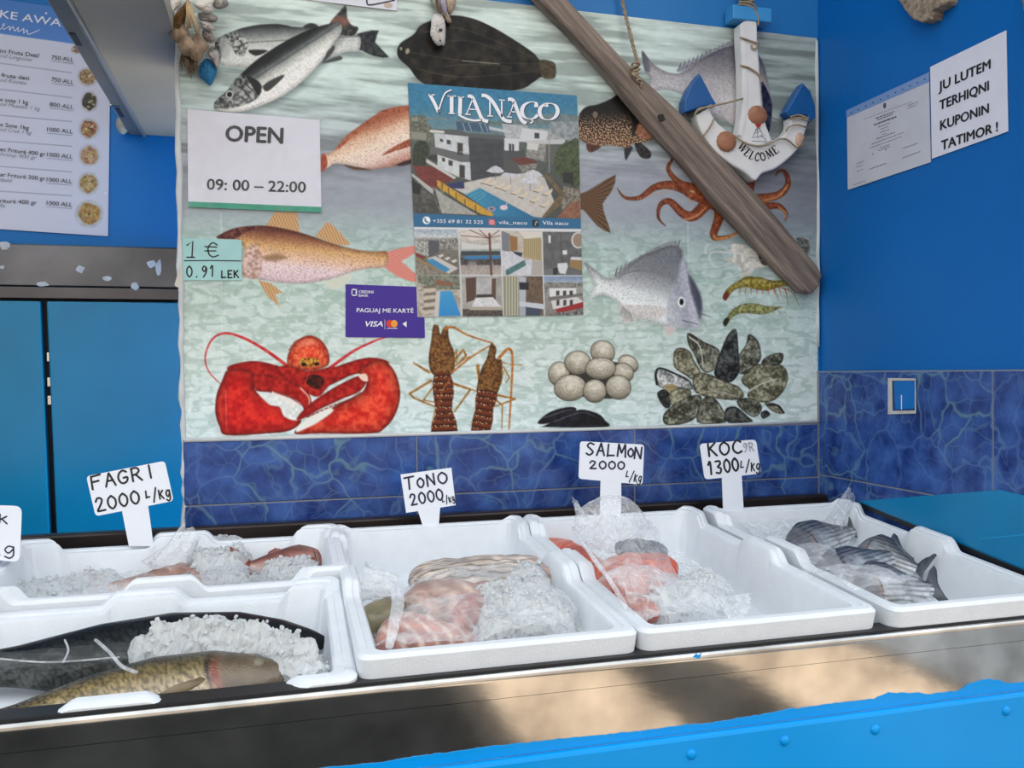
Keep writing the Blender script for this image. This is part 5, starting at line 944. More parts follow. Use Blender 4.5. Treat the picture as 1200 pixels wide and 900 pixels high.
def wood_mat():
    m, nt, p, L = nmat('weathered driftwood'); N = nt.nodes.new
    tc = N('ShaderNodeTexCoord'); mp = N('ShaderNodeMapping'); mp.inputs['Rotation'].default_value = (0, math.radians(-45), 0); mp2 = N('ShaderNodeMapping'); mp2.inputs['Scale'].default_value = (6, 60, 110)
    L.new(tc.outputs['Object'], mp.inputs[0]); L.new(mp.outputs[0], mp2.inputs[0])
    n = N('ShaderNodeTexNoise'); n.inputs['Scale'].default_value = 1.0; n.inputs['Detail'].default_value = 8; n.inputs['Roughness'].default_value = .65; n.inputs['Distortion'].default_value = .3; L.new(mp2.outputs[0], n.inputs['Vector'])
    r = N('ShaderNodeValToRGB'); L.new(n.outputs[0], r.inputs[0]); e = r.color_ramp.elements
    e[0].position, e[0].color = .28, (*rgb(70, 60, 54), 1); e[1].position, e[1].color = .72, (*rgb(164, 146, 132), 1); k = e.new(.5); k.color = (*rgb(120, 106, 96), 1)
    L.new(r.outputs[0], p.inputs['Base Color']); p.inputs['Roughness'].default_value = .85
    b = N('ShaderNodeBump'); b.inputs['Strength'].default_value = .8; b.inputs['Distance'].default_value = .003; L.new(n.outputs[0], b.inputs['Height']); L.new(b.outputs[0], p.inputs['Normal'])
    return m
M_WOOD = wood_mat()
M_ROPE = mat('natural rope', rgb(158, 140, 116), .9, 0, .25, 90, [(220, .8, .002)])
def plank():
    pl = WALL
    left = [(566, -70), (600, -34), (632, 0), (668, 36), (700, 71), (740, 120), (777, 163), (806, 194), (835, 231), (864, 262), (890, 289), (916, 318), (940, 341)]
    right = [(953, 344), (961, 335), (964, 322), (958, 311), (930, 277), (905, 247), (880, 219), (850, 187), (825, 160), (790, 124), (750, 88), (725, 62), (700, 36), (667, 0), (640, -30), (606, -66)]
    t = thing('driftwood_plank', 'long weathered driftwood plank hanging aslant across the poster by a rope', 'plank', loc=pl.at(800, 190, 0.02))
    slab('plank', left+right, pl, 0.006, 0.030, M_WOOD, t, 0.005)
    bm = bmesh.new(); dk = mat('dark knot hole', rgb(50, 44, 40), .9)
    slab('knot', rounded([(770, 135), (777, 133), (780, 141), (773, 144)], 2, 3), pl, 0.029, 0.0306, dk, t)
    Q = lambda u, v, o=0.034: pl.at(u, v, o)
    # twisted two-strand rope and its knot
    A = [Q(716, -70, .012), Q(729, 0, .014), Q(737, 34, .020), Q(744, 62, .030), Q(748, 76, .035)]; P = catmull(A, 12)
    for ph in (0, math.pi):
        pts = []; 
        for i, p in enumerate(P): a = i*1.15+ph; pts.append(p+np.array([math.cos(a)*.0019, math.sin(a)*.0019, 0]))
        tube('rope_strand', pts, .0021, M_ROPE, t, 7)
    bm = bmesh.new(); r_ = random.Random(4)
    for k in range(7):
        c = Q(746.5+r_.uniform(-3, 3), 76+k*3.1, .036); R_ = .0065-.0004*k
        bm_tube(bm, [c+np.array([R_*math.cos(a)*1.1, -R_*.7*math.sin(a), R_*.45*math.sin(a+k)]) for a in np.linspace(0, 6.0, 14)], .0021, 6)
    from_bm('rope_knot', bm, M_ROPE, t, True)
    tube('rope_end', [Q(749, 92), Q(752, 97, .036), Q(751, 103, .033)], .002, M_ROPE, t)
plank()
# ---------------------------------------------------------------- anchor
def anchor():
    t = thing('welcome_anchor', 'white wooden welcome anchor with blue flukes and rope, hung beside the driftwood plank', 'anchor', loc=WALL.at(885, 130, 0.02))
    K = lambda pts: cc(700, 0, 4, pts); o0, o1 = 0.006, 0.030
    W_ = mat('white painted wood', rgb(226, 224, 222), .5, 0, .06, 25, [(40, .2, .003)]); B1 = mat('light blue painted wood', rgb(58, 146, 206), .45, 0, .08, 20, [(30, .2, .003)]); B2 = mat('dark blue painted wood', rgb(16, 84, 146), .4, 0, .10, 25, [(30, .2, .003)])
    arm = catmull(K([(462, 540), (478, 590), (505, 645), (560, 716), (640, 776)]), 5).tolist()+catmull(K([(640, 776), (700, 812), (742, 846), (775, 812), (836, 790), (900, 742), (950, 686), (975, 625), (994, 552)]), 4).tolist()
    inner = catmull(K([(905, 552), (900, 600), (862, 640), (800, 664), (735, 672), (650, 640), (590, 596), (550, 555), (527, 503)]), 4).tolist()
    slab('arms', arm+inner, WALL, o0, o1, W_, t, .004)
    sh = K([(671, 112), (690, 98), (712, 82), (750, 84), (753, 200), (762, 300), (768, 420), (775, 510), (795, 590), (822, 662), (760, 690), (690, 676), (662, 632), (676, 560), (682, 470), (680, 300), (674, 200)])
    slab('shank', sh, WALL, o0+.002, o1+.003, W_, t, .004)
    slab('shank_edge', K([(671, 112), (688, 100), (697, 200), (703, 330), (706, 470), (698, 560), (680, 640), (662, 632), (676, 560), (682, 470), (680, 300)]), WALL, o1+.0028, o1+.0042, W_, t, .001)
    bm = bmesh.new(); c = WALL.at(*K([(707, 78)])[0], .02); w_ = .0415
    bm_box(bm, c[0]-w_*.98, c[0]+w_*1.0, -.036, -.004, c[2]-.0135, c[2]+.0135, .002); from_bm('stock', bm, B1, t, label='light blue crossbar')
    for q, lb in (([(480, 343), (515, 405), (540, 455), (562, 492), (500, 500), (410, 526), (408, 470), (432, 410)], 'left'), ([(965, 388), (1000, 425), (1022, 490), (1024, 552), (995, 572), (986, 540), (905, 545), (883, 525), (915, 470), (940, 425)], 'right')):
        slab('fluke', K(q), WALL, o0+.004, o1+.002, B2, t, .003, label='dark blue pointed fluke')
    slab('bolt_cap', rounded(K([(742, 586), (752, 574), (770, 586), (756, 600)]), .6, 2), WALL, o1+.003, o1+.0045, mat('red paint', rgb(180, 40, 36), .5), t)
    # rope windings
    Q = lambda p, o=.036: WALL.at(*K([p])[0], o)
    ropes = [[(668, 175), (700, 186), (758, 206)], [(722, 212), (728, 228), (745, 226), (752, 200)], [(668, 308), (710, 318), (760, 352), (772, 384)], [(520, 500), (600, 484), (682, 462)], [(455, 545), (470, 520), (535, 492)], [(458, 532), (480, 508), (540, 502)], [(497, 636), (525, 600), (548, 556)], [(640, 634), (680, 664), (740, 684), (800, 678), (850, 652), (890, 655), (940, 690), (968, 640)], [(884, 614), (905, 592), (940, 585), (980, 596)], [(905, 548), (945, 540), (992, 556)], [(900, 560), (945, 552), (990, 566)], [(660, 20), (720, 30), (752, 74), (754, 120)], [(664, 8), (724, 16), (748, 40)]]
    for q in ropes: tube('rope_winding', catmull([Q(p) for p in q], 5), .0018, M_ROPE, t, 6)
    bm = bmesh.new(); r_ = random.Random(8)
    for k in range(6): c = WALL.at(*K([(702, 18-k*14)])[0], .022); bm_tube(bm, [c+np.array([.012*math.cos(a), -.012*math.sin(a), .002*math.sin(a*2+k)]) for a in np.linspace(0, 6.28, 17)], .0022, 6, False)
    from_bm('rope_coil', bm, M_ROPE, t, True)
    # shells glued on
    sm = mat('brown shell', rgb(158, 106, 76), .45, 0, .22, 60, [(70, .5, .003)]); sp = mat('pinkish shell', rgb(196, 160, 136), .45, 0, .2, 60, [(90, .5, .002)])
    for c, a, b, rot, m_ in (((750, 540), 46, 40, .1, sm), ((605, 663), 45, 43, .3, sm), ((950, 655), 19, 29, .1, sp)):
        p = WALL.at(*K([c])[0], .032); s_ = np.linalg.norm(WALL.at(*K([(c[0]+a, c[1])])[0], .032)-p); bm = bmesh.new(); bmesh.ops.create_uvsphere(bm, u_segments=28, v_segments=14, radius=1)
        for v in bm.verts:
            x, y, z = v.co; an = math.atan2(z, x); k = 1+.025*math.cos(an*14)*math.hypot(x, z); v.co = Vector((p[0]+s_*x*k, p[1]-s_*.42*max(y, -.1) if False else p[1]+s_*.42*y, p[2]+s_*b/a*z*k))
        from_bm('shell', bm, m_, t, True, label='brown scallop shell' if m_ is sm else 'small pinkish shell')
    # tiny sailing ship drawn on the shank foot, and the word
    L = Letters(WALL, o1+.0035)
    for q in ([(728, 645), (745, 605), (750, 590), (752, 650)], [(735, 625), (770, 612)], [(730, 645), (785, 635)], [(758, 600), (775, 630), (760, 640)], [(726, 660), (795, 664), (785, 655)], [(740, 612), (765, 600)], [(770, 640), (792, 652)]): L.stroke(K(q), .5, 0)
    L.build('ship_drawing', mat('thin blue ink', rgb(60, 84, 120), .5), t)
    L = Letters(WALL, o1+.0007)
    base = catmull(K([(655, 688), (700, 736), (755, 755), (805, 742), (858, 708)]), 12); d = np.r_[0, np.cumsum(np.hypot(*np.diff(base, axis=0).T))]
    SER = {'W': (1.35, [([(0, 1), (.28, 0)], 1.5), ([(.28, 0), (.5, .95)], .6), ([(.5, .95), (.74, 0)], 1.5), ([(.74, 0), (1, 1)], .6), ([(-.1, 1), (.15, 1)], .6), ([(.85, 1), (1.1, 1)], .6)]), 'E': (.9, [([(.15, 0), (.15, 1)], 1.5), ([(0, 1), (.85, 1), (.88, .8)], .6), ([(.15, .52), (.6, .52)], .6), ([(0, 0), (.85, 0), (.92, .24)], .6)]), 'L': (.9, [([(.2, 0), (.2, 1)], 1.5), ([(0, 1), (.42, 1)], .6), ([(0, 0), (.85, 0), (.92, .26)], .6)]),
           'C': (1.0, [([(.9, .7), (.85, .92), (.5, 1), (.15, .75), (.1, .3), (.45, 0), (.92, .2)], 1.2), ([(.9, .98), (.9, .68)], .6)]), 'O': (1.05, [([(.5, 1), (.1, .75), (.1, .25), (.5, 0), (.9, .25), (.9, .75), (.5, 1)], 1.3)]), 'M': (1.3, [([(.1, 0), (.15, 1)], .6), ([(.15, 1), (.5, .05)], 1.5), ([(.5, .05), (.85, 1)], .6), ([(.85, 1), (.9, 0)], 1.5), ([(-.02, 0), (.24, 0)], .6), ([(.76, 0), (1.04, 0)], .6), ([(0, 1), (.2, 1)], .6), ([(.8, 1), (1, 1)], .6)])}
    wd = [SER[c][0] for c in 'WELCOME']; tot = sum(wd); x = 0
    for c, w0 in zip('WELCOME', wd):
        def pt(a, b):
            q = (x+w0*(.08+.78*a))/tot*d[-1]; i = min(np.searchsorted(d, q), len(base)-1); i = max(i, 1); e = base[i]-base[i-1]; e = e/np.linalg.norm(e); p = base[i-1]+e*(q-d[i-1]); return p+np.array([e[1], -e[0]])*b*9.6
        for pts, wk in SER[c][1]: L.stroke([pt(*q) for q in pts], wk*1.15, 4 if len(pts) > 4 else 0, cap=False)
        x += w0
    L.build('lettering', INK, t)
anchor()
# ---------------------------------------------------------------- string of shells above the sole
def shell_string():
    t = thing('shell_string', 'string of white oyster shells hanging at the top above the printed sole', 'garland', loc=WALL.at(516, 20, 0.02))
    K = lambda pts: cc(480, 0, 15, pts); sm = mat('white oyster shell', rgb(214, 208, 202), .4, 0, .10, 50, [(60, .5, .003)]); sb = mat('tan shell', rgb(186, 164, 140), .5, 0, .18, 40, [(60, .5, .003)]); sl = mat('lilac shell', rgb(176, 166, 184), .4, 0, .14, 40, [(60, .5, .003)])
    def shell(q, off, m_, rot):
        P = catmull(K(q), 4, True); n = len(P); c = P.mean(0); pl = Plane(WALL.at(c[0], c[1], off), (rot, -1, 0)); off = 0.0; V = []; F = []
        for j, (s_, h) in enumerate(((1, 0), (.92, .004), (.7, .0075), (.4, .009), (.12, .0085))):
            for i in range(n): V.append(pl.at(*(c+(P[i]-c)*s_), off+h+.0009*math.sin(i*1.7+j)))
        for j in range(4):
            for i in range(n): F.append([j*n+i, j*n+(i+1) % n, (j+1)*n+(i+1) % n, (j+1)*n+i])
        F.append([4*n+i for i in range(n)]); b = len(V); V += [pl.at(*P[i], off-.002) for i in range(n)]
        for i in range(n): F.append([b+i, b+(i+1) % n, (i+1) % n, i])
        F.append([b+i for i in range(n)][::-1]); return mesh('shell', V, F, m_, t, True)
    shell([(430, 250), (480, 240), (540, 255), (590, 300), (625, 380), (635, 560), (615, 790), (560, 800), (500, 805), (430, 745), (385, 660), (362, 590), (378, 450), (385, 320)], .016, sm, .1)
    shell([(600, 120), (650, 160), (690, 260), (732, 350), (728, 410), (660, 395), (610, 290), (560, 200)], .010, sb, -.2)
    shell([(640, -60), (740, -80), (815, 0), (800, 110), (740, 230), (690, 250), (650, 160), (640, 60)], .008, sb, .1)
    shell([(520, -60), (600, -70), (645, 40), (660, 200), (630, 290), (580, 200), (540, 90)], .014, sl, 0)
    shell([(360, -50), (460, -60), (490, 60), (510, 160), (495, 235), (440, 150), (385, 70)], .010, mat('grey green shell', rgb(150, 146, 132), .5, 0, .2, 40), -.1)
    dm = mat('dark spot', (.02, .02, .02), .6)
    for c, a, b in (((545, 530), 36, 26), ((540, 715), 16, 20)): Letters(WALL, .0262).disc(K([c])[0], a/15, b/15, 10).build('hole', dm, t)
    tube('cord', [WALL.at(*K([(470, -300)])[0], .010), WALL.at(*K([(480, -60)])[0], .02), WALL.at(*K([(505, 120)])[0], .022), WALL.at(*K([(545, 235)])[0], .024)], .0016, mat('brown cord', rgb(120, 84, 54), .9), t)
shell_string()
# ---------------------------------------------------------------- dried garland at the top left
def garland():
    t = thing('dried_garland', 'hanging bunch of garlic bulbs, wheat ears and shells at the top left poster corner', 'garland', loc=WALL.at(225, 40, 0.03))
    K = lambda p: (190+p[0]/8.18, p[1]/8.18); Q = lambda p, o=.03: WALL.at(*K(p), o); px = .00146/8.18*1.02
    gm = mat('dry garlic skin', rgb(150, 126, 102), .7, 0, .5, 60, [(90, .9, .005, 'NOISE', 4, 'Object', (1, 1, .25))]); wm = mat('dry wheat', rgb(132, 96, 54), .8, 0, .3, 80); wm2 = mat('pale dry wheat', rgb(168, 132, 84), .8, 0, .3, 80); hm = mat('dry root hair', rgb(108, 84, 62), .9, 0, .3, 80); stm = mat('dry stem', rgb(176, 148, 112), .7, 0, .2, 60)
    def bulb(c, r, o, sq=1.0, seed=0):
        p = Q(c, o); R_ = r*px; bm = bmesh.new(); bmesh.ops.create_uvsphere(bm, u_segments=30, v_segments=16, radius=1)
        for v in bm.verts:
            x, y, z = v.co; an = math.atan2(y, x); k = 1-.10*abs(math.sin(an*3+seed))*math.hypot(x, y); neck = max(0, z-.75)*1.6
            v.co = Vector((p[0]+R_*x*k*sq, p[1]+R_*.8*y*k, p[2]+R_*(z*.92+neck)))
        return from_bm('garlic_bulb', bm, gm, t, True)
    bulb((175, 335), 82, .036, 1.05, 1); bulb((240, 455), 80, .046, .95, 2); bulb((345, 440), 82, .034, 1.0, 3); bulb((330, 520), 62, .05, 1.0, 4)
    r_ = random.Random(6)
    def ear(a, b, o, n=15, w_=13):
        bm = bmesh.new()
        for i in range(n):
            f = i/n; c = np.array(a)+(np.array(b)-np.array(a))*f
            for sgn in (-1, 1):
                e = (np.array(b)-np.array(a)); e = e/np.linalg.norm(e); n2 = np.array([-e[1], e[0]])*sgn
                p0 = c+n2*3; p1 = c+n2*w_+e*16
                bm_tube(bm, [Q(p0, o), Q((p0+p1)/2, o+.003), Q(p1, o+.001)], [.0006, .0013, .0003], 6)
                if i % 2 == 0: bm_tube(bm, [Q(p1, o), Q(p1+n2*14+e*60, o+.001)], [.0003, .00015], 4)
        bm_tube(bm, [Q(a, o), Q(b, o)], .001, 6); return from_bm('wheat_ear', bm, [wm, wm2][int(b[0]) % 2], t, True)
    for a, b, o in (((240, 20), (60, 300), .034), ((236, 30), (100, 290), .040), ((238, 40), (150, 275), .044), ((232, 50), (190, 280), .036), ((210, 60), (50, 250), .028)): ear(a, b, o)
    for a, b, w_ in (((240, 10), (345, 330), .0028), ((250, 20), (268, 270), .0020), ((235, 30), (245, 280), .0014), ((262, 20), (350, 300), .0018)): tube('stem', [Q(a, .046), Q(((a[0]+b[0])/2, (a[1]+b[1])/2), .052), Q(b, .048)], w_, stm, t)
    bm = bmesh.new()
    for i in range(120):
        x = r_.uniform(180, 350); y = 520+r_.uniform(-10, 40); e = (x+(x-265)*r_.uniform(-.5, .4)+r_.uniform(-12, 22), y+r_.uniform(90, 215)*(1-abs(x-270)/200)+20)
        bm_tube(bm, [Q((x, y), .036), Q(((x+e[0])/2+r_.uniform(-9, 9), (y+e[1])/2), .042), Q(e, .032+r_.uniform(-.006, .008))], [.00042, .00036, .00015], 4)
    from_bm('root_tuft', bm, hm, t, True)
    sg = [mat('grey white shell', rgb(176, 166, 160), .45, 0, .22, 40, [(60, .5, .003)]), mat('taupe shell', rgb(138, 128, 122), .5, 0, .25, 40, [(60, .5, .003)]), mat('cream shell', rgb(214, 204, 194), .45, 0, .15, 40, [(60, .4, .003)])]
    def shell(q, o, m_, tilt, lab=None):
        P = catmull([K(p) for p in q], 3, True); n = len(P); c = P.mean(0); pl = Plane((c[0]*0, 0, 0), (tilt, -1, 0.1)); base = WALL.at(c[0], c[1], o); pl = Plane(base, (tilt, -1, .1)); V = []; F = []
        for j, (s_, h) in enumerate(((1, 0), (.9, .003), (.62, .006), (.3, .0075), (.05, .0075))):
            for i in range(n): V.append(pl.at(*(c+(P[i]-c)*s_), h+.0012*math.sin(i*1.3+j*.8)))
        for j in range(4):
            for i in range(n): F.append([j*n+i, j*n+(i+1) % n, (j+1)*n+(i+1) % n, (j+1)*n+i])
        F.append([4*n+i for i in range(n)]); b = len(V); V += [pl.at(*P[i], -.002) for i in range(n)]
        for i in range(n): F.append([b+i, b+(i+1) % n, (i+1) % n, i])
        F.append([b+i for i in range(n)][::-1]); return mesh('shell', V, F, m_, t, True, label=lab)
    shell([(300, 30), (400, -20), (500, 0), (480, 60), (495, 110), (430, 125), (350, 90)], .034, sg[2], .1); shell([(340, 130), (420, 120), (520, 150), (525, 205), (450, 215), (370, 200)], .026, sg[1], -.2); shell([(360, 205), (450, 210), (495, 240), (505, 290), (420, 290), (380, 260)], .030, sg[0], .2)
    shell([(390, 290), (460, 290), (510, 370), (500, 400), (430, 400), (390, 350)], .024, sg[1], -.1); shell([(420, 420), (495, 410), (500, 460), (440, 475)], .022, sg[0], 0); shell([(430, 500), (490, 470), (540, 510), (548, 580), (535, 665), (500, 620), (460, 560)], .018, sg[0], .2); shell([(500, -40), (600, -20), (640, 45), (560, 90), (490, 60)], .026, sg[1], .1); shell([(540, -60), (590, -60), (570, 50), (540, 30)], .03, sg[2], .3)
    shell([(82, -40), (160, -60), (185, 40), (130, 90), (85, 122)], .020, sg[2], 0, 'pale shell at the upper left'); shell([(385, 590), (430, 560), (500, 600), (528, 670), (500, 760), (460, 822), (410, 780), (360, 740), (355, 660)], .012, mat('blue painted shell', rgb(24, 112, 160), .5, 0, .2, 50, [(60, .5, .003)]), .1, 'blue painted shell')
    tube('cord', [Q((225, -260), .02), Q((238, -40), .034), Q((245, 20), .044)], .002, hm, t)
garland()
# ---------------------------------------------------------------- painted-over socket in the tiles
def socket():
    t = thing('wall_socket', 'white framed wall socket with blue painted cover in the right wall tiles', 'socket', loc=RIGHT.at(1057, 464, .01))
    q = [(1040.5, 443), (1073, 443.5), (1073.5, 484.5), (1040.5, 485.5)]; i_ = [(1045.5, 446), (1072, 446), (1072, 481), (1046, 481.5)]
    bm = bmesh.new(); F0 = [RIGHT.at(*p, .0085) for p in q]; F1 = [RIGHT.at(*p, .0125) for p in q]; G1 = [RIGHT.at(*p, .0125) for p in i_]; G0 = [RIGHT.at(*p, .006) for p in i_]
    R4 = [[bm.verts.new(p) for p in r] for r in (F0, F1, G1, G0)]
    for a in range(3):
        for k in range(4): bm.faces.new([R4[a][k], R4[a][(k+1) % 4], R4[a+1][(k+1) % 4], R4[a+1][k]])
    from_bm('frame', bm, mat('old white plastic', rgb(196, 194, 186), .5, 0, .12, 90), t)
    slab('cover', rounded([(1047, 446.5), (1071.5, 446.5), (1071.5, 479.5), (1049, 480)], 3, 4), RIGHT, .0092, .0125, mat('glossy blue cover', rgb(10, 110, 190), .15, 0, .05, 20), t, .001)
    slab('slot', [(1055.9, 463), (1056.7, 463), (1056.7, 480), (1056.0, 480)], RIGHT, .0124, .0129, WHITEINK, t)
socket()
# ================================================================ DISPLAY COUNTER
FY = -0.615   # front face of the steel
def counter():
    t = thing('display_counter', 'stainless steel fish display counter, lower front painted bright blue, holding the foam boxes', 'counter', loc=(0.3, -0.4, 0.0))
    x0, x1 = -1.05, XR-0.012
    # tray floor and back lip
    V = [tray(x0, 0.055, -0.004), tray(x1, 0.055, -0.004), tray(x1, -0.52, -0.004), tray(x0, -0.52, -0.004)]; n = -TN*0.012
    mesh('tray', V+[v+n for v in V], [[0, 1, 2, 3], [7, 6, 5, 4], [0, 4, 5, 1], [1, 5, 6, 2], [2, 6, 7, 3], [3, 7, 4, 0]], M_STEELDULL, t)
    bm = bmesh.new(); bm_box(bm, x0, x1, -0.044, -0.018, Z(-0.42), Z(-0.241), 0.004); from_bm('back_lip', bm, mat('dark brown steel edge', rgb(52, 44, 42), .35, .6, .3, 12), t)
    # rolled front rail, then the tall front sheet
    prof = [(-0.6035, -0.420), (-0.6035, -0.330), (-0.6037, -0.3222), (-0.6052, -0.3200), (-0.6074, -0.3202), (-0.6092, -0.3225), (-0.6100, -0.3255), (-0.6100, -0.3285), (-0.6100, -0.3465), (-0.6095, -0.3495), (-0.6075, -0.350), (-0.6075, -0.470)]
    V, F = [], []
    for x in (x0, x1): V += [(x, y, Z(z)) for y, z in prof[:9]]
    for i in range(8): F.append([i, i+1, 9+i+1, 9+i])
    mesh('front_rail', V, F, M_STEEL, t, True)
    nx = 160; V, F = [], []
    zs = [-0.3475, -0.352, -0.38, -0.41, -0.47]; r_ = 0
    for i in range(nx+1):
        for j, z in enumerate(zs): V.append((x0+(x1-x0)*i/nx, -0.6085, Z(z)))
    k = len(zs)
    for i in range(nx):
        for j in range(k-1): F.append([i*k+j, i*k+j+1, (i+1)*k+j+1, (i+1)*k+j])
    mesh('front_sheet', V, F, M_STEEL, t)
    dark = mat('black ledge', (0.01, 0.011, 0.013), .5)
    box('inner_edge', x0, x1, -0.6034, -0.575, Z(-0.42), Z(-0.3175), dark, t, label='black inner edge behind the rail')  # black box filling the gap between boxes and rail
    # hand painted blue: ragged upper edge of the paint on the steel
    pl = Plane((0, -0.6085, 0), (0, -1, 0)); top = []; rr = random.Random(9)
    edge = [(-300, 985), (60, 940), (250, 916), (380, 900), (455, 893), (470, 889), (540, 880), (580, 874), (640, 868), (700, 862), (760, 856), (800, 850), (830, 848), (860, 843), (890, 838), (925, 831), (945, 829), (990, 823), (1025, 819), (1042, 812), (1072, 812), (1090, 814), (1125, 809), (1135, 802), (1155, 796), (1172, 797), (1178, 801), (1205, 799), (1300, 790), (1500, 765)]
    for i in range(len(edge)-1):
        n_ = max(1, int((edge[i+1][0]-edge[i][0])/5))
        for q in range(n_): top.append((edge[i][0]+(edge[i+1][0]-edge[i][0])*q/n_, edge[i][1]+(edge[i+1][1]-edge[i][1])*q/n_+rr.uniform(-1.0, 1.0)*rr.random()))
    T_ = [pl.at(u, v, 0.0009) for u, v in top]; T_ = [p for p in T_ if x0+.001 < p[0] < x1-.001]
    V = []; F = []
    for p in T_: V += [p+np.array([0, .0009, 0]), p, (p[0], p[1], Z(-0.4095))]
    for i in range(len(T_)-1): F += [[3*i, 3*i+1, 3*i+4, 3*i+3], [3*i+1, 3*i+2, 3*i+5, 3*i+4]]
    mesh('paint_band', V, F, M_COUNTER, t)
    bm = bmesh.new(); bm_box(bm, x0, x1, -0.618, -0.58, Z(-1.3), Z(-0.4105), 0.004); from_bm('front_panel', bm, M_COUNTER, t)
    bm = bmesh.new(); bm_box(bm, x0+.01, x1-.01, -0.57, -0.06, 0.01, Z(-0.45)); from_bm('body', bm, M_BLACK, t)
    for u, v in ((637, 920), (730, 907), (810, 884), (919.5, 868), (1025.5, 855), (1179, 833), (560, 925), (1330, 815)):
        p = Plane((0, -0.618, 0), (0, -1, 0)).at(u, v); bm = bmesh.new(); bmesh.ops.create_uvsphere(bm, u_segments=16, v_segments=8, radius=1)
        for q in bm.verts: q.co = Vector((p[0]+.0062*q.co.x, p[1]+.0035*q.co.y, p[2]+.0062*q.co.z))
        from_bm('bolt_head', bm, M_COUNTER, t, True)
    slab('paint_fleck', [(813, 770), (816, 766), (819, 768), (822, 765), (821, 770), (818, 772)], Plane((0, -.6100, 0), (0, -1, 0)), 0, .0008, M_COUNTER, t, label='small blue paint fleck on the rail')
counter()
def side_board():
    t = thing('side_board', 'blue painted board with black edge leaning against the right wall, right of the boxes', 'board', loc=(0.95, -0.6, Z(-0.2)))
    A = Plane((1.026, 0, 0), (-1, 0, 0)).at(1007, 587); E_ = Plane((1.010, 0, 0), (-1, 0, 0)).at(1200, 666); B = RIGHT.at(1172, 574, .011)
    d = E_-A; E2 = A+d*1.15; B1 = RIGHT.at(1200, 580.5, .011); B2 = RIGHT.at(1260, 600, .011)
    top = [A, E2, B2, B1, B]; V = list(top)
    me = mesh('top', V[:5]+[p-np.array([-.001, 0, .004]) for p in top], [list(range(5)), list(range(9, 4, -1))]+[[i, i+5, (i+1) % 5+5, (i+1) % 5] for i in range(5)], M_TOP, t)
    q = [p+np.array([.0005, .0005, -.004]) for p in top]
    mesh('edge_strip', q+[p-np.array([0, 0, .007]) for p in q], [list(range(5)), list(range(9, 4, -1))]+[[i, i+5, (i+1) % 5+5, (i+1) % 5] for i in range(5)], M_BLACK, t, label='black rubber edge')
    nrm = np.cross(E_-A, B-A); nrm = nrm/np.linalg.norm(nrm); nrm = nrm if nrm[2] > 0 else -nrm; pl = Plane(A, nrm)
    L = Letters(pl, .0006); L.stroke([(1148, 631.5), (1200, 626.5), (1260, 622)], 1.4).build('paint_line', mat('lighter azure paint', rgb(30, 150, 200), .3), t)
side_board()
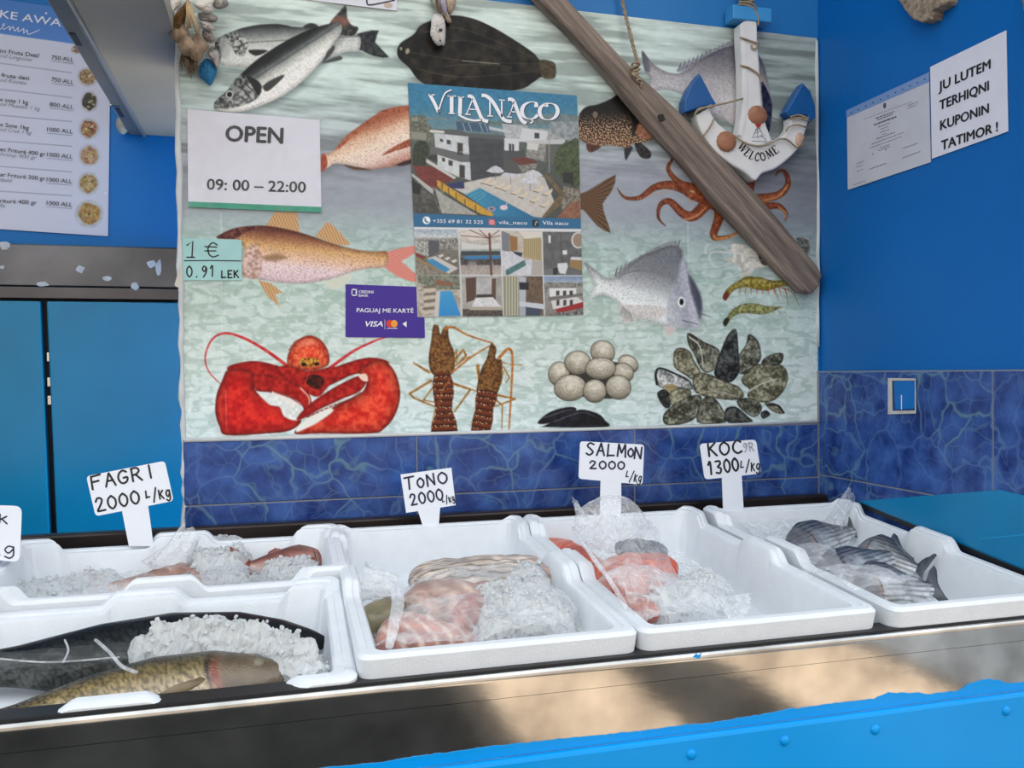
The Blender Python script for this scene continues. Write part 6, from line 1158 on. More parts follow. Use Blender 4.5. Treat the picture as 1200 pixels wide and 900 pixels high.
# ================================================================ FOAM BOXES
M_FOAM = mat('white expanded polystyrene', rgb(226, 230, 235), .62, 0, .03, 40, [(420, .25, .0012, 'VORONOI'), (20, .10, .004)], .35, .06)
def foam_box(label, xc, sc, w_, l_, h0, bump_long, hb=BOXH, group='white foam fish boxes', rot=0.0, dips=0.017, drop=0.0, tp=0.0):
    """w_ along x, l_ along the slope; bump_long 'y': notched rims run along the slope, 'x': along the counter"""
    t = thing('foam_box', label, 'box', group, loc=tray(xc, sc, 0))
    wall = 0.023; dr = 0.007; E0 = -dips if bump_long == 'y' else 0
    def rim(f):   # notched profile: raised corners and a raised middle
        for a, b, z0, z1 in ((0, .07, E0, E0), (.07, .115, E0, -dips), (.115, .375, -dips, -dips), (.375, .425, -dips, 0), (.425, .575, 0, 0), (.575, .625, 0, -dips), (.625, .885, -dips, -dips), (.885, .93, -dips, 0), (.93, 1.001, 0, 0)):
            if a <= f < b: s = (f-a)/(b-a); return z0+(z1-z0)*(s*s*(3-2*s))
        return 0
    fr = np.unique(np.concatenate([np.linspace(0, 1, 21), [.07, .08, .0925, .105, .115, .375, .3875, .40, .4125, .425, .575, .5875, .60, .6125, .625, .885, .896, .9075, .919, .93]]))
    def loop(hx, hy, r, z, use):
        pts = []
        segs = [((-hx+r, -hy), (hx-r, -hy), 'x'), ((hx, -hy+r), (hx, hy-r), 'y'), ((hx-r, hy), (-hx+r, hy), 'x'), ((-hx, hy-r), (-hx, -hy+r), 'y')]
        cs = [(hx-r, -hy+r, -90), (hx-r, hy-r, 0), (-hx+r, hy-r, 90), (-hx+r, -hy+r, 180)]
        for k, (a, b, ax) in enumerate(segs):
            for f in fr:
                g = f if k in (0, 1) else 1-f
                dz = rim(g) if (ax == bump_long) else (-dips if (bump_long == 'y' and k == 0) else (-dips*.42 if .04 < g < .96 else 0))
                pts.append((a[0]+(b[0]-a[0])*f, a[1]+(b[1]-a[1])*f, z+(dz if use else 0)))
            cx, cy, a0 = cs[k]
            for j in range(1, 5): an = math.radians(a0+90*j/5); pts.append((cx+r*math.cos(an), cy+r*math.sin(an), z+(-dips if use and bump_long == 'y' and k in (0, 3) else 0)))
        return pts
    hx, hy = w_/2, l_/2
    L = [loop(hx-dr, hy-dr, .018, 0, False), loop(hx-.001, hy-.001, .016, hb*.62, False), loop(hx, hy, .014, hb-.0045, True), loop(hx-.0035, hy-.0035, .014, hb, True), loop(hx-wall*.5, hy-wall*.5, .012, hb, True), loop(hx-wall*.5-.0012, hy-wall*.5-.0012, .012, hb-.0028, True), loop(hx-wall+.003, hy-wall+.003, .012, hb-.003, True), loop(hx-wall, hy-wall, .012, hb-.007, True), loop(hx-wall-.006, hy-wall-.006, .016, .03, False), loop(hx-wall-.016, hy-wall-.016, .02, .016, False)]
    V = []; c, s = math.cos(rot), math.sin(rot)
    for lp in L:
        for x, y, z in lp:
            x = -hx+(x+hx)*(1+tp*y/l_); z = z-drop*(.5-y/l_)*max(0, z-.03)/(hb-.03)
            V.append(tray(xc+x*c-y*s, sc+x*s+y*c, h0+z))
    n = len(L[0]); F = []
    for j in range(len(L)-1):
        for i in range(n): F.append([j*n+i, j*n+(i+1) % n, (j+1)*n+(i+1) % n, (j+1)*n+i])
    F.append([i for i in range(n)][::-1]); F.append([(len(L)-1)*n+i for i in range(n)])
    o = mesh('body', V, F, M_FOAM, t, True); o.data.polygons.foreach_set('use_smooth', [len(p.vertices) == 4 for p in o.data.polygons])
    try:
        bpy.context.view_layer.objects.active = o; o.data.set_sharp_from_angle(angle=math.radians(35))
    except Exception: pass
    return t
foam_box('white foam box of the TONO tag holding pink fish pieces and ice', 0.2345, -0.25, 0.316, 0.505, 0, 'y')
foam_box('white foam box of the SALMON tag holding orange fillets in a bag', 0.552, -0.25, 0.316, 0.505, 0, 'y')
foam_box('white foam box of the KOC tag at the right end holding striped grey fish', 0.866, -0.257, 0.284, 0.505, 0, 'y', tp=.10)
foam_box('white foam box at left in the back row behind the two dark fish', -0.142, -0.118, 0.466, 0.244, 0.012, 'x', .095)
foam_box('white foam box at the front left holding two big dark fish', -0.160, -0.376, 0.474, 0.264, 0.0, 'x', .098, drop=.030)
# ================================================================ PRICE TAGS
M_TAG = mat('white plastic tag', rgb(232, 236, 244), .35)
def price_tag(label, y, board, stake, r, writing, lean=0.0):
    pl = Plane((0, y, Z(-.2)), (0, -1, 0.12)); c = np.mean(board, 0); t = thing('price_tag', label, 'price tag', 'handwritten price tags on white plastic', loc=pl.at(*c))
    slab('board', rounded(board, r, 5) if r else board, pl, 0, .0016, M_TAG, t); slab('stake', stake, pl, -.0002, .0013, M_TAG, t)
    for k, (m_, f) in enumerate(writing): L = Letters(pl, .0021+.0002*k); f(L); L.build('lettering', m_, t)
    return t
price_tag('white price tag reading FAGRI 2000, tilted, stuck in the back left box', -.105, [(101, 558), (193, 540), (203.5, 587), (112, 605)], [(142, 594), (173, 589), (180, 640), (151, 640)], 5, [(INK, lambda L: (L.hand('FAGRI', (108, 573.5), (185, 558.5), 15, 2.4), L.hand('2000', (113, 600), (167, 589), 15, 2.4), L.hand('l/kg', (171, 588), (202, 582), 13, 2.0)))])
price_tag('square white price tag reading TONO 2000 behind the pink fish pieces', -.098, [(469.5, 556), (529, 548), (534, 592), (476, 601)], [(489, 596), (516, 592), (514, 618), (496, 618)], 0, [(INKBLUE, lambda L: (L.hand('T', (474, 574), (488, 572), 14, 2.2), L.hand('o', (488, 572.5), (500, 571), 16, 2.2), L.hand('NO', (500, 570), (527, 565), 13, 2.2), L.hand('2000', (481, 593), (522, 585), 13, 2.1), L.hand('l/kg', (519, 591), (534, 587), 8, 1.3)))])
price_tag('white price tag reading SALMON 2000 above the bag of orange fillets', -.098, [(680, 517), (755, 521), (753, 568), (678, 561)], [(704, 560), (728, 562), (728, 606), (703, 606)], 4, [(INKBLUE, lambda L: (L.hand('SALM', (686, 532.5), (735, 535.5), 14, 2.2), L.hand('o', (734, 535.5), (744, 536), 14, 2.2), L.hand('N', (742, 537), (754, 538), 13, 2.2), L.hand('2000', (690, 549), (734, 550), 9, 2.0), L.hand('l/kg', (732, 562), (752, 566), 11, 1.4)))])
price_tag('white price tag reading KOC 1300 above the striped grey fish', -.108, [(820, 520), (886, 515), (892, 555), (826, 562)], [(846, 556), (869, 554), (872, 606), (848, 606)], 5, [(INK, lambda L: (L.hand('KOC', (829, 535), (872, 530), 15, 2.4), L.hand('1300', (829, 556.5), (868, 551), 15, 2.4), L.hand('l/kg', (867, 552), (892, 552), 12, 1.6))), (mat('faded marker', (.42, .44, .50), .5), lambda L: L.hand('9R', (871, 530), (885, 528), 10, 1.6))])
price_tag('white price tag cut off at the left edge, its last letters k and kg showing', -.20, [(-60, 590), (25.5, 593), (23, 659), (-60, 650)], [(-40, 640), (-15, 645), (-12, 700), (-36, 700)], 9, [(INKBLUE, lambda L: (L.hand('k', (-3, 613), (12, 614), 13, 1.8), L.hand('Kg', (-14, 650), (21, 650), 14, 1.8)))])
# ================================================================ FISH, ICE, BAGS
def frame_pts(c, ex, ey, ez, P): return c+P[:, :1]*ex+P[:, 1:2]*ey+P[:, 2:3]*ez
M_FISHSKIN = attr_mat('wet fish skin', .22, .6, [(420, .35, .0012, 'VORONOI')], .05)
M_DARKSKIN = attr_mat('dark wet fish skin', .24, .12, [(420, .3, .0012, 'VORONOI')])
M_FISHFINE = attr_mat('wet fine fish skin', .25, .6, [(700, .25, .0008, 'VORONOI')], .05)
M_FLESH = attr_mat('wet fish flesh', .28, .55, [(120, .3, .0015)], .12)
M_FIN = mat('translucent fin', rgb(96, 92, 84), .4, 0, .25, 90, [(200, .4, .001)])
def fish(name, label, cat, group, head, tail, back, prof, colf, fins='tdp', ts_=1.0, eye=True, seg=72, n=150, m=None, bend=0.0, fincol=None, lat=None, gill=True):
    """head, tail: world points of snout and tail root; back: direction of the back; prof: (t, up, down, half thickness) in metres"""
    head, tail = np.array(head, float), np.array(tail, float); ex = unit(tail-head); Ln = np.linalg.norm(tail-head); ez = unit(np.array(back, float)-ex*(ex @ np.array(back, float))); ey = np.cross(ez, ex)
    t = thing(name, label, cat, group, loc=(head+tail)/2)
    pr = np.array(prof, float); ts = np.linspace(0, 1, n)**.9; up, dn, hw = [np.interp(ts, pr[:, 0], pr[:, k]) for k in (1, 2, 3)]
    for a in (up, dn, hw):
        k_ = np.array([.25, .5, .25])
        for _ in range(2): a[1:-1] = np.convolve(a, k_, 'same')[1:-1]
    V, C_ = [], []
    for i in range(n):
        cz, hz = (up[i]-dn[i])/2, (up[i]+dn[i])/2; by = bend*math.sin(ts[i]*math.pi)
        for j in range(seg):
            a = 2*math.pi*j/seg; s, c = math.sin(a), math.cos(a)
            y = hw[i]*np.sign(c)*abs(c)**.85; z = cz+hz*np.sign(s)*abs(s)**.95
            V.append((ts[i]*Ln, y+by, z)); C_.append((ts[i], s, c))
    V = np.array(V); C_ = np.array(C_); cols = colf(C_[:, 0], C_[:, 1], C_[:, 2], V)
    F = []
    for i in range(n-1):
        for j in range(seg): F.append([i*seg+j, i*seg+(j+1) % seg, (i+1)*seg+(j+1) % seg, (i+1)*seg+j])
    F += [list(range(seg))[::-1], [(n-1)*seg+j for j in range(seg)]]
    W = lambda P: frame_pts((head), ex, ey, ez, np.asarray(P, float).reshape(-1, 3))
    mesh('body', W(V), F, m or M_FISHSKIN, t, True, cols=lin(np.clip(cols, 0, 255)/255))
    def at(tt): return [np.interp(tt, ts, q) for q in (up, dn, hw)]
    fm = fincol or M_FIN
    def fin(nm, outline, th=.0012, yo=0.0, tilt=0.0):
        P = catmull(outline, 4, True); k = len(P); c = P.mean(0); v = []
        for sgn in (-1, 1):
            for i, p in enumerate(P): v.append((p[0], yo+sgn*th+.0012*math.sin(i*1.9)+tilt*(p[1]-c[1]), p[1]))
            v.append((c[0], yo+sgn*th*2.2, c[1]))
        f = [[i, (i+1) % k, k] for i in range(k)]+[[k+1+(i+1) % k, k+1+i, 2*k+1] for i in range(k)]+[[(i+1) % k, i, k+1+i, k+1+(i+1) % k] for i in range(k)]
        return mesh(nm, W(v), f, fm, t, True)
    if 't' in fins:
        u1, d1, h1 = at(.97); H = max(up)*ts_
        fin('tail_fin', [(Ln*.96, u1*.8), (Ln*1.08, H*.95), (Ln*1.17, H*1.15), (Ln*1.10, 0), (Ln*1.17, -H*1.15), (Ln*1.07, -H*.9), (Ln*.96, -d1*.8)], .0012, by)
    if 'd' in fins:
        H = max(up); pts = [(Ln*q, at(q)[0]*.96) for q in (.28, .4, .52, .64, .74)]; up_ = [(Ln*q, at(q)[0]+H*k) for q, k in ((.74, .12), (.62, .26), (.5, .36), (.38, .42), (.31, .25))]
        fin('dorsal_fin', pts+up_, .001, bend*.9)
    if 'p' in fins:
        ua, da, ha = at(.30); fin('pectoral_fin', [(Ln*.27, -da*.25), (Ln*.36, -da*.05), (Ln*.44, -da*.30), (Ln*.36, -da*.55)], .001, ha*.93+bend*.8)
    if eye:
        pe = t
        ua, da, ha = at(.115)
        for r, m_, dy, nm in ((.0095, mat('fish eye rim', rgb(120, 112, 92), .25), 0, 'eye'), (.0062, mat('fish pupil', (.008, .008, .01), .08), .0022, 'pupil')):
            for sg in (1,):
                p = W([(Ln*.115, sg*(ha*.80+dy), ua*.22)])[0]; bm = bmesh.new(); bmesh.ops.create_uvsphere(bm, u_segments=16, v_segments=8, radius=r*Ln/.4)
                for q in bm.verts: q.co = Vector(p+np.array(q.co)*np.array([1, 1, 1])*.9)
                pe = from_bm(nm, bm, m_, pe, True)
    return t, W, at, Ln
def skin(top, mid, belly, head=None, red=None, sc=1.0, seed=1, stripes=0.0, scales=0.0):
    top, mid, belly = [np.array(q, float) for q in (top, mid, belly)]
    def f(tt, s, c, V):
        x = np.clip(s, -1, 1); col = ramp(x, [(-1, belly), (-.25, (belly*.6+mid*.4)), (.15, mid), (.55, (mid*.35+top*.65)), (1, top)])
        k = fbm(V[:, 0]*60*sc, V[:, 2]*60*sc+V[:, 1]*40, seed); col = col*(0.72+.56*k)[:, None]
        if scales:
            d1, d2 = voro(V[:, 0]/scales, np.where(c > 0, V[:, 2], V[:, 2]+9)/scales*1.25, seed); g = np.clip((d2-d1)/.35, 0, 1)*np.clip((tt-.2)/.06, 0, 1)+np.clip((.26-tt)/.06, 0, 1); col = col*(.62+.5*g)[:, None]
        if stripes: col = col*(1-stripes*np.clip(np.sin(V[:, 2]*900+2*fbm(V[:, 0]*20, V[:, 2]*20, 3)), 0, 1))[:, None]
        if head is not None:
            h = np.clip((.25-tt)/.03, 0, 1)[:, None]*.75; col = col*(1-h)+(np.array(head, float)*(0.7+.6*fbm(V[:, 0]*90, V[:, 2]*90, seed+2))[:, None])*h
            g = np.exp(-((tt-.245-.02*np.cos(s*2))/.008)**2)*np.clip(1-np.abs(s+.1)/.9, 0, 1); col = col*(1-.75*g)[:, None]
        if red is not None:
            r = .75*np.exp(-((tt-.225-.02*np.cos(s*2))/.014)**2-((s+.15)/.45)**2); col = col*(1-r[:, None])+np.array(red, float)*r[:, None]
        return col
    return f
# ---- ice
M_ICE = mat('crushed ice', (.92, .95, .98), .22, 0, .05, 60, [(240, .6, .002), (520, .5, .0012)], .5, .25, .42)
def ice(label, outline, h0, hmax, seed, chunk=90, size=.0045, group='crushed ice in the foam boxes', flat=.5):
    """mound of crushed ice over an outline (pixels at height h0 on the tray)"""
    P = np.array([Txs(u, v, h0) for u, v in catmull(outline, 4, True)]); lo, hi = P.min(0), P.max(0); st = .0030
    nx, ny = int((hi[0]-lo[0])/st)+2, int((hi[1]-lo[1])/st)+2; gx, gy = np.meshgrid(np.linspace(lo[0], hi[0], nx), np.linspace(lo[1], hi[1], ny))
    q = np.stack([gx.ravel(), gy.ravel()], 1); sd, _ = sdist(q, P); sd = sd+.020*(fbm(q[:, 0]*45, q[:, 1]*45, seed+21)-.5); ins = sd > -.003
    d1, d2 = voro(q[:, 0]*105+3*fbm(q[:, 0]*30, q[:, 1]*30, seed), q[:, 1]*105, seed); lump = np.clip((d2-d1)*1.4, 0, .5)
    env = np.clip((sd+.004)/.036, 0, 1)**flat
    hh = .010+env*(h0-.012+hmax*(.55+.6*fbm(q[:, 0]*22, q[:, 1]*22, seed+4))+lump*.010+.005*fbm(q[:, 0]*120, q[:, 1]*120, seed))
    jx, js = [.011*(fbm(q[:, 0]*90+hh*130, q[:, 1]*90+hh*170, seed+30+k)-.5) for k in (0, 5)]
    V = np.array([tray(a+dx, b+ds, c) for (a, b), c, dx, ds in zip(q, hh, jx, js)])
    F = (np.arange(ny-1)[:, None]*nx+np.arange(nx-1)[None]).ravel(); Q = np.stack([F, F+1, F+nx+1, F+nx], 1); Q = Q[ins[Q].all(1)]
    used, inv = np.unique(Q, return_inverse=True); Vt = V[used].tolist(); Ft = inv.reshape(-1, 4).tolist()
    r_ = random.Random(seed); cand = [i for i in range(len(q)) if sd[i] > .001]
    for _ in range(min(chunk, len(cand))):
        i = r_.choice(cand); p = V[i]+TN*r_.uniform(0, .003); s_ = size*r_.uniform(.35, 1.1); R_ = Matrix.Rotation(r_.uniform(0, 6.28), 3, Vector((r_.uniform(-1, 1), r_.uniform(-1, 1), r_.uniform(.1, 1))).normalized())
        b2 = bmesh.new(); bmesh.ops.create_icosphere(b2, subdivisions=1, radius=s_); b = len(Vt)
        b2.verts.index_update()
        for v in b2.verts: w_ = R_ @ Vector((v.co.x*r_.uniform(.7, 1.3), v.co.y*r_.uniform(.6, 1.1), v.co.z*r_.uniform(.5, .9))); Vt.append((p[0]+w_.x, p[1]+w_.y, p[2]+w_.z))
        Ft += [[b+v.index for v in f.verts] for f in b2.faces]; b2.free()
    o = mesh('crushed_ice', Vt, Ft, M_ICE, None, False); return tag(o, label, 'ice', None, 'stuff')
# ---- plastic film draped over things (height field on the tray)
def film_grid(outline, h0, hf, seed, wr=.004, st=.004, edge_h=None):
    P = np.array([Txs(u, v, h0) for u, v in catmull(outline, 4, True)]); lo, hi = P.min(0), P.max(0)
    nx, ny = int((hi[0]-lo[0])/st)+2, int((hi[1]-lo[1])/st)+2; gx, gy = np.meshgrid(np.linspace(lo[0], hi[0], nx), np.linspace(lo[1], hi[1], ny))
    q = np.stack([gx.ravel(), gy.ravel()], 1); sd, _ = sdist(q, P); ins = sd > 0
    x, s = q[:, 0], q[:, 1]
    hh = hf(x, s, sd)+wr*(ridged(x*22+1.5*fbm(x*14, s*14, seed), s*22, seed)-.5)*2+wr*.6*(ridged(x*60, s*44, seed+5)-.5)
    V = np.array([tray(a, b, c) for (a, b), c in zip(q, hh)]); F = (np.arange(ny-1)[:, None]*nx+np.arange(nx-1)[None]).ravel(); Q = np.stack([F, F+1, F+nx+1, F+nx], 1); Q = Q[ins[Q].all(1)]
    used, inv = np.unique(Q, return_inverse=True); return V[used], inv.reshape(-1, 4)
def humps(base, lst):
    """smooth union of humps given by pixel centre on height h, radii in m, and height"""
    H = [(*Txs(u, v, h), rx, ry, h, k) for u, v, rx, ry, h, k in lst]
    def f(x, s, sd):
        o = np.full(x.shape, base)
        for a, b, rx, ry, h, k in H:
            c_, s_ = math.cos(k), math.sin(k); dx, dy = x-a, s-b; e = ((dx*c_+dy*s_)/rx)**2+((-dx*s_+dy*c_)/ry)**2; o = np.maximum(o, base+(h-base)*np.sqrt(np.clip(1.25-e, 0, 1))*.93)
        return o
    return f
FILMT = film_mat('very thin clear film', .0, .10, 50, .06, .03)
FILM = film_mat('thin clear bag', .09, .10, 40, .36); FILMW = film_mat('milky clear bag', .16, .15, 36, .40); FILMC = film_mat('crumpled clear bag', .13, .08, 60, .42)
def spout(name, m_, parent, base, tip, r0, r1, seed, flare=0.0, nn=16, seg=26, label=None, squash=.5, th=.012):
    base, tip = np.array(base, float), np.array(tip, float); e = tip-base; up = unit(e); a = unit(np.cross(up, [0, 1, .2])); b = np.cross(a, up); V = []; F = []; r_ = np.random.default_rng(seed)
    ph = r_.uniform(0, 6.28, 4)
    for i in range(nn):
        f = i/(nn-1); r = r0+(r1-r0)*f**.7+flare*max(0, f-.6)**1.5
        for j in range(seg):
            q = 2*math.pi*j/seg; w_ = 1+.16*math.sin(3*q+ph[0]+f*3)+.12*math.sin(7*q+ph[1]-f*4)+.07*math.sin(11*q+ph[2])
            V.append(base+e*f+a*r*w_*math.cos(q)+b*r*w_*squash*math.sin(q)+up*.004*math.sin(5*q+ph[3])*f)
    for i in range(nn-1):
        for j in range(seg): F.append([i*seg+j, i*seg+(j+1) % seg, (i+1)*seg+(j+1) % seg, (i+1)*seg+j])
    return mesh(name, V, F, m_, parent, True, label=label)
def bag(label, outline, h0, hf, seed, m_, wr=.004, cat='plastic bag', group='clear plastic bags over the fish'):
    V, F = film_grid(outline, h0, hf, seed, wr); t = thing('plastic_bag', label, cat, group, loc=V.mean(0)); mesh('sheet', V, F, m_, t, True); return t
# ---------------------------------------------------------------- front left box: two big fish
H = lambda u, v, h: T(u, v, h)
BIG = [(0, .006, .006, .005), (.04, .020, .017, .014), (.12, .038, .034, .028), (.24, .056, .052, .038), (.42, .062, .058, .042), (.6, .052, .048, .036), (.8, .030, .028, .020), (1, .017, .016, .009)]
fish('large_fish', 'big golden brown fish with red gills, nearest the steel rail in the front left box', 'fish', None, H(347, 788, .052), H(-75, 868, .030), (0, .82, .57), [(a, b*.72, c*.72, d*.8) for a, b, c, d in BIG], skin((52, 48, 40), (120, 104, 66), (206, 186, 164), (84, 72, 60), (120, 40, 42), 1, 3, scales=.0058), fins='tp', fincol=mat('brown fin', rgb(120, 104, 78), .4, 0, .2, 80))
fish('large_fish', 'big black scaled fish under ice and film, behind the golden brown one', 'fish', None, H(384, 752, .046), H(-85, 790, .048), (0, .80, .6), [(a, b*.80, c*.80, d*.9) for a, b, c, d in BIG], skin((14, 17, 19), (32, 36, 39), (66, 68, 66), (24, 27, 30), None, 1, 8, scales=.0068), eye=False, m=M_DARKSKIN, fins='tp', fincol=mat('black fin', rgb(30, 32, 34), .4, 0, .2, 80))
ice('mound of crushed ice along the back of the front left box', [(138, 744), (180, 736), (235, 731), (300, 731), (350, 736), (390, 750), (386, 764), (350, 764), (300, 757), (250, 760), (200, 756), (160, 752)], .084, .016, 11, 220, .0036)
b_ = bag('clear film over the black fish in the front left box', [(-40, 752), (60, 746), (150, 744), (250, 742), (330, 750), (366, 778), (352, 792), (250, 776), (160, 786), (60, 806), (-40, 818)], .085, humps(.066, [(60, 770, .26, .05, .098, 0), (280, 762, .20, .05, .104, 0)]), 21, FILMT, .003)
for q, w_ in (([(112, 750), (128, 764), (142, 780), (160, 788)], .0018), ([(76, 750), (80, 762), (74, 776)], .0011), ([(0, 772), (60, 776), (140, 770)], .0009)): tube('film_fold', catmull([H(u, v, .092) for u, v in q], 6), w_, FILMW, b_, 8, label='thick whitish fold of the film')
# ---------------------------------------------------------------- back left box: reddish fish under ice
RED = [(0, .004, .004, .004), (.06, .014, .013, .010), (.2, .026, .026, .020), (.4, .030, .030, .022), (.7, .020, .018, .014), (1, .007, .007, .005)]
fish('red_fish', 'brown red fish half buried in ice at the right end of the back left box', 'fish', None, H(388, 656, .050), H(292, 664, .062), (0, .7, .7), RED, skin((96, 52, 48), (150, 96, 86), (206, 180, 170), (120, 70, 62), None, 1.4, 12), m=M_FISHFINE, fincol=mat('reddish fin', rgb(150, 84, 70), .4, 0, .2, 80))
fish('red_fish', 'pale reddish fish under the ice in the middle of the back left box', 'fish', None, H(262, 684, .048), H(120, 690, .042), (0, .8, .6), RED, skin((130, 84, 70), (176, 140, 124), (214, 196, 186), (140, 100, 90), None, 1.4, 15), m=M_FISHFINE, fincol=mat('pale reddish fin', rgb(170, 120, 100), .4, 0, .2, 80))
ice('heap of ice lumps right of centre in the back left box', [(208, 668), (232, 648), (270, 642), (305, 650), (304, 672), (296, 690), (250, 690), (215, 684)], .050, .034, 31, 90)
ice('ice around the brown red fish at the right end of the back left box', [(300, 668), (330, 664), (372, 660), (384, 668), (376, 684), (330, 690), (302, 690)], .050, .022, 32, 70)
ice('low ice at the left side of the back left box', [(-30, 702), (15, 694), (60, 690), (105, 676), (135, 664), (156, 660), (166, 676), (150, 690), (100, 700), (40, 712), (-30, 716)], .040, .022, 33, 90, .0055)
b_ = bag('clear bag with upright torn tip in the back left box', [(62, 700), (100, 680), (140, 662), (200, 652), (290, 646), (318, 660), (310, 690), (220, 698), (130, 700)], .060, humps(.048, [(150, 674, .05, .05, .094, 0), (260, 668, .08, .06, .096, 0), (205, 680, .06, .05, .080, 0)]), 41, FILM)
spout('torn_tip', FILMW, b_, H(196, 672, .060), H(226, 622, .112), .038, .010, 5, .02, label='upright torn tip of the bag')
# ---------------------------------------------------------------- TONO box: pink fish pieces
def piece(name, label, cat, a, b, h, wid, thick, colf, seed, taper=(.55, 1, .9, .4), roll=0.0, m=None, n=26, seg=26, arch=.0):
    A, B = H(*a, h), H(*b, h); ex = unit(B-A); Ln = np.linalg.norm(B-A); ez = unit(TN*math.cos(roll)+np.cross(TN, ex)*math.sin(roll)); ez = unit(ez-ex*(ex @ ez)); ey = np.cross(ez, ex); V = []; C_ = []
    tp = np.interp(np.linspace(0, 1, n), np.linspace(0, 1, len(taper)), taper)
    for i in range(n):
        f = i/(n-1); e = (1-abs(2*f-1)**7)**.5 if 0 < f < 1 else .02
        for j in range(seg):
            q = 2*math.pi*j/seg; y = wid*tp[i]*e*np.sign(math.cos(q))*abs(math.cos(q))**.8; z = thick*tp[i]**.5*e*np.sign(math.sin(q))*abs(math.sin(q))**.8
            k = 1+.42*(fbm(np.array([f*4+seed]), np.array([math.cos(q)*2.2+seed]), seed)[0]-.5)+.10*(vnoise(np.array([f*16+seed]), np.array([math.cos(q)*9+math.sin(q)*3]))[0]-.5); V.append((f*Ln, y*k, z*k+arch*math.sin(f*math.pi))); C_.append((f, math.sin(q), math.cos(q)))
    V = np.array(V); C_ = np.array(C_); F = [[i*seg+j, i*seg+(j+1) % seg, (i+1)*seg+(j+1) % seg, (i+1)*seg+j] for i in range(n-1) for j in range(seg)]+[list(range(seg))[::-1], [(n-1)*seg+j for j in range(seg)]]
    t = thing(name, label, cat, None, loc=(A+B)/2)
    cols = colf(C_[:, 0], C_[:, 1], C_[:, 2], V); mesh('flesh', frame_pts(A, ex, ey, ez, V), F, m or M_FLESH, t, True, cols=lin(np.clip(cols, 0, 255)/255)); return t
def flesh(base, stripe, per=60, amt=.6, skin_c=None, seed=2, diag=.6, lines=0.0):
    base, stripe = np.array(base, float), np.array(stripe, float)
    def f(t_, s, c, V):
        w_ = np.sin(V[:, 0]*per*2*math.pi/1+V[:, 1]*per*2*math.pi*diag+3*fbm(V[:, 0]*30, V[:, 1]*30, seed)); k = (np.clip(w_*2-.6, 0, 1)*amt)[:, None]; col = base*(1-k)+stripe*k
        col = col*(.75+.5*fbm(V[:, 0]*70, V[:, 1]*70, seed+1))[:, None]
        if lines:
            q = np.sin(V[:, 1]*2*math.pi*95+2.5*fbm(V[:, 0]*25, V[:, 1]*40, seed+6)); col = col*(1-lines*np.clip(q*1.6-.4, 0, 1))[:, None]; col = col*(.82+.36*fbm(V[:, 0]*22, V[:, 1]*22, seed+9))[:, None]
        if skin_c is not None: g = np.clip((-s-.1)/.2, 0, 1)[:, None]; col = col*(1-g)+np.array(skin_c, float)*g
        return col
    return f
piece('fish_piece', 'striped pink fish loin at the front left of the TONO box', 'fish piece', (440, 752), (560, 752), .062, .036, .026, flesh((190, 136, 124), (222, 198, 184), 42, .95, None, 3, .9), 3, (.75, 1.05, .95, .55, .15), n=40, seg=36)
piece('fish_piece', 'olive skinned fish piece at the left wall of the TONO box', 'fish piece', (424, 735), (478, 712), .060, .030, .022, flesh((128, 120, 92), (150, 142, 112), 30, .5, None, 5), 5)
piece('fish_piece', 'round cut pink fish piece in the middle of the TONO box', 'fish piece', (470, 712), (585, 712), .066, .048, .030, flesh((190, 160, 148), (206, 186, 176), 24, .7, None, 7, lines=.18), 7, (.6, .9, 1.05, .95, .5), n=36, seg=34)
piece('fish_piece', 'reddish cut end of fish piece beside the ice in the TONO box', 'fish piece', (532, 738), (578, 690), .066, .020, .026, flesh((176, 100, 84), (206, 150, 134), 40, .6, None, 9), 9)
piece('fish_piece', 'wrinkled whitish fish fillet at the back of the TONO box', 'fish piece', (478, 682), (655, 668), .060, .050, .026, flesh((206, 190, 176), (150, 132, 120), 0.1, .0, None, 11, lines=.42), 11, (.6, .95, 1, .9, .45), n=60, seg=110)
piece('fish_piece', 'pale pink fish piece at the back right of the TONO box', 'fish piece', (596, 666), (672, 690), .060, .036, .024, flesh((206, 180, 168), (222, 206, 196), 30, .6, None, 13, lines=.3), 13, seg=80)
ice('large slab of crushed ice at the front of the TONO box', [(545, 712), (590, 704), (640, 708), (672, 728), (680, 744), (620, 748), (560, 748), (546, 732)], .052, .044, 51, 110)
ice('ice on the pale pieces at the back right of the TONO box', [(572, 690), (592, 672), (630, 664), (650, 680), (660, 704), (630, 712), (600, 706)], .068, .026, 52, 90)
b_ = bag('clear bag spread over the pink pieces in the TONO box', [(420, 730), (424, 700), (440, 686), (480, 664), (520, 648), (600, 640), (660, 655), (690, 690), (700, 736), (640, 750), (540, 762), (450, 764), (424, 752)], .080, humps(.052, [(500, 745, .07, .06, .094, 0), (530, 705, .075, .07, .104, 0), (565, 668, .10, .06, .094, 0), (610, 725, .07, .06, .100, 0), (628, 690, .05, .05, .098, 0)]), 61, FILM, .005)
tube('bag_fold', catmull([H(424, 684, .085), H(452, 680, .088), H(466, 700, .10), H(462, 730, .10), H(456, 758, .088)], 6), [.004+.004*math.sin(i/24*3.1) for i in range(25)], FILMW, b_, 8, label='thick hanging fold of the bag')
spout('bag_end', FILMC, b_, H(462, 692, .085), H(424, 680, .098), .016, .020, 9, .03, label='gathered end of the bag at left')
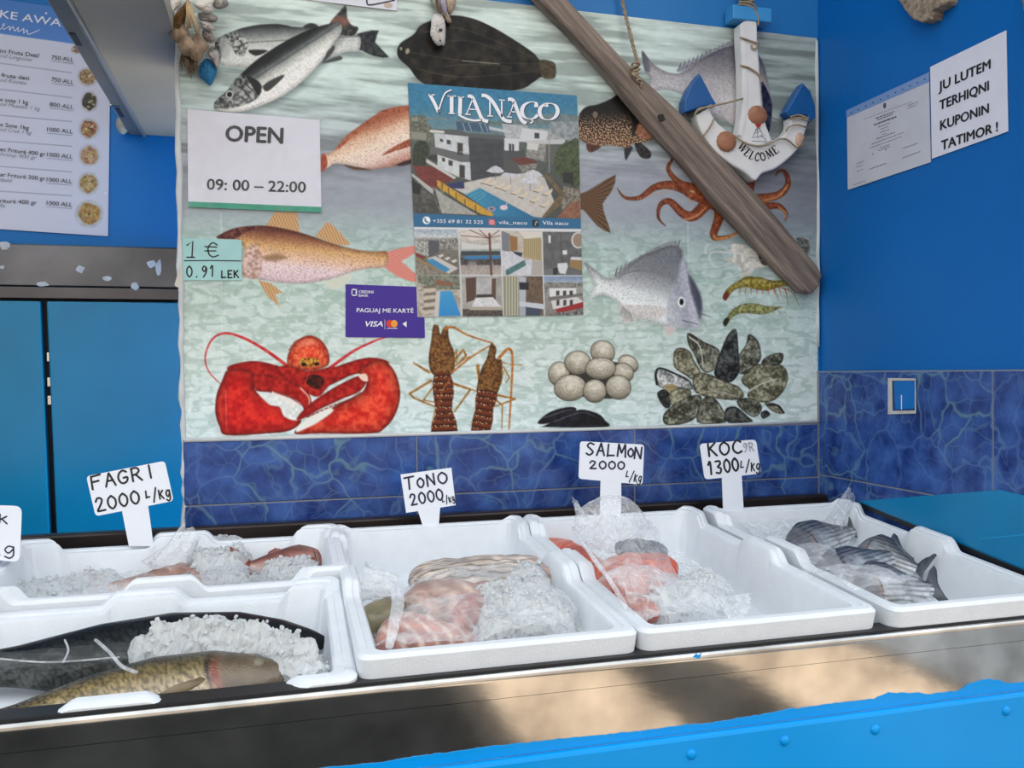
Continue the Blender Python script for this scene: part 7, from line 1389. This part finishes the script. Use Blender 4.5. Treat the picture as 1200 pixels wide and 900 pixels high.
# ---------------------------------------------------------------- SALMON box
sal = lambda s_: flesh((206, 88, 58), (228, 150, 116), 70, .75, (60, 62, 70), s_, .5)
piece('salmon_fillet', 'orange salmon fillet lying at the back left of the SALMON box', 'salmon', (640, 634), (706, 672), .058, .026, .016, sal(3), 3, (.35, .9, 1, .8), n=34, seg=30)
piece('salmon_fillet', 'orange salmon fillet lying below the first, left side of the SALMON box', 'salmon', (676, 664), (738, 694), .062, .024, .017, sal(5), 5, (.5, 1, 1, .7), n=50, seg=60)
piece('salmon_fillet', 'thick salmon steak with dark skin inside the bag', 'salmon', (704, 684), (786, 664), .082, .038, .026, flesh((196, 84, 58), (224, 140, 108), 60, .7, None, 7), 7, (.6, 1, 1, .7), n=34, seg=30)
piece('salmon_skin', 'dark silver salmon skin piece on top inside the bag', 'salmon', (722, 640), (782, 650), .098, .028, .014, flesh((66, 70, 78), (128, 134, 140), 80, .5, None, 8), 8, (.6, 1, .9, .5), m=M_FISHFINE, n=34, seg=30)
piece('salmon_fillet', 'small salmon piece with dark skin at the front of the SALMON box', 'salmon', (712, 704), (772, 722), .058, .018, .016, flesh((176, 92, 76), (206, 140, 120), 50, .6, None, 9), 9, (.6, 1, 1, .6))
piece('salmon_skin', 'blue grey salmon skin strip at the left wall of the SALMON box', 'salmon', (700, 690), (740, 716), .050, .022, .014, flesh((62, 74, 92), (140, 150, 162), 90, .7, None, 10), 10, m=M_FISHFINE)
ice('crushed ice at the front of the SALMON box', [(745, 712), (775, 698), (810, 690), (850, 700), (866, 716), (830, 726), (780, 730)], .050, .036, 71, 100)
b_ = bag('crumpled clear bag lying in the right half of the SALMON box', [(668, 650), (690, 630), (740, 612), (790, 628), (840, 650), (866, 676), (882, 694), (872, 714), (820, 728), (760, 732), (716, 712), (690, 690)], .080, humps(.050, [(745, 668, .06, .06, .122, 0), (800, 680, .07, .06, .090, 0), (860, 702, .05, .04, .074, 0), (800, 710, .06, .05, .094, 0)]), 81, FILMC, .008)
def puff():
    c = H(716, 614, .120); r_ = .052; bm = bmesh.new(); bmesh.ops.create_icosphere(bm, subdivisions=5, radius=1); V = []
    bm.verts.index_update(); P = np.array([v.co for v in bm.verts]); n_ = ridged(P[:, 0]*2.2+P[:, 1], P[:, 2]*2.2+P[:, 1]*.7, 5)-.5; n2 = ridged(P[:, 0]*5+P[:, 1]*2, P[:, 2]*5, 9)-.5
    K_ = 1+.16*n_+.08*n2; top = np.clip(P[:, 2], -1, 1)
    W_ = np.stack([P[:, 0]*K_*r_*(1.08-.10*top), P[:, 1]*K_*r_*.70, P[:, 2]*K_*r_*.80], 1)+c; F = [[v.index for v in f.verts] for f in bm.faces]; bm.free()
    mesh('puffed_top', W_, F, FILMC, b_, True, label='puffed crumpled top of the bag')
    spout('knot_tip', FILMC, b_, H(682, 606, .150), H(674, 588, .162), .012, .004, 3, .012)
    V2 = []; F2 = []; A = [H(672, 622, .12), H(690, 650, .12), H(716, 686, .115), H(734, 716, .09)]; Bp = [H(764, 612, .12), H(776, 632, .115), H(790, 668, .10), H(800, 706, .075)]; Af, Bf = catmull(A, 8), catmull(Bp, 8); m_ = 22
    for i in range(len(Af)):
        for j in range(m_):
            f = j/(m_-1); p = Af[i]*(1-f)+Bf[i]*f; V2.append(p+TN*(.020*math.sin(f*math.pi)+.006*math.sin(f*19+i*.5)*math.sin(f*math.pi)+.003*math.sin(f*41+i)))
    for i in range(len(Af)-1):
        for j in range(m_-1): F2.append([i*m_+j, i*m_+j+1, (i+1)*m_+j+1, (i+1)*m_+j])
    mesh('neck', V2, F2, FILM, b_, True)
    tube('bag_fold', catmull([p+TN*.004 for p in A], 6), .0028, FILMW, b_, 8, label='whitish gathered edge of the bag')
puff()
# ---------------------------------------------------------------- KOC box: sea bream in a bag
BRM = [(0, .006, .006, .005), (.05, .022, .016, .010), (.15, .040, .028, .017), (.32, .054, .040, .022), (.5, .050, .038, .020), (.75, .026, .022, .012), (1, .010, .009, .005)]
gs = lambda s_: skin((70, 74, 82), (158, 162, 168), (220, 222, 224), (104, 104, 110), (160, 110, 100), 1.2, s_, .5)
gf = mat('grey fin', rgb(84, 88, 96), .35, 0, .25, 80)
for lb, a, b, h, bk in (('pale grey sea bream at the back left of the pile in the KOC box', (925, 652), (1000, 622), .062, (-.55, .3, .75)), ('striped sea bream in the middle of the pile in the KOC box', (960, 690), (1052, 650), .066, (-.45, .55, .7)), ('striped sea bream at the front right of the pile in the KOC box', (1000, 696), (1092, 690), .066, (.25, .6, .75)), ('dark sea bream at the back right of the pile in the KOC box', (1000, 650), (1075, 668), .056, (.2, .75, .6))):
    fish('sea_bream', lb, 'fish', 'grey sea bream in the KOC box', H(*a, h), H(*b, h), bk, [(a_, b_*.85, c_*.85, d_) for a_, b_, c_, d_ in BRM], gs(len(lb)), m=M_FISHFINE, fincol=gf, n=70, fins='tp', ts_=.62)
ice('crushed ice beside the bream at the left of the KOC box', [(945, 690), (960, 674), (985, 668), (1006, 680), (1010, 700), (985, 706), (955, 702)], .052, .030, 91, 70, .005)
b_ = bag('clear bag over the pile of striped bream in the KOC box', [(930, 655), (928, 632), (948, 614), (985, 606), (1020, 630), (1070, 645), (1100, 680), (1100, 700), (1040, 712), (990, 708), (958, 690)], .085, humps(.055, [(950, 640, .06, .05, .108, 0), (1000, 664, .08, .06, .120, 0), (1050, 680, .07, .06, .116, 0)]), 95, FILM, .005)
spout('bag_mouth', FILMW, b_, H(975, 622, .078), H(996, 583, .112), .030, .012, 7, .02, label='gathered upright mouth of the bag')
V, F = film_grid([(830, 600), (880, 592), (980, 584), (998, 592), (1000, 612), (950, 620), (905, 630), (880, 622)], .07, lambda x, s, sd: .062+.25*np.clip(s+.075, 0, .05)+0*x, 97, .006); mesh('loose_flap', V, F, FILMW, b_, True, label='milky loose flap at the back')
